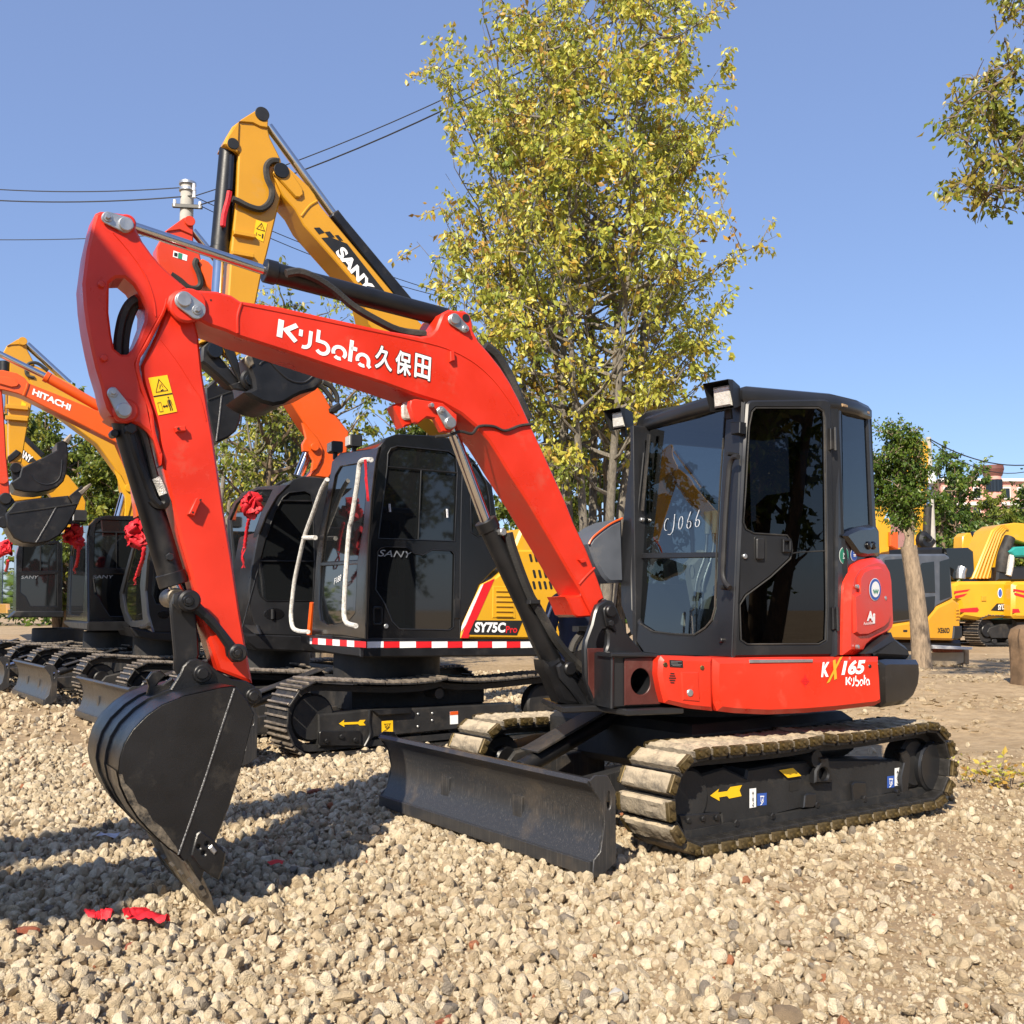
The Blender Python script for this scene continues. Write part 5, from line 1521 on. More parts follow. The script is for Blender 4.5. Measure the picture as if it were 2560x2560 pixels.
# yellow covers
yc = plate(S2, 'engine_cover', 'yellow2', ps2, ['f', (143, 818), (160, 715), (285, 445), (370, 405), (420, 365), (520, 205), (640, 205), (780, 430), (900, 480), (1000, 800), (700, 822)], .035, .9, bev=.02)
decal('white_stripe', 'white', yc, ps2, .035, 'f', [(145, 770), (147, 735), (280, 455), (300, 440), (180, 720)], .003)
decal('red_stripe', 'rprint', yc, ps2, .035, 'f', [(143, 815), (178, 715), (300, 440), (378, 402), (195, 815)], .003)
decal('model_panel', 'blackprint', yc, ps2, .035, 'f', [(195, 790), (240, 692), (570, 694), (530, 795)], .004)
letter('lettering', 'SY75C', 'white', yc, ps2, .035, 'f', (235, 776), (448, 778), (240, 704), .04, .05, .006)
letter('lettering', 'Pro', 'rprint', yc, ps2, .035, 'f', (452, 780), (530, 778), (454, 732), .02, .0, .006)
lp = plate(yc, 'louvre_panel', 'yellow2', ps2, ['f', (365, 455), (505, 458), (525, 680), (362, 676)], .042, .02, bev=.006)
for k in range(6):
    y = 482 + k * 35
    plate(lp, 'louvre', 'yellow2', ps2, ['f', (388, y), (505 - k, y + 2), (508, y + 14), (390, y + 12)], .056, .03, bev=.004)
for row, xs_, yy in ((0, (625, 660), 262), (1, (650, 688, 725), 372), (2, (648, 688, 725, 762), 450), (3, (758, 795), 665), (4, (790, 820), 740)):
    for x in xs_:
        plate(yc, 'vent_slot', 'blackprint', ps2, ['f', (x - 12, yy - 24), (x - 4, yy - 30), (x + 6, yy - 24), (x + 16, yy + 22), (x + 10, yy + 30), (x, yy + 26)], .038, .006, bev=.001)
plate(S2, 'rear_hood', 'yellow2', ps2, ['f', (500, 205), (560, 60), (700, 40), (900, 480), (640, 420)], -.2, .9, bev=.03)

# boom, arm, bucket
pb2 = Plane.upright(-1.15, 10.1, 30)
bm2 = plate(S2, 'boom', 'yellow', pb2, ['B', (780, 645), (795, 595), (838, 575), (880, 592), (1030, 735), (1070, 790), (1110, 870), (1640, 1505), 'C', (1190, 240), (1330, 380), (1400, 520), (1500, 800), (1560, 1000), (1450, 1080), (1300, 950), (1180, 640), (1000, 430), (890, 300), 'B', (1390, 1450), (1180, 1215), (990, 1000), (930, 890), (850, 800)], .17, .34, bev=.012)
plate(bm2, 'fork_boss', 'yellow', pb2, ['B', (782, 640), (800, 590), (840, 575), (885, 600), (985, 745), (992, 790), (965, 812), (935, 808), (830, 690)], .20, .04, bev=.012)
bead(bm2, 'weld_seam', pb2, ['B', (975, 940), (1030, 870), (1085, 835)], .172, .012, 'yellow', 3)
pin(bm2, pb2, 'B', (838, 625), .205, .075, 'black', .012, 'pivot_pin', 24)
decal('label_panel', 'blackprint', bm2, pb2, .17, 'B', [(1112, 1090), (1175, 1085), (1290, 1130), (1565, 1480), (1450, 1478), (1420, 1440)], .004)
for q in ([(1060, 1020), (1100, 1018), (1135, 1052), (1095, 1065)], [(1135, 1050), (1170, 1045), (1205, 1085), (1165, 1088)], [(1205, 1072), (1230, 1070), (1262, 1108), (1235, 1108)]):
    decal('label_block', 'blackprint', bm2, pb2, .17, 'B', q, .004)
letter('lettering', 'SANY', 'white', bm2, pb2, .17, 'B', (1205, 1192), (1425, 1478), (1262, 1145), .045, .0, .008)
arm2 = plate(S2, 'arm', 'yellow', pb2, ['B', (540, 290), (562, 270), (690, 190), (730, 200), (748, 240), (745, 330), (760, 395), (835, 545), (850, 640), (842, 780), (800, 950), (740, 1200), (700, 1350), (630, 1700), 'Q', (560, 40), (640, -60), 'B', (470, 1500), (490, 1200), (530, 800), (543, 500), (505, 480), (460, 455), (438, 440), (455, 400), (500, 320)], .13, .26, bev=.014)
plate(arm2, 'top_gusset', 'yellow', pb2, ['B', (545, 285), (690, 190), (730, 200), (748, 240), (745, 330), (690, 320), (640, 295)], .15, .03, bev=.008)
plate(arm2, 'ram_lug', 'yellow', pb2, ['B', (545, 285), (540, 500), (490, 478), (455, 440), (470, 390)], .15, .03, bev=.008)
for c, r in (((705, 235), .07), ((505, 440), .055)):
    pin(arm2, pb2, 'B', c, .15, r, 'blackprint', .01, 'pin', 22)
for c in ((580, 1068), (570, 1205)):
    p = pb2.at('B', c, .15)
    MB().box(p, pb2.u * .10, up * .02, pb2.n * .03, .004).obj('hose_tab', 'yellow', arm2)
d2 = decal('danger_sticker', 'yprint', arm2, pb2, .13, 'B', [(662, 965), (740, 990), (712, 1118), (643, 1085)], .004)
a, b, c, d = [pb2.at('B', q, .13) for q in ((662, 965), (740, 990), (712, 1118), (643, 1085))]
print_on('warning_symbol', stroke2d([[(.5, .1), (.85, .48), (.15, .48), (.5, .1), (.85, .48)], [(.5, .25), (.5, .4)], [.04, (.2, .68), (.2, .88)], [.04, (.35, .78), (.6, .78)], [.12, (.75, .66), (.75, .92)]], .05), 'blackprint', d2, a, b - a, d - a, pb2.n * .008)
bead(arm2, 'hose', pb2, ['B', (820, 560), (770, 560), (735, 600), (740, 680), (772, 760), (760, 840), (700, 890), (620, 875), (540, 835), (500, 820)], .17, .032, 'rubber')
ram(S2, pb2, 'B', (390, 1480), 'B', (408, 1195), 'B', (472, 480), .085, .05, 0, 'black', nm='bucket_ram')
bead(S2, 'ram_pipe', pb2, ['B', (495, 520), (490, 640), (482, 760)], .08, .025, 'gloss', 2)
bead(S2, 'ribbon', pb2, ['B', (480, 770), (470, 830), (450, 900), (438, 960), (434, 1010)], .12, .028, 'satin', 3)
MB().cyl(pb2.at('B', (748, 320), 0), pb2.at('B', (1210, 950), 0), .045, seg=16).obj('arm_ram_rod', 'chrome', S2)
plate(S2, 'ram_guard', 'black', pb2, ['B', (1195, 912), (1232, 893), (1280, 955), (1760, 1530), 'C', (1230, 170), (1160, 155), 'B', (1640, 1510), (1190, 935)], .13, .26, bev=.012)
bk2 = plate(S2, 'bucket', 'bucket', pb2, ['Q', (1015, 170), (1060, 125), (1180, 120), (1780, 360), (1770, 410), (1700, 480), (1560, 520), (1480, 560), (1400, 610), (1290, 632), (1180, 605), (1080, 555), (1010, 500), (1100, 460), (1090, 380)], .36, .72, bev=.03)
bead(bk2, 'weld_seam', pb2, ['Q', (1160, 240), (1180, 215), (1245, 200), (1320, 280), (1420, 370), (1510, 408), (1600, 405), (1680, 340)], .364, .010, 'cabgrey', 3)
plate(bk2, 'side_cutter', 'worn', pb2, ['Q', (1015, 170), (1055, 125), (1085, 150), (1110, 230), (1060, 270), (1020, 215)], .38, .05, bev=.01)
plate(bk2, 'hinge_ear', 'bucket', pb2, ['Q', (800, 60), (900, 60), (950, 200), (975, 340), (1100, 380), (1280, 460), (1180, 510), (1010, 490), (900, 470), (870, 430), (960, 400)], .20, .05, bev=.01)
o = pin(bk2, pb2, 'Q', (1065, 388), .22, .10, 'black', .05, 'pin_collar', 22, .02)
pin(o, pb2, 'Q', (1070, 388), .27, .055, 'gloss', .03, 'pin_end', 18)
plate(S2, 'bucket_link', 'black', pb2, ['Q', (590, 210), (600, 60), (660, 0), (800, 20), (770, 150), (960, 390), (930, 460), (860, 440), (640, 240)], .12, .2, bev=.02)
pin(S2, pb2, 'Q', (715, 110), .13, .07, 'gloss', .06, 'pin_end', 18)
pin(S2, pb2, 'Q', (855, 100), .06, .085, 'yellow', .12, 'arm_tip', 18)

# ---- orange machine with rounded cab, third in the row
def ground_mach(C, deg, name, label, f0, f1, h, w, lout, n, bf, bh, bhalf, group='excavators in the row'):
    rr = Rig(C[0], C[1], deg)
    rt = thing(name, label, 'excavator', (C[0], C[1], 0), group)
    tracks(rt, rr, f0, f1, h, w, lout, n, 'steel3', z0=.03, sag=.05, rise=.04)
    carbody(rt, rr, f0, f1, h, w, lout, z0=.03, deck=.92, ring=.5)
    if bf:
        blade(rt, rr, bf, bhalf, bh, .32, .6, .30, z0=.03)
    return rt, rr


S3, r3 = ground_mach((-3.0, 12.4), 36, 'orange_excavator', 'orange excavator with dark rounded cab, between the red arm and the black striped-deck cab', -1.25, 1.2, .58, .42, 1.12, 40, 1.95, .46, 1.15)
ps3 = Plane.upright(-2.85, 11.2, 28); pf3 = Plane.upright(-2.85, 11.2, -62)
side3 = ['M', (850, 1010), (900, 960), (1000, 930), (1215, 950), (1235, 1020), 'S', (1600, 100), (1580, 740), (1040, 716), (985, 600), (950, 480), (936, 300), (960, 100), 'M', (560, 1500), (640, 1300), (740, 1130)]
win3 = ['M', (640, 1520), (720, 1280), (800, 1140), (860, 1088), (1010, 1072), (1070, 1100), (1090, 1180), 'S', (1570, 20), (1555, 395), (1110, 397), (1050, 350), (1022, 270), (1032, 60)]
front3 = ['M', (262, 1340), (320, 1185), (400, 1095), (560, 1030), (850, 1010), (740, 1130), (640, 1300), (560, 1500), 'S', (960, 100), (936, 300), (950, 480), (1040, 716), (990, 722), (900, 650), (830, 500), 'F', (436, 1120), (430, 1050)]
fwin3 = ['M', (285, 1350), (350, 1200), (430, 1120), (560, 1065), (700, 1060), (600, 1260), (520, 1480), 'S', (900, 100), (880, 300), (890, 480), (850, 420), 'F', (442, 1110), (438, 1050)]
cb3, sk3, fk3 = simple_cab(S3, ps3, pf3, side3, front3, [win3], [fwin3], 1.0, 'cabgrey', .05)
MB().tube(ps3.pts(win3 + [win3[1]], .014), .008, 6).obj('window_seal', 'black', sk3)
bead(sk3, 'window_bar', ps3, ['M', (780, 1165), (1085, 1170)], .014, .010, 'black', 1)
bead(sk3, 'window_bar', ps3, ['S', (1040, 10), (1570, 15)], .014, .010, 'black', 1)
plate(sk3, 'handle_recess', 'gloss', ps3, ['S', *ell((1180, 522), 100, 58, 18)], .018, .01, bev=.003)
bead(sk3, 'door_handle', ps3, ['S', (1165, 475), (1165, 570)], .03, .02, 'plastic', 1)
bead(sk3, 'mirror_arm', ps3, ['M', (560, 1120), (700, 1040), (820, 970)], .05, .02, 'plastic', 2)
plate(S3, 'deck', 'black', ps3, ['S', (900, 720), (1040, 716), (1700, 735), (1700, 900), (1010, 870), (920, 800)], .02, 1.7, bev=.02)
pb3 = Plane.upright(-2.75, 12.0, 30)
arm3 = plate(S3, 'arm', 'orangered', pb3, ['A', (1080, 600), (1140, 490), (1265, 400), (1300, 388), (1335, 412), (1335, 560), (1380, 650), (1405, 760), (1380, 900), 'F', (375, 640), (368, 720), (330, 720), (318, 600), 'A', (1082, 660)], .12, .24, bev=.014)
plate(arm3, 'top_gusset', 'orangered', pb3, ['A', (1150, 490), (1265, 400), (1300, 388), (1335, 412), (1332, 520), (1240, 480)], .14, .03, bev=.008)
pin(arm3, pb3, 'A', (1308, 425), .14, .06, 'orangered', .03, 'pin_boss', 18)
st3 = decal('sticker', 'white', arm3, pb3, .12, 'A', [(1197, 625), (1293, 658), (1288, 697), (1192, 668)], .004)
decal('sticker_field', 'gprint', st3, pb3, .12, 'A', [(1230, 640), (1258, 648), (1253, 685), (1226, 676)], .008)
decal('sticker_field', 'blackprint', st3, pb3, .12, 'A', [(1202, 638), (1224, 644), (1221, 668), (1199, 662)], .008)
bead(arm3, 'hose', pb3, ['A', (1180, 790), (1240, 830), (1300, 880), (1360, 885), (1385, 850), (1370, 780), (1345, 720), (1360, 685)], .16, .035, 'rubber')
bm3 = plate(S3, 'boom', 'orange', pb3, ['A', (1365, 700), (1400, 680), (1440, 700), (1520, 790), (1600, 850), 'M', (1140, 70), (1190, 130), (1290, 310), (1440, 500), (1420, 700), (1240, 950), (1060, 925), (1120, 860), (1165, 800), (1178, 720), (1160, 620), (1090, 530), (1000, 410), (870, 205), 'A', (1500, 935), (1420, 860)], .15, .30, bev=.014)
plate(bm3, 'ram_lug', 'orange', pb3, ['M', (985, 410), (1010, 420), (1140, 560), (1190, 660), (1180, 760), (1130, 860), (1070, 900), (1090, 780), (1050, 700), (990, 690), (985, 620), (1020, 560)], .19, .05, bev=.012)
pin(bm3, pb3, 'M', (1100, 650), .19, .05, 'orange', .05, 'pin_boss', 18)
MB().cyl(pb3.at('M', (1045, 690), 0), pb3.at('M', (950, 930), 0), .06, seg=16).obj('boom_ram_rod', 'chrome', S3)
bl3 = plate(bm3, 'beacon', 'black', pb3, ['M', (1250, 275), (1350, 210), (1372, 250), (1368, 280), (1290, 325), (1255, 310)], .18, .12, bev=.02)
for pp in ([(1130, 40), (1200, 90), (1290, 210)], [(1190, 20), (1270, 70), (1320, 150), (1325, 215)]):
    bead(bm3, 'hose', pb3, ['M', *pp], .05, .03, 'rubber')
MB().cyl(pb3.at('A', (1330, 490), 0), pb3.at('A', (1575, 790), 0), .045, seg=14).obj('arm_ram_rod', 'chrome', S3)
bk3 = plate(S3, 'bucket', 'bucket', pb3, ['Q', (630, 460), (745, 360), (748, 440), (800, 430), (880, 440), (996, 510), (985, 650), (970, 780), (930, 880), (850, 945), (740, 990), (690, 860), (640, 640)], .38, .76, bev=.02)
bead(bk3, 'weld_seam', pb3, ['Q', (790, 530), (770, 720), (738, 975)], .384, .010, 'weld', 1)
bead(bk3, 'weld_seam', pb3, ['Q', (660, 580), (880, 500)], .384, .010, 'blackprint', 1)

# ---- fourth: orange boom with white lettering
S4, r4 = ground_mach((-5.36, 15.6), 36, 'lettered_orange_excavator', 'excavator whose orange boom carries white lettering, dark rounded cab behind the red arm', -1.25, 1.2, .58, .42, 1.12, 40, 1.95, .50, 1.15)
ps4 = Plane.upright(-5.46, 14.3, 28); pf4 = Plane.upright(-5.46, 14.3, -62)
side4 = ['D', (1100, 560), (1160, 510), (1260, 490), (1420, 500), (1420, 1320), (1050, 1325), (1015, 1200), (1000, 1040), (1015, 830), (1055, 660)]
win4 = ['D', (1065, 900), (1110, 720), (1180, 600), (1400, 590), (1400, 1130), (1080, 1130), (1050, 1060)]
front4 = ['D', (965, 562), (1000, 545), (1100, 560), (1055, 660), (1015, 830), (1000, 1040), (1015, 1200), (1050, 1325), (1000, 1300), (900, 1290), (860, 1250), (830, 1150), (824, 1050), (850, 950), (900, 770)]
fwin4 = ['D', (960, 600), (1040, 600), (990, 780), (965, 1000), (985, 1240), (900, 1250), (865, 1180), (845, 1060), (870, 950), (915, 770)]
cb4, sk4, fk4 = simple_cab(S4, ps4, pf4, side4, front4, [win4], [fwin4], 1.0, 'cabgrey', .06)
plate(sk4, 'handle_recess', 'gloss', ps4, ['D', *ell((1130, 1205), 42, 28, 14)], .02, .01, bev=.003)
bead(fk4, 'wiper', pf4, ['D', (975, 1290), (1010, 1285), (1030, 1270)], .06, .025, 'plastic', 2)
plate(S4, 'deck', 'black', ps4, ['D', (890, 1290), (1050, 1322), (1500, 1330), (1500, 1400), (1060, 1385), (930, 1360)], .02, 1.7, bev=.02)
pb4 = Plane.upright(-5.2, 15.3, 30)
bm4 = plate(S4, 'boom', 'orange', pb4, ['P', (-60, 270), (20, 262), (150, 290), (215, 330), (255, 380), (560, 500), (870, 625), (1150, 760), (1260, 950), (1350, 1250), (1400, 1550), (1200, 1550), (1160, 1200), (1030, 900), (640, 705), (400, 590), (205, 490), (150, 470), (30, 440), (-60, 430)], .15, .30, bev=.014)
bead(bm4, 'weld_seam', pb4, ['P', (245, 380), (235, 420), (208, 488)], .152, .02, 'orange', 1)
plate(bm4, 'fork_boss', 'orange', pb4, ['P', (-60, 320), (60, 320), (140, 345), (172, 385), (150, 410), (100, 415), (-60, 370)], .18, .04, bev=.012)
letter('lettering', 'HITACHI', 'white', bm4, pb4, .15, 'P', (280, 478), (612, 622), (294, 425), .04, .0, .006)
ram(S4, pb4, 'P', (-60, 95), 'P', (400, 320), 'P', (880, 590), .075, .045, 0, 'orange', nm='arm_ram')
arm4 = plate(S4, 'arm', 'orangered', pb4, ['P', (-60, 400), (10, 402), (25, 500), (45, 800), (55, 1000), (75, 1200), (88, 1360), (-60, 1370)], .12, .24, bev=.014)
pin(arm4, pb4, 'P', (25, 1222), .12, .07, 'orangered', .03, 'pin_boss', 18)
bk4 = plate(S4, 'bucket', 'bucket', pb4, ['P', (135, 1420), (300, 1395), (600, 1365), (640, 1440), (690, 1435), (655, 1520), (590, 1640), (520, 1720), (430, 1770), (310, 1792), (200, 1780), (120, 1740), (60, 1640), (45, 1530)], .42, .84, bev=.02)
bead(bk4, 'weld_seam', pb4, ['P', (80, 1525), (400, 1480), (690, 1435)], .424, .012, 'blackprint', 1)
bead(bk4, 'weld_seam', pb4, ['P', (495, 1465), (410, 1620), (318, 1775)], .424, .010, 'weld', 1)
plate(bk4, 'hinge_ear', 'bucket', pb4, ['P', (-60, 1370), (60, 1355), (115, 1390), (135, 1420), (60, 1500), (90, 1600), (60, 1640), (-60, 1600)], .25, .06, bev=.012)
for c in ((48, 1395), (32, 1600)):
    pin(bk4, pb4, 'P', c, .25, .085, 'black', .05, 'pin_collar', 18, .015)
def teeth(par, pl, z, base, tip, off, half, n, r):
    for i in range(n):
        o_ = off - 2 * half * i / max(1, n - 1)
        a, b = pl.at(z, base, off) + pl.n * (o_ - off), pl.at(z, tip, off) + pl.n * (o_ - off)
        MB().cyl(a, b, r, r * .35, seg=6).obj('tooth', 'shoeedge', par, smooth=0)
plate(bk4, 'side_cutter', 'bucket', pb4, ['P', (605, 1370), (720, 1275), (735, 1330), (690, 1435), (640, 1440)], .43, .04, bev=.008)
teeth(bk4, pb4, 'P', (700, 1345), (800, 1265), .40, .40, 5, .05)

# ---- fifth: black cab, yellow boom arching behind the lettered one
S5, r5 = ground_mach((-7.15, 18.0), 36, 'yellow_boom_excavator', 'black-cabbed excavator with yellow boom arching down behind the lettered orange boom', -1.3, 1.25, .60, .45, 1.14, 40, 2.0, .5, 1.15)
ps5 = Plane.upright(-7.25, 16.7, 28); pf5 = Plane.upright(-7.25, 16.7, -62)
side5 = ['D', (598, 660), (612, 590), (660, 540), (730, 522), (1050, 525), (1050, 1255), (602, 1255)]
w5a = ['D', (655, 640), (665, 575), (700, 550), (1030, 560), (1030, 885), (650, 880)]
w5b = ['D', (640, 940), (800, 925), (1030, 930), (1030, 1215), (760, 1215), (715, 1150), (680, 1080), (638, 1050)]
front5 = ['D', (500, 620), (520, 590), (612, 590), (598, 660), (602, 1255), (455, 1240), (470, 900)]
f5 = ['D', (515, 640), (590, 640), (588, 900), (570, 1190), (545, 1210), (475, 1200), (490, 800)]
cb5, sk5, fk5 = simple_cab(S5, ps5, pf5, side5, front5, [w5a, w5b], [f5], 1.0, 'gloss', .05)
bead(sk5, 'window_bar', ps5, ['D', (655, 635), (1030, 640)], .014, .012, 'black', 1)
bead(sk5, 'window_bar', ps5, ['D', (803, 640), (803, 885)], .014, .012, 'black', 1)
letter('lettering', 'SANY', 'zinc', sk5, ps5, .0, 'D', (640, 955), (780, 955), (642, 932), .0, .1, .012)
plate(S5, 'deck', 'black', ps5, ['D', (602, 1250), (1100, 1255), (1100, 1312), (610, 1318), (580, 1290)], .03, 1.7, bev=.02)
plate(S5, 'deck_lip', 'black', pf5, ['D', (440, 1245), (603, 1255), (600, 1315), (480, 1300), (440, 1270)], .03, .6, bev=.02)
for c in ((510, 545), (552, 525)):
    q = pf5.at('D', c, 0); o = MB().box(q, pf5.n * .10, pf5.n.cross(up) * .09, up * .10, .02).obj('roof_light', 'plastic', cb5)
    MB().box(q + pf5.n * .10, pf5.n * .01, pf5.n.cross(up) * .07, up * .08, .004).obj('lens', 'lamp', o)
pb5 = Plane.upright(-7.0, 17.7, 30)
bm5 = plate(S5, 'boom', 'yellow', pb5, ['P', (235, 300), (260, 250), (310, 225), (400, 262), (640, 390), (900, 590), (1060, 760), (1180, 980), (1270, 1300), (1290, 1560), (1090, 1560), (1115, 1420), (1065, 1300), (1055, 1190), (960, 1060), (850, 910), (670, 775), (450, 610), (300, 430)], .17, .34, bev=.014)
plate(bm5, 'ram_lug', 'yellow2', pb5, ['P', (1000, 1130), (1060, 1180), (1100, 1260), (1180, 1340), (1130, 1550), (1095, 1550), (1100, 1370), (1062, 1310)], .2, .05, bev=.014)
pin(bm5, pb5, 'P', (1132, 1300), .2, .07, 'yellow2', .04, 'pin_boss', 18)
MB().cyl(pb5.at('P', (1095, 1350), 0), pb5.at('P', (1035, 1570), 0), .08, seg=16).obj('boom_ram_rod', 'chrome', S5)
arm5 = plate(S5, 'arm', 'yellow', pb5, ['P', (28, 110), (60, 50), (150, -5), (195, -20), (232, 5), (238, 80), (300, 200), (318, 290), (300, 420), (275, 580), (225, 850), (190, 1075), (80, 1065), (72, 900), (75, 500), (88, 180)], .13, .26, bev=.014)
plate(arm5, 'top_gusset', 'yellow', pb5, ['P', (60, 52), (150, -5), (195, -20), (232, 5), (236, 70), (160, 40), (90, 45)], .15, .03, bev=.01)
pin(arm5, pb5, 'P', (200, 12), .15, .07, 'yellow', .03, 'pin_boss', 18)
decal('danger_sticker', 'yprint', arm5, pb5, .13, 'P', [(190, 535), (232, 560), (225, 622), (180, 605)], .006)
for c in ((150, 592), (145, 690)):
    p = pb5.at('P', c, .16)
    MB().box(p, pb5.u * .17, up * .035, pb5.n * .05, .005).obj('hose_tab', 'yellow', arm5)
bead(arm5, 'hose', pb5, ['P', (420, 270), (330, 205), (260, 205), (230, 250), (240, 310), (300, 330)], .18, .03, 'rubber')
MB().cyl(pb5.at('P', (235, 40), 0), pb5.at('P', (610, 385), 0), .06, seg=14).obj('arm_ram_rod', 'chrome', S5)
ram(S5, pb5, 'P', (30, 640), 'P', (38, 420), 'P', (42, 190), .10, .06, 0, 'black', nm='bucket_ram')
bk5 = plate(S5, 'bucket', 'bucket', pb5, ['P', (190, 1120), (260, 1085), (370, 1035), (500, 965), (498, 900), (580, 868), (600, 980), (590, 1150), (560, 1240), (510, 1290), (430, 1322), (330, 1340), (220, 1335), (130, 1315), (95, 1250), (170, 1200)], .42, .84, bev=.02)
bead(bk5, 'weld_seam', pb5, ['P', (270, 1180), (320, 1240), (400, 1268), (480, 1250), (530, 1190), (545, 1050)], .424, .012, 'cabgrey', 3)
plate(bk5, 'hinge_ear', 'bucket', pb5, ['P', (95, 1130), (130, 1095), (180, 1110), (190, 1190), (205, 1240), (190, 1320), (130, 1310), (110, 1230)], .25, .06, bev=.012)
for c in ((138, 1125), (180, 1290)):
    pin(bk5, pb5, 'P', c, .26, .09, 'black', .05, 'pin_collar', 18, .015)
plate(S5, 'bucket_link', 'black', pb5, ['P', (65, 1025), (140, 960), (185, 985), (160, 1020), (80, 1080)], .17, .05, bev=.012)
teeth(bk5, pb5, 'P', (575, 900), (625, 830), .40, .40, 5, .06)

# ---- sixth: at the left edge
S6, r6 = ground_mach((-9.5, 21.0), 36, 'leftmost_excavator', 'leftmost black-cabbed excavator with red rosette, behind the lower hanging bucket', -1.3, 1.25, .60, .45, 1.14, 36, 2.0, .5, 1.15)
ps6 = Plane.upright(-9.6, 19.7, 28); pf6 = Plane.upright(-9.6, 19.7, -62)
side6 = ['D', (112, 800), (130, 730), (170, 700), (400, 695), (430, 720), (430, 1215), (110, 1215)]
w6a = ['D', (160, 730), (395, 715), (395, 900), (155, 905)]
w6b = ['D', (142, 940), (395, 925), (395, 1145), (210, 1145), (180, 1080), (142, 1050)]
front6 = ['D', (0, 740), (20, 715), (130, 730), (112, 800), (110, 1215), (40, 1210), (-10, 1180)]
f6 = ['D', (20, 760), (100, 760), (92, 1000), (85, 1170), (50, 1170), (10, 1150)]
cb6, sk6, fk6 = simple_cab(S6, ps6, pf6, side6, front6, [w6a, w6b], [f6], 1.0, 'gloss', .05)
bead(sk6, 'window_bar', ps6, ['D', (280, 722), (280, 900)], .014, .014, 'black', 1)
letter('lettering', 'SANY', 'zinc', sk6, ps6, .0, 'D', (145, 958), (262, 958), (148, 935), .0, .1, .012)
plate(S6, 'deck', 'black', ps6, ['D', (110, 1180), (440, 1180), (440, 1225), (60, 1225)], .03, 1.6, bev=.02)
pb6 = Plane.upright(-9.2, 20.6, 30)
bm6 = plate(S6, 'boom', 'yellow', pb6, ['P', (120, 780), (210, 880), (360, 1030), (480, 1130), (600, 1190), (700, 1310), (755, 1420), (745, 1540), (650, 1670), (560, 1690), (540, 1500), (430, 1350), (330, 1260), (200, 1100), (120, 1000)], .17, .34, bev=.014)
decal('label_panel', 'blackprint', bm6, pb6, .17, 'P', [(140, 900), (190, 945), (320, 1060), (250, 1080), (190, 1030), (120, 960)], .006)
letter('lettering', 'SANY', 'white', bm6, pb6, .17, 'P', (148, 1000), (262, 1082), (178, 946), .04, .0, .012)
plate(S6, 'ram_guard', 'black', pb6, ['P', (150, 780), (235, 848), (395, 1000), (360, 1035), (220, 895), (140, 810)], .12, .26, bev=.014)
arm6 = plate(S6, 'arm', 'yellow2', pb6, ['P', (-40, 700), (60, 740), (100, 800), (80, 1000), (30, 1200), (0, 1300), (-40, 1300)], .13, .26, bev=.014)
plate(S6, 'boom_foot', 'yellow', pb6, ['P', (90, 1310), (300, 1325), (370, 1360), (360, 1390), (100, 1420)], .17, .34, bev=.014)
plate(S6, 'yellow_cover', 'yellow', pf6, ['D', (-30, 1130), (40, 1130), (42, 1195), (-30, 1195)], .05, .5, bev=.02)

# ------------------------------------------------------------------ machines across the yard on the right
def gzr(x, y):
    return gz(x, y)
gr = gz(9.2, 23)
S7 = thing('small_yellow_excavator', 'small yellow excavator with grey cab standing behind the leaning tree trunk', 'excavator', (9.2, 23, gr))
p7 = Plane.upright(9.2, 23.0, 22)
b7 = plate(S7, 'body', 'yellow', p7, ['K', (150, 1455), (430, 1412), (500, 1330), (600, 1282), (645, 1310), (650, 1450), (660, 1535), (600, 1548), (160, 1540)], .03, 1.6, bev=.05)
letter('lettering', 'XE60D', 'blackprint', b7, p7, .03, 'K', (497, 1500), (575, 1500), (498, 1466), .03, 0, .01)
plate(b7, 'tail_bumper', 'cabgrey', p7, ['K', (606, 1455), (662, 1455), (664, 1528), (630, 1545), (598, 1540)], .06, .4, bev=.03)
plate(b7, 'hatch', 'blackprint', p7, ['K', (280, 1480), (306, 1480), (306, 1494), (280, 1494)], .04, .02, bev=.004)
for k in range(4):
    plate(b7, 'louvre', 'yellow', p7, ['K', (622, 1345 + k * 20), (646, 1345 + k * 20), (646, 1355 + k * 20), (622, 1355 + k * 20)], .06, .04, bev=.006)
c7 = plate(S7, 'cab', 'slate', p7, ['K', (135, 1015), (170, 992), (555, 990), (582, 1010), (605, 1275), (500, 1330), (425, 1415), (140, 1455)], 0, 1.0, bev=.05)
for w_ in (['K', (385, 1075), (400, 1050), (478, 1040), (485, 1240), (392, 1240)], ['K', (515, 1040), (575, 1022), (586, 1265), (516, 1290)], ['K', (410, 1270), (485, 1262), (480, 1340), (430, 1400)], ['K', (160, 1030), (300, 1020), (320, 1410), (165, 1430)]):
    plate(c7, 'window', 'pane', p7, w_, .012, .01, bev=.002)
plate(S7, 'undercarriage', 'black', p7, ['K', (200, 1540), (660, 1545), (672, 1610), (640, 1672), (215, 1680), (170, 1620)], -.15, 1.5, bev=.08)
tag(S7, group='excavators across the yard')
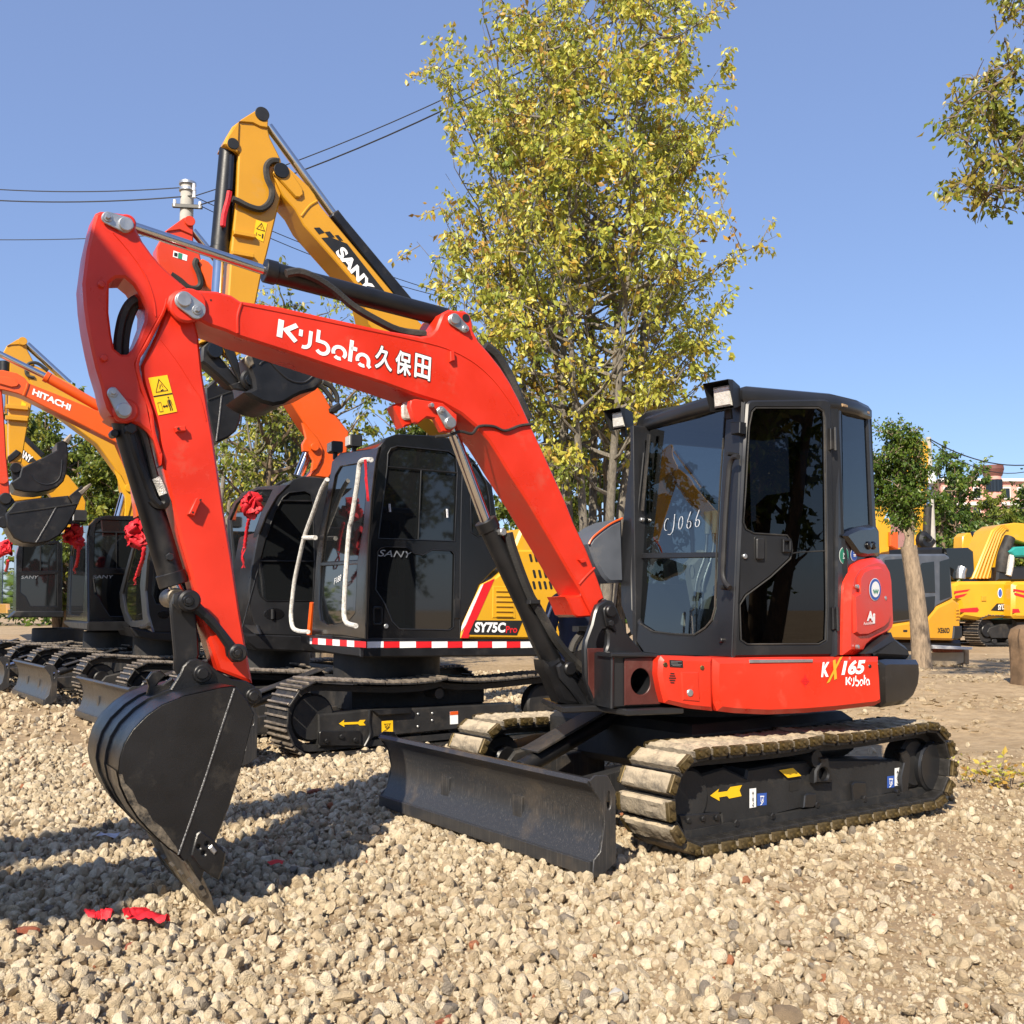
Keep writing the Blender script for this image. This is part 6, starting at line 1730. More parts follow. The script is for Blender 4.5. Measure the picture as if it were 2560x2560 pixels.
# larger one with lettered counterweight
g8 = gz(12.6, 26.5)
S8 = thing('large_yellow_excavator', 'larger yellow excavator with red-striped counterweight beyond the board bench', 'excavator', (12.6, 26.5, g8), 'excavators across the yard')
r8 = Rig(13.4, 27.2, 14, g8)
tracks(S8, r8, -1.6, 1.5, .78, .55, 1.25, 40, 'steel3', z0=.02, sag=.06)
carbody(S8, r8, -1.6, 1.5, .78, .55, 1.25, z0=.02 + g8 - g8, deck=1.0, ring=.6)
p8 = Plane.upright(12.0, 25.6, 14)
b8 = plate(S8, 'counterweight', 'yellow2', p8, ['K', (600, 1185), (640, 1168), (985, 1165), (985, 1395), (770, 1418), (660, 1400), (640, 1300), (600, 1290)], .0, 2.2, bev=.08)
for q in ([(604, 1232), (708, 1218), (690, 1232), (604, 1246)], [(606, 1262), (690, 1245), (670, 1262), (620, 1278)], [(640, 1345), (755, 1335), (765, 1352), (755, 1366), (645, 1366)]):
    decal('red_stripe', 'rprint', b8, p8, 0, 'K', q, .01)
decal('model_panel', 'blackprint', b8, p8, 0, 'K', [(840, 1355), (880, 1310), (985, 1310), (985, 1365)], .01)
letter('lettering', 'SY135C', 'white', b8, p8, 0, 'K', (886, 1352), (955, 1346), (886, 1318), .03, 0, .02)
disc_print('round_sticker', 'white', b8, p8, 0, 'K', (900, 1243), 15, 32, .01)
disc_print('sticker_ring', 'bprint', b8, p8, 0, 'K', (900, 1243), 12, 26, .016)
plate(b8, 'step_lamp', 'yellow', p8, ['K', (785, 1262), (815, 1262), (815, 1295), (785, 1295)], .03, .05, bev=.01)
h8 = plate(S8, 'engine_hood', 'black', p8, ['K', (360, 950), (540, 945), (545, 1140), (600, 1165), (360, 1160)], -.6, 1.2, bev=.06)
plate(S8, 'rear_window', 'pane', p8, ['K', (548, 955), (700, 950), (735, 975), (745, 1145), (600, 1160), (560, 1120)], -.55, .8, bev=.04)
MB().tube(p8.pts(['K', (648, 1150), (650, 1110), (660, 1080)], -.3), .12, 10, 3).obj('exhaust_pipe', 'zinc', S8)
bm8 = plate(S8, 'boom', 'yellow2', p8, ['K', (722, 1152), (850, 840), (900, 805), (1000, 790), (1120, 800), (1120, 940), (990, 900), (950, 930), (870, 1150)], -.5, .7, bev=.03)
for k in range(4):
    bead(bm8, 'boom_pipe', p8, ['K', (745 + 24 * k, 1150), (865 + 14 * k, 850 + 6 * k), (930 + 8 * k, 808 + 8 * k)], -.48, .035, 'yellow', 2)
MB().tube(p8.pts(['K', (965, 885), (920, 1000), (905, 1110)], -.3), .14, 12, 8).obj('boom_ram', 'rubber', S8)
bead(S8, 'hose_sleeve', p8, ['K', (975, 985), (970, 1060), (955, 1130)], -.2, .08, 'plush', 3)
plate(S8, 'undershield', 'teal', p8, ['K', (850, 1395), (985, 1385), (985, 1410), (850, 1412)], -.1, .5, bev=.02)
# next one, cut by the picture edge
S9 = thing('cut_off_excavator', 'yellow excavator with red stripes cut off by the right edge of the picture', 'excavator', (15.2, 26.6, gz(15.2, 26.6)), 'excavators across the yard')
p9 = Plane.upright(13.2, 25.6, 10)
b9 = plate(S9, 'counterweight', 'yellow2', p9, ['K', (985, 1190), (1010, 1168), (1250, 1165), (1250, 1410), (1000, 1408), (982, 1390)], .1, 2.0, bev=.08)
for q in ([(985, 1215), (1120, 1240), (1120, 1254), (985, 1228)], [(988, 1238), (1120, 1275), (1120, 1290), (1000, 1258)], [(980, 1345), (1020, 1345), (1030, 1368), (980, 1370)]):
    decal('red_stripe', 'rprint', b9, p9, .1, 'K', q, .01)
plate(S9, 'cab', 'cabgrey', p9, ['K', (890, 1075), (1250, 1065), (1250, 1165), (880, 1165)], -.5, 1.5, bev=.05)
plate(S9, 'tarp', 'teal', p9, ['K', (958, 975), (1000, 945), (1250, 935), (1250, 1005), (990, 1010)], -.4, 1.2, bev=.04)
plate(S9, 'undercarriage', 'black', p9, ['K', (990, 1410), (1250, 1410), (1250, 1600), (1000, 1600)], -.3, 1.8, bev=.08)
# raised boom beside the tree
S10 = thing('raised_boom_excavator', 'excavator whose yellow arm stands upright behind the leaning tree', 'excavator', (12.2, 32, gz(12.2, 32)), 'excavators across the yard')
p10 = Plane.upright(12.2, 32.0, 18)
a10 = plate(S10, 'arm', 'yellow2', p10, ['K', (352, 480), (395, 262), (420, 265), (446, 300), (442, 600), (412, 940), (355, 948), (360, 700)], .0, .45, bev=.03)
decal('sticker', 'yprint', a10, p10, 0, 'K', [(378, 535), (400, 535), (398, 595), (376, 595)], .02)
ram(S10, p10, 'K', (442, 560), 'K', (436, 680), 'K', (428, 880), .13, .08, .05, 'rubber', nm='arm_ram')
bead(a10, 'hose', p10, ['K', (405, 450), (408, 540), (420, 580), (455, 590)], .05, .05, 'rubber')
MB().tube(p10.pts(['K', (440, 900), (400, 870), (390, 920), (430, 935), (460, 900)], .1), .16, 8, 3).obj('hose_bundle', 'black', S10)
plate(S10, 'boom', 'yellow2', p10, ['K', (105, 660), (180, 600), (200, 680), (140, 800), (190, 760), (205, 820), (190, 980), (130, 990), (105, 820)], -.2, .5, bev=.04)
plate(S10, 'engine_cover', 'orange', p10, ['K', (195, 850), (250, 850), (250, 970), (195, 940)], -.1, 1.0, bev=.04)
plate(S10, 'body', 'yellow', p10, ['K', (120, 960), (460, 940), (460, 1300), (120, 1300)], -.6, 2.0, bev=.05)
S11 = thing('short_arm_excavator', 'yellow excavator showing only its short upright arm tip above the dark hood', 'excavator', (19.5, 36.5, gz(19.5, 36.5)), 'excavators across the yard')
p11 = Plane.upright(17.0, 36.0, 15)
plate(S11, 'arm', 'yellow2', p11, ['K', (660, 935), (662, 880), (690, 855), (715, 855), (742, 920), (745, 965), (660, 960)], 0, .5, bev=.03)
ram(S11, p11, 'K', (800, 882), 'K', (770, 872), 'K', (720, 862), .1, .07, -.2, 'cabgrey', nm='arm_ram')
plate(S11, 'boom', 'yellow', p11, ['K', (740, 930), (850, 930), (850, 1300), (740, 1300)], -.4, .6, bev=.05)

# ------------------------------------------------------------------ plank bench, stump, boards by the tree
bx_ = gpt('K', (570, 1720), .33)
pbk = Plane.upright(bx_.x, bx_.y, 8)
bz = thing('board_bench', 'makeshift bench of pale boards beside the leaning tree trunk', 'bench', (bx_.x, bx_.y, gz(bx_.x, bx_.y)))
plate(bz, 'front_board', 'board', pbk, ['K', (450, 1628), (668, 1625), (668, 1690), (560, 1722), (450, 1722)], 0, .03, bev=.004)
plate(bz, 'top_board', 'palewall', pbk, ['K', (462, 1578), (530, 1582), (728, 1592), (720, 1608), (470, 1602)], .25, .5, bev=.004)
plate(bz, 'back_board', 'brick', pbk, ['K', (470, 1596), (660, 1600), (660, 1630), (470, 1626)], -.02, .03, bev=.004)
plate(bz, 'leg', 'dirtwood', pbk, ['K', (672, 1605), (704, 1608), (704, 1700), (672, 1700)], -.03, .10, bev=.01)
plate(bz, 'leg', 'dirtwood', pbk, ['K', (625, 1690), (665, 1690), (668, 1770), (628, 1770)], -.1, .10, bev=.01)
sp = gpt('K', (1020, 1850), .30)
su = MB()
rows = []
for h, r in ((-.15, .25), (.1, .23), (.35, .225), (.52, .22), (.60, .19), (.64, .12), (.645, .05)):
    rows.append([Vector((sp.x + .20 + r * 1.15 * math.cos(a) * (1 + .22 * noise.noise(Vector((math.cos(a) * 2, math.sin(a) * 2, h * 2)))), sp.y + r * 1.15 * math.sin(a), sp.z + h * 1.25)) for a in np.linspace(0, 6.2832, 25)[:-1]])
su.sweep(rows, close=True); su.f.append(tuple(range(len(su.v) - 24, len(su.v))))
tag(su.obj('tree_stump', 'log'), 'thick brown cut log standing upright at the right edge', 'stump')

# ------------------------------------------------------------------ trees
def leaf_mat(name, cols):
    m, nt, b = newmat(name)
    N, Lk = nt.nodes.new, nt.links.new
    at = N('ShaderNodeAttribute'); at.attribute_name = 'tint'
    rp = N('ShaderNodeValToRGB'); Lk(at.outputs['Fac'], rp.inputs[0])
    cr = rp.color_ramp
    cr.elements[0].position = 0; cr.elements[0].color = (*cols[0], 1)
    cr.elements[1].position = 1; cr.elements[1].color = (*cols[-1], 1)
    for i, c in enumerate(cols[1:-1]):
        e = cr.elements.new((i + 1) / (len(cols) - 1)); e.color = (*c, 1)
    Lk(rp.outputs[0], b.inputs['Base Color'])
    b.inputs['Roughness'].default_value = .38
    b.inputs['Specular IOR Level'].default_value = .45
    tl = N('ShaderNodeBsdfTranslucent'); Lk(rp.outputs[0], tl.inputs[0])
    mx = N('ShaderNodeMixShader'); mx.inputs[0].default_value = .40
    Lk(b.outputs[0], mx.inputs[1]); Lk(tl.outputs[0], mx.inputs[2])
    Lk(mx.outputs[0], nt.nodes['Material Output'].inputs[0])
    return m


def bark_mat(name, c):
    m, nt, b = newmat(name)
    N, Lk = nt.nodes.new, nt.links.new
    tc = N('ShaderNodeTexCoord'); mp = N('ShaderNodeMapping'); mp.inputs['Scale'].default_value = (9, 9, 2.2)
    Lk(tc.outputs['Object'], mp.inputs[0])
    n = N('ShaderNodeTexNoise'); n.inputs['Scale'].default_value = 3; n.inputs['Detail'].default_value = 9; n.inputs['Roughness'].default_value = .7
    Lk(mp.outputs[0], n.inputs['Vector'])
    rp = N('ShaderNodeValToRGB'); Lk(n.outputs['Fac'], rp.inputs[0])
    rp.color_ramp.elements[0].position = .32; rp.color_ramp.elements[0].color = (c[0] * .45, c[1] * .45, c[2] * .45, 1)
    rp.color_ramp.elements[1].position = .68; rp.color_ramp.elements[1].color = (c[0] * 1.25, c[1] * 1.25, c[2] * 1.25, 1)
    Lk(rp.outputs[0], b.inputs['Base Color']); b.inputs['Roughness'].default_value = .95
    bp = N('ShaderNodeBump'); bp.inputs['Strength'].default_value = .9; bp.inputs['Distance'].default_value = .03
    Lk(n.outputs['Fac'], bp.inputs['Height']); Lk(bp.outputs[0], b.inputs['Normal'])
    return m


LEAF = {'autumn': leaf_mat('leaf_yellow_green', [(.22, .27, .045), (.37, .40, .065), (.52, .51, .085), (.62, .53, .09), (.55, .34, .07), (.28, .14, .045)]),
        'green': leaf_mat('leaf_green', [(.045, .085, .014), (.075, .13, .020), (.11, .18, .026), (.17, .23, .035), (.26, .25, .04)]),
        'mid': leaf_mat('leaf_mid_green', [(.06, .095, .016), (.11, .15, .024), (.18, .22, .03), (.27, .28, .04), (.36, .28, .045)])}
BARK = {'brown': bark_mat('bark_brown', (.20, .145, .095)), 'grey': bark_mat('bark_grey', (.21, .185, .15)), 'pale': bark_mat('bark_pale', (.30, .225, .155)), 'moss': bark_mat('bark_mossy', (.17, .155, .085))}


def leaves_mesh(name, P, D, S, T, m):
    """one folded leaf for every row: point, hanging direction, size, tone"""
    n = len(P)
    P, D, S = np.asarray(P), np.asarray(D), np.asarray(S)[:, None]
    D = D / np.linalg.norm(D, axis=1, keepdims=True)
    rnd = rng.normal(size=(n, 3))
    X = np.cross(D, rnd); X /= np.linalg.norm(X, axis=1, keepdims=True) + 1e-9
    Nn = np.cross(X, D)
    fold = .22
    v = np.empty((n, 6, 3))
    v[:, 0] = P
    v[:, 1] = P + D * S * .45 + X * S * .26 + Nn * S * fold * .5
    v[:, 2] = P + D * S * 1.0 - Nn * S * .10
    v[:, 3] = P + D * S * .45 - X * S * .26 + Nn * S * fold * .5
    v[:, 4] = P + D * S * .5
    v[:, 5] = P
    me = bpy.data.meshes.new(name)
    vv = v[:, :5].reshape(-1, 3)
    me.vertices.add(n * 5); me.vertices.foreach_set('co', vv.astype(np.float32).ravel())
    base = np.arange(n)[:, None] * 5
    tri = np.concatenate([base + np.array([[0, 1, 4]]), base + np.array([[1, 2, 4]]), base + np.array([[2, 3, 4]]), base + np.array([[3, 0, 4]])], axis=1).reshape(-1, 3)
    me.loops.add(len(tri) * 3); me.loops.foreach_set('vertex_index', tri.astype(np.int32).ravel())
    me.polygons.add(len(tri)); me.polygons.foreach_set('loop_start', np.arange(0, len(tri) * 3, 3, dtype=np.int32))
    me.update(calc_edges=True)
    a = me.attributes.new('tint', 'FLOAT', 'POINT'); a.data.foreach_set('value', np.repeat(np.asarray(T, dtype=np.float32), 5))
    me.materials.append(m)
    return me


def env(pts_, t):
    for i in range(len(pts_) - 1):
        if pts_[i][0] <= t <= pts_[i + 1][0]:
            k = (t - pts_[i][0]) / (pts_[i + 1][0] - pts_[i][0])
            return pts_[i][1] + (pts_[i + 1][1] - pts_[i][1]) * k
    return 0.0


def tree(name, label, base, H, prof, stems, nb, ntw, nleaf, leaf, lsize, bark, seed, group=None, t0=.2, r0=.1, spread=.25, up_=.9, tone=(0., 1.), stem_pts=None, kind=None, twig_len=.5, droop=.75, squash=1.0, wild=0.0):
    """stems rise from the base; branches fill the outline prof(height share -> radius); leaves hang from twigs"""
    rnd = random.Random(seed)
    base = Vector(base)
    root = thing(name, label, 'tree', base, group)
    tk, tw = MB(), MB()
    P, D, S, T = [], [], [], []
    for s in range(stems):
        if stem_pts:
            line = [Vector(q) for q in stem_pts[s]]
        else:
            az = 2 * math.pi * (s + rnd.random() * .6) / stems
            top = Vector((math.cos(az), math.sin(az), 0)) * (spread * env(prof, .6) * rnd.uniform(.4, 1.5) if stems > 1 else .15)
            hh = H * (rnd.uniform(.72, 1.0) if stems > 1 else .96)
            line = []
            for k in range(9):
                t = k / 8
                w = Vector((rnd.gauss(0, .03), rnd.gauss(0, .03), 0)) * (H * .1) * (t > 0)
                line.append(base + top * t ** .8 + Vector((math.cos(az), math.sin(az), 0)) * (r0 * 1.1 if stems > 1 else 0) + Vector((0, 0, hh * t)) + w)
            hh = H
        rs = [r0 * 1.25, r0, r0 * .85, r0 * .7, r0 * .55, r0 * .4, r0 * .28, r0 * .16, r0 * .06]
        tk.tube(line, rs, 9, 3)
        n_l = len(line)
        for b in range(nb):
            t = t0 + (1 - t0) * ((b + rnd.random()) / nb)
            x = t * (n_l - 1); k = min(int(x), n_l - 2)
            p = line[k].lerp(line[k + 1], x - k)
            th = (p.z - base.z) / H
            Rm = env(prof, min(1, th + .05))
            if Rm <= 0.02:
                continue
            az = rnd.random() * 6.283
            off = Vector((0, 0, 0)) if stem_pts else Vector((p.x - base.x, p.y - base.y, 0))
            dirh = Vector((math.cos(az), math.sin(az) * squash, 0))
            room = max(.15, Rm - off.dot(dirh))
            L = room * rnd.uniform(.55, 1.02)
            rise_ = up_ * rnd.uniform(.5, 1.2) + wild * rnd.uniform(-1, 1)
            bl_ = [p]
            for q in range(1, 6):
                f = q / 5
                bl_.append(p + dirh * L * f + Vector((0, 0, L * rise_ * f ** 1.4)) + Vector((rnd.gauss(0, .05), rnd.gauss(0, .05), rnd.gauss(0, .05))) * L * .6)
            rb_ = r0 * (.30 + .25 * (1 - t))
            tk.tube(bl_, [rb_, rb_ * .7, rb_ * .45, rb_ * .25, rb_ * .1], 5, 2)
            for w in range(ntw):
                f = rnd.uniform(.25, 1.0) ** .7
                xx = f * 5; kk = min(int(xx), 4)
                q = bl_[kk].lerp(bl_[kk + 1], xx - kk)
                d = Vector((rnd.gauss(0, 1), rnd.gauss(0, 1), rnd.gauss(.35, .8))).normalized()
                l = twig_len * rnd.uniform(.5, 1.3)
                e = q + d * l
                m_ = q.lerp(e, .5) + Vector((rnd.gauss(0, .05), rnd.gauss(0, .05), .05)) * l
                tw.tube([q, m_, e], [.010, .006, .003], 3)
                base_t = rnd.gauss(.5, .22)
                for j in range(max(1, int(rnd.gauss(nleaf, nleaf * .3)))):
                    g = rnd.uniform(.25, 1.05)
                    c = q.lerp(m_, g * 2) if g < .5 else m_.lerp(e, (g - .5) * 2)
                    P.append(c + Vector((rnd.gauss(0, .05), rnd.gauss(0, .05), rnd.gauss(0, .05))))
                    D.append((rnd.gauss(d.x * .4, .6), rnd.gauss(d.y * .4, .6), -droop + rnd.gauss(0, .45)))
                    S.append(lsize * rnd.uniform(.6, 1.25))
                    tt = base_t + rnd.gauss(0, .16)
                    if rnd.random() < .03:
                        tt = 1.0
                    T.append(min(1, max(0, tone[0] + (tone[1] - tone[0]) * tt)))
    tr = tk.obj('trunk', BARK[bark], root, smooth=60)
    tw.obj('twigs', BARK[bark], root, smooth=0)['kind'] = 'stuff'
    if P:
        cm = leaves_mesh('crown', [tuple(Vector(q) - base) for q in P], D, S, T, LEAF[leaf])
        c = bpy.data.objects.new('crown', cm); col.objects.link(c); c.parent = root
        c['kind'] = 'stuff'
    return root


# the tall many-stemmed tree behind the red boom
tb = Vector((1.08, 14.2, gz(1.08, 14.2)))
TH = 11.2
prof_big = [(0, .0), (.24, .3), (.33, 1.9), (.42, 2.55), (.50, 2.50), (.61, 2.20), (.745, 1.65), (.88, 1.10), (1.0, .25)]
tree('tall_tree', 'tall many-stemmed tree with yellow-green leaves rising behind the red boom', tb, TH, prof_big, 10, 24, 10, 18, 'autumn', .104, 'grey', 11, t0=.33, r0=.075, spread=.62, up_=.95, tone=(.0, .80), twig_len=.42)
# its leafier, darker neighbours farther back
tree('back_tree', 'green tree in the gap between orange boom and red boom', (-2.9, 31, .2), 8.6, [(0, 0), (.2, .8), (.4, 2.0), (.7, 2.0), (.9, 1.2), (1, .2)], 3, 12, 8, 26, 'mid', .20, 'brown', 21, t0=.2, r0=.12, spread=.3, tone=(0, .7), twig_len=.6)
tree('back_tree', 'bushy green tree seen low between tall trunk and cab of the red excavator', (2.2, 21, .25), 5.4, [(0, .4), (.2, 1.8), (.5, 2.2), (.8, 1.5), (1, .3)], 4, 11, 8, 26, 'mid', .16, 'brown', 22, t0=.1, r0=.10, tone=(.1, .9), twig_len=.55)
tree('back_tree', 'yellowish bush low behind the tall tree, above the boom foot', (.9, 24, .2), 4.4, [(0, .5), (.2, 1.7), (.5, 2.0), (.8, 1.5), (1, .3)], 4, 11, 8, 24, 'mid', .17, 'brown', 23, t0=.1, r0=.10, tone=(0, .6), twig_len=.55)
# pale, nearly bare trunks behind the orange boom
bt = [(-5.15, 19.4, 6.0, .13), (-4.75, 18.8, 6.3, .13), (-4.45, 20.2, 8.0, .16), (-4.05, 20.6, 7.4, .12), (-3.55, 19.6, 7.2, .15)]
for i, (x, y, h, r) in enumerate(bt):
    tree('bare_tree', ['mossy slim trunk nearest the red arm', 'pale slim trunk second from the red arm', 'tallest sparse tree between red arm and orange boom', 'thin sparse tree behind the orange boom', 'sparse trunk beside the orange boom lug'][i], (x, y, .0), h, [(0, 0), (.3, .8), (.5, 1.5), (.75, 1.5), (.95, .7), (1, .1)], 1, 17, 6, 8 if i > 1 else 12, 'mid', .13, ('moss', 'brown', 'moss', 'grey', 'brown')[i], 31 + i, 'bare trees behind the orange boom', t0=.35, r0=r, up_=1.0, tone=(.2, 1.), twig_len=.55)
tree('yellowing_tree', 'yellowing tree top behind the raised yellow arm', (-8.3, 27.5, 0), 11.0, [(0, 0), (.4, .8), (.6, 2.0), (.8, 2.1), (.93, 1.3), (1, .2)], 4, 13, 7, 13, 'autumn', .16, 'grey', 41, t0=.35, r0=.10, spread=.5, tone=(0, .7), twig_len=.6)
tree('yellowing_tree', 'sparse yellowing tree right of the raised yellow arm', (-6.0, 26.5, 0), 10.2, [(0, 0), (.4, .8), (.6, 1.7), (.8, 1.7), (.93, 1.0), (1, .2)], 4, 12, 6, 11, 'autumn', .15, 'grey', 42, t0=.35, r0=.09, spread=.5, tone=(0, .7), twig_len=.6)
tree('leafy_tree', 'leafy green tree filling the gap behind the pale bare trunks', (-7.4, 33, 0), 7.6, [(0, .6), (.25, 1.9), (.5, 2.5), (.8, 1.9), (1, .3)], 4, 14, 9, 30, 'mid', .19, 'brown', 53, 'green trees behind the bare trunks', t0=.12, r0=.12, tone=(0, .75), twig_len=.6)
tree('leafy_tree', 'lower green tree behind the orange boom, right of the leafy one', (-4.9, 35, 0), 6.6, [(0, .6), (.25, 1.8), (.5, 2.2), (.8, 1.6), (1, .3)], 4, 13, 9, 30, 'mid', .19, 'brown', 54, 'green trees behind the bare trunks', t0=.12, r0=.12, tone=(0, .75), twig_len=.6)
# left, behind the buckets
tree('left_tree', 'green tree behind the upper hanging bucket', (-13.6, 30.5, 0), 7.6, [(0, .6), (.25, 1.9), (.5, 2.4), (.8, 2.0), (1, .3)], 4, 15, 9, 34, 'mid', .18, 'brown', 51, 'green trees behind the left machines', t0=.12, r0=.12, tone=(0, .8), twig_len=.6)
tree('left_tree', 'green tree beside the arching yellow boom', (-11.0, 28.5, 0), 6.2, [(0, .6), (.25, 1.6), (.5, 2.0), (.8, 1.6), (1, .3)], 4, 14, 9, 34, 'mid', .17, 'brown', 52, 'green trees behind the left machines', t0=.12, r0=.12, tone=(0, .8), twig_len=.6)
# right: leaning trunk with lopped crown
def tpt(z, p, y):
    d = sight(zf(z, p)); return EYE + d * (y / d.y)
ty = 16.5
b_ = tpt('K', (400, 1720), ty); b_.z = gz(b_.x, b_.y) - .05
st_pts = [[b_, tpt('K', (385, 1500), ty), tpt('K', (360, 1250), ty), tpt('K', (330, 1050), ty), tpt('K', (310, 930), ty), tpt('K', (295, 860), ty), tpt('K', (235, 750), ty + .2), tpt('K', (180, 600), ty + .3), tpt('K', (160, 420), ty + .3)],
          [tpt('K', (310, 960), ty), tpt('K', (318, 900), ty), tpt('K', (325, 840), ty), tpt('K', (328, 780), ty), tpt('K', (322, 700), ty), tpt('K', (310, 600), ty), tpt('K', (295, 480), ty), tpt('K', (285, 360), ty), tpt('K', (275, 230), ty)]]
LN = tree('leaning_tree', 'leaning tree trunk with lopped green crown right of the cab', b_, 4.35, [(0, 0), (.58, .0), (.62, .10), (.69, .28), (.76, .36), (.88, .37), (.97, .28), (1, .12)], 2, 34, 8, 22, 'green', .075, 'pale', 61, t0=.5, r0=.075, up_=.55, tone=(0, .75), stem_pts=st_pts, twig_len=.26)
MB().tube([b_, tpt('K', (385, 1500), ty), tpt('K', (360, 1250), ty), tpt('K', (330, 1050), ty), tpt('K', (312, 940), ty)], [.165, .15, .14, .135, .13, .13], 20, 4).obj('main_trunk', BARK['pale'], LN, smooth=60)
for i, (px, py, Y, h, rr) in enumerate(((1790, 1060, 42, 7.6, 1.9), (1850, 1060, 46, 5.9, 2.4), (1905, 1060, 48, 5.7, 2.4), (1985, 1060, 46, 6.6, 2.6), (1770, 1060, 60, 6.8, 2.2))):
    q = tpt('F', (px, py), Y)
    tree('hedge_tree', ['rounded green tree right of the upright yellow arm', 'low green tree in front of the pink house', 'green tree before the house tower', 'green tree at the right picture edge', 'far green tree behind the upright yellow arm'][i], (q.x, q.y, .3), h, [(0, .6), (.2, rr * .8), (.5, rr), (.8, rr * .75), (1, .3)], 4, 12, 8, 26, 'green' if i != 1 else 'mid', .22, 'brown', 71 + i, 'trees before the pink house', t0=.1, r0=.14, tone=(0, .8), twig_len=.8)
# tree whose boughs reach in at the upper right
ob = tpt('F', (2235, 1200), 9.6); ob.z = gz(ob.x, ob.y)
H_ = 8.5
ost = [[ob, ob + Vector((-.1, 0, 1.5)), ob + Vector((-.15, 0, 3)), tpt('F', (2178, 402), 9.6), tpt('F', (2128, 242), 9.6), tpt('F', (2108, 102), 9.6), tpt('F', (2088, -58), 9.6), tpt('F', (2068, -168), 9.6)],
       [tpt('F', (2188, 422), 9.6), tpt('F', (2108, 362), 9.6), tpt('F', (2028, 332), 9.6), tpt('F', (1958, 327), 9.6), tpt('F', (1908, 312), 9.6), tpt('F', (1868, 302), 9.6), tpt('F', (1828, 327), 9.6)],
       [tpt('F', (2148, 282), 9.6), tpt('F', (2068, 222), 9.6), tpt('F', (1998, 182), 9.6), tpt('F', (1928, 152), 9.6), tpt('F', (1868, 162), 9.5), tpt('F', (1843, 177), 9.5)],
       [tpt('F', (2108, 122), 9.6), tpt('F', (2028, 72), 9.6), tpt('F', (1978, 12), 9.6), tpt('F', (1928, -38), 9.6)],
       [tpt('F', (2088, 282), 9.6), tpt('F', (2018, 252), 9.8), tpt('F', (1958, 247), 9.9), tpt('F', (1908, 262), 9.9), tpt('F', (1878, 242), 9.9)],
       [tpt('F', (2038, 332), 9.5), tpt('F', (1958, 362), 9.4), tpt('F', (1898, 352), 9.3), tpt('F', (1848, 372), 9.3)]]
tree('overhanging_tree', 'tree whose leafy boughs hang in from the upper right corner', ob, H_, [(0, 0), (.2, .2), (.4, .42), (1, .52)], 6, 15, 6, 9, 'mid', .088, 'brown', 81, t0=.30, r0=.045, up_=.35, tone=(.35, 1.15), wild=1.3, stem_pts=ost, twig_len=.22)
# trees of the far side of the yard, behind the camera: they show in the window glass
for i, (x, y, h) in enumerate(((8.2, .6, 8.5), (11.5, -2.6, 9), (13.5, 1.2, 8), (7.2, -4.4, 9.5), (15.5, -5.0, 10))):
    tree('yard_tree', ['first', 'leftmost', 'third', 'rightmost', 'farthest'][i] + ' tree behind the camera, mirrored in the cab glass', (x, y, 0), h, [(0, 0), (.2, .6), (.45, 2.4), (.75, 2.3), (1, .4)], 5, 9, 7, 16, 'mid', .19, 'brown', 91 + i, 'trees across the yard', t0=.25, r0=.14, spread=.5, tone=(0, .8), twig_len=.7)

# ------------------------------------------------------------------ poles and wires
def pole(name, label, x, y, h, r):
    z = gz(x, y)
    rt = thing(name, label, 'pole', (x, y, z))
    MB().cyl((x, y, z - .2), (x, y, z + h), r * 1.25, r, seg=18, bev=.01).obj('post', 'concrete', rt)
    return rt
q = tpt('A', (1295, 150), 30.0)
PX, PY, PZ = q.x, q.y, q.z
pp = pole('utility_pole', 'concrete utility pole with cross arm behind the raised arms', PX, PY, PZ - gz(PX, PY), .20)
ca = [tpt('A', (1190, 315), 29.8), tpt('A', (1395, 325), 29.8)]
MB().box((ca[0] + ca[1]) / 2, (ca[1] - ca[0]) / 2, Vector((0, .05, 0)), Vector((0, 0, .06)), .01).obj('cross_arm', 'black', pp)
for c in ((1205, 295), (1380, 310), (1338, 185), (1340, 235)):
    w = tpt('A', c, 29.8)
    MB().cyl(w - Vector((0, 0, .12)), w + Vector((0, 0, .10)), .06, .045, seg=10).obj('insulator', 'porcelain', pp)
for zy in (210, 165):
    w = tpt('A', (1295, zy), 30)
    MB().ring(w + Vector((0, 0, -.04)), w + Vector((0, 0, .04)), .26, .22).obj('band', 'zinc', pp)
def wire(label, a, b, sag=.3, r=.022):
    pts_ = []
    for k in range(17):
        t = k / 16
        pts_.append(a.lerp(b, t) - Vector((0, 0, 4 * sag * t * (1 - t))))
    return tag(MB().tube(pts_, r * .72, 5).obj('power_wire', 'wire'), label, 'wire', 'overhead wires')
wire('upper of the two wires running left from the pole top', tpt('A', (1335, 183), 29.8), tpt('A', (-200, 190), 31), .15, .025)
wire('lower of the two wires running left from the pole top', tpt('A', (1335, 245), 29.8), tpt('A', (-200, 268), 31), .15, .030)
wire('lowest wire at the left, running behind the top of the red arm', tpt('A', (1340, 500), 34), tpt('A', (-200, 548), 34), .1, .022)
wire('thin upper wire climbing right through the tall tree', tpt('A', (1340, 250), 29.8), tpt('F', (1270, -40), 26), .5, .024)
wire('thick lower wire climbing right through the tall tree', tpt('A', (1380, 310), 29.8), tpt('F', (1330, -60), 22), .55, .030)
wire('wire dropping right from the pole behind the raised yellow arm', tpt('A', (1345, 255), 29.8), tpt('F', (860, 560), 36), .2, .02)
wire('wire from the cross arm dropping right behind the yellow boom', tpt('A', (1390, 320), 29.8), tpt('F', (860, 566), 36), .3, .02)
q = tpt('K', (440, 240), 34.0)
p2 = pole('thin_pole', 'thin pale pole just right of the upright yellow arm', q.x, q.y, q.z - gz(q.x, q.y), .09)
wire('upper wire running right from the thin pole', tpt('K', (450, 252), 33.9), tpt('K', (1300, 372), 36), .55, .03)
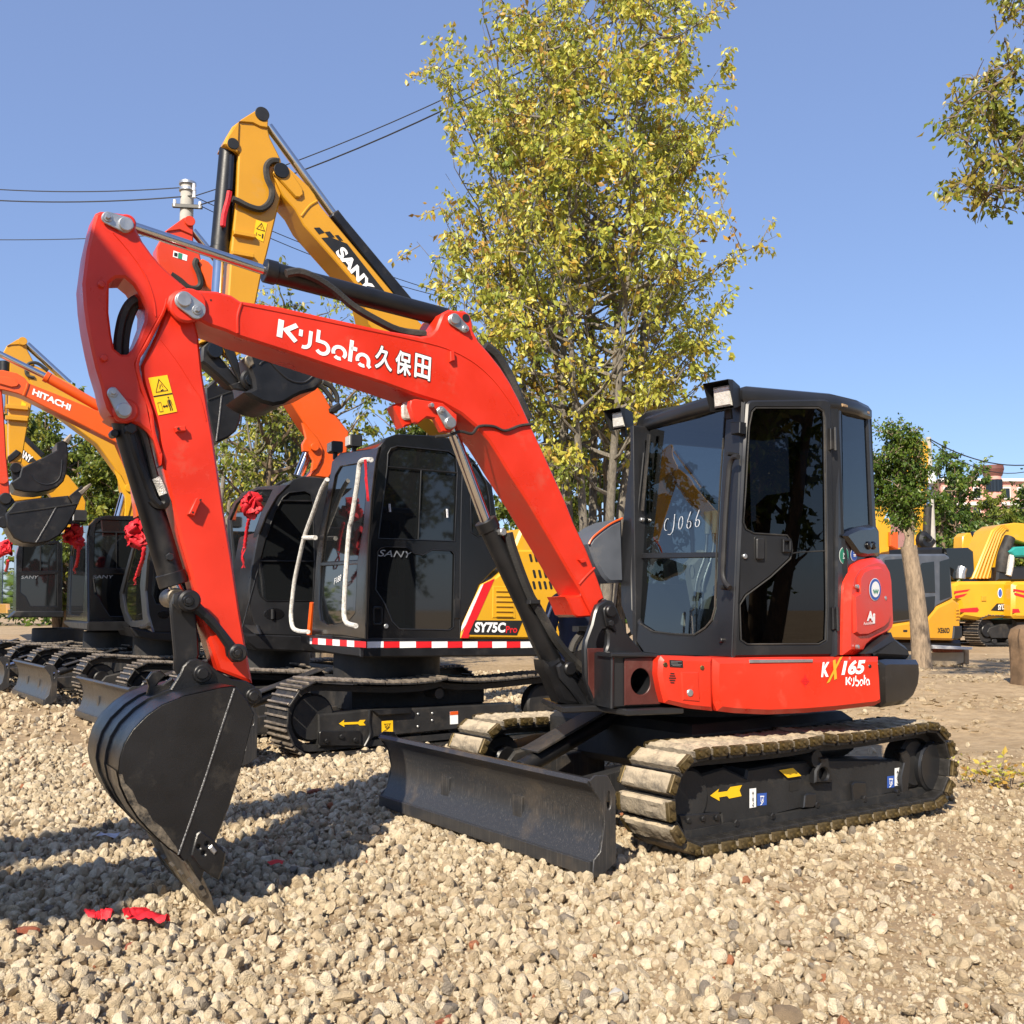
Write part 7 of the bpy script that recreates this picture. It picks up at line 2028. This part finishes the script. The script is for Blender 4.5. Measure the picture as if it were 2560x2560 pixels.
wire('lower wire running right from the thin pole', tpt('K', (450, 262), 33.9), tpt('K', (1300, 366), 36), .85, .022)
w = tpt('K', (455, 500), 33.5)
MB().box(w, Vector((.12, 0, 0)), Vector((0, .1, 0)), Vector((0, 0, .22)), .02).obj('camera_box', 'porcelain', p2)

# ------------------------------------------------------------------ pink house behind the trees
HY = 72.0
hb_ = tpt('K', (800, 900), HY)
ho = thing('pink_house', 'pink and white house with round corner tower behind the trees', 'house', (hb_.x, HY, .4))
def hbox(name, m, x0, x1, y0, y1, depth, yb=HY, par=None):
    a, b = tpt('K', (x0, y0), yb), tpt('K', (x1, y1), yb)
    return MB().prism([Vector((a.x, yb, b.z)), Vector((b.x, yb, b.z)), Vector((b.x, yb, a.z)), Vector((a.x, yb, a.z))], Vector((0, depth, 0)), bev=.05).obj(name, m, par or ho)
mw = hbox('wall', 'pink', 520, 1300, 520, 1100, 10)
hbox('parapet', 'palewall', 510, 1310, 505, 525, 10.6, HY - .3)
for x in range(540, 1300, 95):
    for y0, y1 in ((560, 640), (690, 770), (820, 900)):
        f_ = hbox('window', 'palewall', x, x + 55, y0, y1, .3, HY - .15, mw)
        hbox('pane', 'pane', x + 6, x + 49, y0 + 8, y1 - 8, .1, HY - .2, f_)
    hbox('balcony_band', 'palewall', x - 15, x + 70, 660, 680, .5, HY - .5, mw)
tc_ = tpt('K', (900, 500), HY - 1); rad = (tpt('K', (950, 500), HY - 1).x - tpt('K', (850, 500), HY - 1).x) / 2
zt0, zt1 = tpt('K', (900, 1000), HY - 1).z, tpt('K', (900, 478), HY - 1).z
tw_ = MB().cyl((tc_.x, HY, zt0), (tc_.x, HY, zt1), rad, seg=28).obj('tower', 'pink', ho)
MB().cyl((tc_.x, HY, zt1), (tc_.x, HY, zt1 + .45), rad * 1.12, rad * 1.35, seg=28).obj('tower_eave', 'darkroof', tw_)
MB().cyl((tc_.x, HY, zt1 + .45), (tc_.x, HY, zt1 + .75), rad * 1.38, rad * 1.30, seg=28).obj('tower_roof', 'darkroof', tw_)
for a in (-.9, -.3, .3):
    c = Vector((tc_.x + rad * math.sin(a), HY - rad * math.cos(a), zt1 - .75))
    MB().box(c, Vector((math.cos(a), math.sin(a), 0)) * .28, Vector((0, 0, .45)), Vector((math.sin(a), -math.cos(a), 0)) * .06, .02).obj('window', 'pane', tw_)

# ------------------------------------------------------------------ red rosettes with ribbon tails
def rosette(label, pl, z, c, off, r, tail, seed):
    rnd = random.Random(seed)
    ctr = pl.at(z, c, off)
    rt = thing('rosette', label, 'rosette', ctr, 'red rosettes on the cabs')
    u = pl.n.cross(up).normalized(); v = up
    mb = MB()
    for k in range(34):                                  # loops of folded ribbon standing out from the middle
        a = rnd.random() * 6.283; e = math.acos(rnd.uniform(-.25, 1))
        dr = (u * math.cos(a) + v * math.sin(a)) * math.sin(e) + pl.n * math.cos(e)
        s = dr.orthogonal().normalized(); w = dr.cross(s)
        an = rnd.random() * 6.283
        s, w = s * math.cos(an) + w * math.sin(an), w * math.cos(an) - s * math.sin(an)
        ln = r * rnd.uniform(.85, 1.08); wd = r * rnd.uniform(.22, .34)
        rows = []
        for i in range(9):
            t = math.pi * i / 8
            row = []
            for j in range(5):
                x = (j - 2) / 2
                row.append(ctr + dr * ln * (math.sin(t) * (1 - .10 * x * x)) + s * wd * (.75 * math.cos(t) + .18 * math.sin(3 * t + k)) + w * wd * x * (.45 + .75 * math.sin(t)) + dr * r * .05 * math.sin(5 * x + k))
            rows.append(row)
        mb.sweep(rows)
    mb.obj('petals', 'satin', rt, smooth=70)
    pts_ = pl.pts([z, *tail], off)
    n = len(pts_)
    rs = []
    fine_ = []
    mb = MB()
    mb.tube(pts_, [r * (.10 + .05 * (i % 2)) for i in range(4 * n)], 7, 5)
    o = mb.obj('ribbon', 'satin', rt, smooth=60)
    e0, e1 = pts_[-2], pts_[-1]
    for sg in (-1, 1):
        a = e1; d = (e1 - e0).normalized()
        rows = []
        for i in range(6):
            t = i / 5
            c_ = a + d * r * 1.5 * t + u * sg * r * .28 * t + pl.n * .02 * math.sin(5 * t + sg)
            rows.append([c_ - u * r * (.10 + .12 * t), c_ + pl.n * r * .1 * math.sin(4 * t), c_ + u * r * (.10 + .12 * t)])
        MB().sweep(rows).obj('ribbon_tail', 'satin', rt, smooth=60)
    return rt
rosette('large red satin rosette on the rounded cab right of the red arm', pf3, 'M', (520, 1210), .20, .155, [(475, 1340), (455, 1430), (440, 1530), (430, 1620)], 1)
rosette('red satin rosette half hidden by the black bucket ram', pf4, 'D', (978, 650), .20, .20, [(995, 740), (985, 820), (965, 880), (948, 930)], 2)
rosette('red satin rosette on the black cab below the lower hanging bucket tip', pf5, 'D', (537, 662), .20, .20, [(542, 730), (540, 780), (535, 830), (525, 870)], 3)
rosette('red satin rosette at the left picture edge', pf6, 'D', (55, 762), .22, .27, [(55, 830), (50, 870), (42, 900)], 4)
# red ribbon tied to the plush rail
mb = MB()
rows = []
for i, (x, y) in enumerate(((865, 1240), (868, 1300), (870, 1370), (876, 1440), (882, 1500), (884, 1525))):
    c = pf2.at('C', (x, y), .17)
    rows.append([c - pf2.n.cross(up) * .030, c + pf2.n * .015 * (-1) ** i, c + pf2.n.cross(up) * .030])
tag(mb.sweep(rows).obj('ribbon_strip', 'satin', smooth=60), 'red ribbon strip hanging from the white plush grab rail', 'ribbon')

# ------------------------------------------------------------------ things lying on the gravel
def rag(name, label, z, line, wid, m, seed, lift=.062):
    rnd = random.Random(seed)
    c = [gpt(z, q, .02) for q in line]
    rows = []
    n = 26
    for i in range(n + 1):
        t = i / n * (len(c) - 1); k = min(int(t), len(c) - 2)
        p = c[k].lerp(c[k + 1], t - k); d = (c[k + 1] - c[k]).normalized(); s = Vector((-d.y, d.x, 0))
        w = wid * (.35 + .65 * math.sin(math.pi * min(1, .12 + i / n * .9)))
        row = []
        for j in range(7):
            f = (j - 3) / 3
            h = gz(p.x, p.y) + lift + .012 * rnd.random() + .02 * noise.noise(p * 14 + Vector((0, f, 0)))
            row.append(Vector((p.x, p.y, h - .015 * f * f)) + s * w * f)
        rows.append(row)
    return tag(MB().sweep(rows).obj(name, m, smooth=70), label, 'rag')
rag('red_rag', 'longer piece of crumpled red cloth on the gravel before the bucket', 'J', [(430, 1790), (520, 1775), (600, 1800), (735, 1835)], .05, 'satin', 3)
rag('red_rag', 'shorter thin end of red cloth left on the gravel', 'J', [(185, 1770), (240, 1790), (300, 1785), (360, 1795)], .028, 'satin', 4)
for nm, lb, z, c, m, s, sd_ in (('paper_scrap', 'crumpled pale packet in the shade left of the bucket', 'J', (330, 1205), 'paper', .05, 5), ('wrapper', 'small red and white wrapper right of the bucket teeth', 'J', (1490, 1392), 'rprint', .035, 6)):
    p = gpt(z, c, .03)
    rnd = random.Random(sd_)
    rows = [[Vector((p.x + (i - 2) * s * .55, p.y + (j - 1.5) * s * .5, gz(p.x, p.y) + .055 + rnd.uniform(-.008, .012))) for j in range(4)] for i in range(5)]
    tag(MB().sweep(rows).obj(nm, m, smooth=50), lb, 'litter')
for lb, z, c, s, m, sd_, rz_ in (('red brick lump left of the red cloth', 'F', (48, 1752), (.055, .04, .035), 'brick', 101, .3), ('broken brick piece below the red cloth', 'F', (250, 1775), (.03, .045, .03), 'brick', 102, .2), ('brick fragment by the shaded gravel right of the bucket', 'J', (1755, 880), (.06, .045, .03), 'brick', 103, 1.0),
                            ('large pale concrete slab piece below the red cloth', 'F', (170, 1775), (.14, .055, .035), 'clod', 104, -.75), ('dark grey stone in the foreground', 'F', (1168, 1868), (.03, .03, .055), 'concrete', 105, 0), ('brick fragment in the foreground right', 'F', (1255, 1858), (.06, .035, .025), 'brick', 106, .4), ('orange brick chip at the bottom edge', 'F', (838, 1905), (.045, .03, .025), 'brick', 107, .9),
                            ('largest pale stone at the bottom right', 'F', (1480, 1905), (.075, .055, .05), 'clod', 108, .5), ('pale boulder right of the blade foot', 'F', (1400, 1870), (.07, .045, .04), 'clod', 109, .2)):
    p = gpt(z, c, .03)
    rock('loose_stone' if m != 'brick' else 'brick_piece', lb, p.x, p.y, s, m, sd_, 'stone' if m != 'brick' else 'brick', rz=rz_)
# dry weeds beside the right track end
wp_ = gpt('F', (1875, 1470), .05)
wd = thing('dry_weed', 'dry yellow and red weeds beside the rear of the near track', 'weed', (wp_.x, wp_.y, gz(wp_.x, wp_.y)))
P, D, S, T = [], [], [], []
mb = MB()
for k in range(26):
    a = random.random() * 6.283; l = random.uniform(.12, .38)
    b0 = wp_ + Vector((random.gauss(0, .12), random.gauss(0, .10), 0)); b0.z = gz(b0.x, b0.y)
    e = b0 + Vector((math.cos(a) * l * .7, math.sin(a) * l * .7, l * random.uniform(.3, .8)))
    m_ = b0.lerp(e, .5) + Vector((0, 0, .04))
    mb.tube([b0, m_, e], [.004, .003, .002], 4)
    for j in range(7):
        c = b0.lerp(m_, random.random()) if j < 2 else m_.lerp(e, random.random())
        P.append(tuple(c - wp_)); D.append((random.gauss(0, 1), random.gauss(0, 1), random.gauss(.2, .5))); S.append(random.uniform(.03, .07)); T.append(random.uniform(.35, 1.0))
mb.obj('stems', BARK['pale'], wd, smooth=0)
lm = leaves_mesh('leaves', [(q[0], q[1], q[2] + wp_.z - gz(wp_.x, wp_.y)) for q in P], D, S, T, LEAF['autumn'])
lo_ = bpy.data.objects.new('leaves', lm); col.objects.link(lo_); lo_.parent = wd; lo_['kind'] = 'stuff'

# ------------------------------------------------------------------ far wood closing the horizon
P, D, S, T = [], [], [], []
for k in range(15000):
    x = random.uniform(-75, 80); y = random.uniform(78, 92)
    top = 4.2 + 2.2 * noise.noise(Vector((x * .11, 0, 3))) + 1.2 * noise.noise(Vector((x * .45, 1, 3)))
    P.append((x, y, random.uniform(.0, 1) ** .8 * top)); D.append((random.gauss(0, 1), random.gauss(0, 1), random.gauss(-.2, .6))); S.append(random.uniform(.5, 1.1)); T.append(random.uniform(0, .8))
fw_ = bpy.data.objects.new('far_wood', leaves_mesh('far_wood', P, D, S, T, LEAF['green'])); col.objects.link(fw_)
tag(fw_, 'far band of green trees closing off the yard', 'wood', kind='stuff')

# ------------------------------------------------------------------ a machine of the opposite row, left of the camera: its shadow lies on the gravel
def copy_tree(o, parent=None):
    c = o.copy(); col.objects.link(c); c.parent = parent
    for ch in list(o.children):
        copy_tree(ch, c)
    return c
nb_ = copy_tree(S2)
nb_.name = 'opposite_excavator'
nb_.location = (-4.75, -.35, 0)
nb_.rotation_euler = (0, 0, R(172))
tag(nb_, 'yellow excavator of the opposite row, left of the camera, shading the gravel', 'excavator', 'excavators of the opposite row')

nb2 = copy_tree(S2)
nb2.name = 'opposite_excavator'
nb2.location = (-12.7, 12.0, 0)
nb2.rotation_euler = (0, 0, R(210))
tag(nb2, 'yellow excavator far out left of the picture, mirrored in the windscreen', 'excavator', 'excavators of the opposite row')

# ------------------------------------------------------------------ worker in navy behind the boom foot
wx, wy = .47, 7.35
wk_ = thing('person', 'person in navy work clothes with silver piping standing behind the red boom foot', 'person', (wx, wy, gz(wx, wy)))
bm_ = bmesh.new()
lay = bm_.verts.layers.skin.verify()
J = {}
def jn(n, x, y, z, r, r2=None):
    v = bm_.verts.new((x, y, z)); v[lay].radius = (r, r2 or r); J[n] = v
for a in (('pel', 0, 0, .92, .15, .11), ('wai', 0, 0, 1.08, .14, .10), ('che', 0, -.01, 1.28, .165, .11), ('col', 0, 0, 1.42, .10, .08), ('nec', 0, -.01, 1.50, .055), ('hea', 0, -.02, 1.60, .085, .095), ('top', 0, -.02, 1.68, .07, .08)):
    jn(*a)
for s_, k in ((-1, 'l'), (1, 'r')):
    for a in (('hip', .10, 0, .86, .10), ('kne', .12, -.02, .48, .07), ('ank', .13, .02, .10, .048), ('toe', .15, -.16, .04, .045, .035), ('sho', .19, 0, 1.38, .065), ('elb', .25, .02, 1.12, .050), ('wri', .22, -.16, .96, .034), ('pal', .21, -.22, .92, .036, .022)):
        jn(a[0] + k, a[1] * s_, *a[2:])
    for i, (dx, dz, ln) in enumerate(((-.030, .0, .075), (-.010, .0, .085), (.010, .0, .08), (.028, .0, .062))):
        jn('f%d' % i + k, .21 * s_ + dx, -.27, .905, .0095); jn('g%d' % i + k, .21 * s_ + dx, -.27 - ln * .5, .885, .0085)
    jn('th' + k, .21 * s_ - s_ * .05, -.245, .925, .010)
for a, b in (('pel', 'wai'), ('wai', 'che'), ('che', 'col'), ('col', 'nec'), ('nec', 'hea'), ('hea', 'top')):
    bm_.edges.new((J[a], J[b]))
for k in 'lr':
    for a, b in (('pel', 'hip' + k), ('hip' + k, 'kne' + k), ('kne' + k, 'ank' + k), ('ank' + k, 'toe' + k), ('col', 'sho' + k), ('sho' + k, 'elb' + k), ('elb' + k, 'wri' + k), ('wri' + k, 'pal' + k), ('pal' + k, 'th' + k)):
        bm_.edges.new((J[a], J[b]))
    for i in range(4):
        bm_.edges.new((J['pal' + k], J['f%d' % i + k])); bm_.edges.new((J['f%d' % i + k], J['g%d' % i + k]))
J['pel'][lay].use_root = True
me = bpy.data.meshes.new('body'); bm_.to_mesh(me); bm_.free()
me.materials.append(MT['navy'])
bo = bpy.data.objects.new('body', me); col.objects.link(bo); bo.parent = wk_
bo.modifiers.new('skin', 'SKIN').use_smooth_shade = True
bo.modifiers.new('sub', 'SUBSURF').render_levels = 2
bo.rotation_euler = (0, 0, R(35))
rm = Matrix.Rotation(R(35), 4, 'Z')
def wl_(x, y, z):
    return Vector((wx, wy, gz(wx, wy))) + (rm @ Vector((x, y, z)))
for s_ in (-1, 1):
    MB().tube([wl_(.235 * s_, -.05, 1.40), wl_(.29 * s_, -.03, 1.25), wl_(.30 * s_, -.01, 1.12), wl_(.27 * s_, -.10, 1.02)], .010, 6, 4).obj('silver_piping', 'silver', wk_)
mb = MB()
rows = [[wl_(.0 + r_ * math.cos(a), -.02 + r_ * 1.1 * math.sin(a), z) for a in np.linspace(0, 6.283, 17)[:-1]] for z, r_ in ((1.60, .094), (1.66, .098), (1.71, .086), (1.74, .05), (1.75, .005))]
mb.sweep(rows, close=True).obj('cap', 'navy', wk_, smooth=60)
mb = MB()
rows = [[wl_(r_ * math.cos(a), -.05 + r_ * math.sin(a) * 1.0, z) for a in np.linspace(3.4, 6.02, 12)] for z, r_ in ((1.52, .07), (1.56, .085), (1.60, .092), (1.63, .090))]
mb.sweep(rows).obj('face', 'skin', wk_, smooth=60)
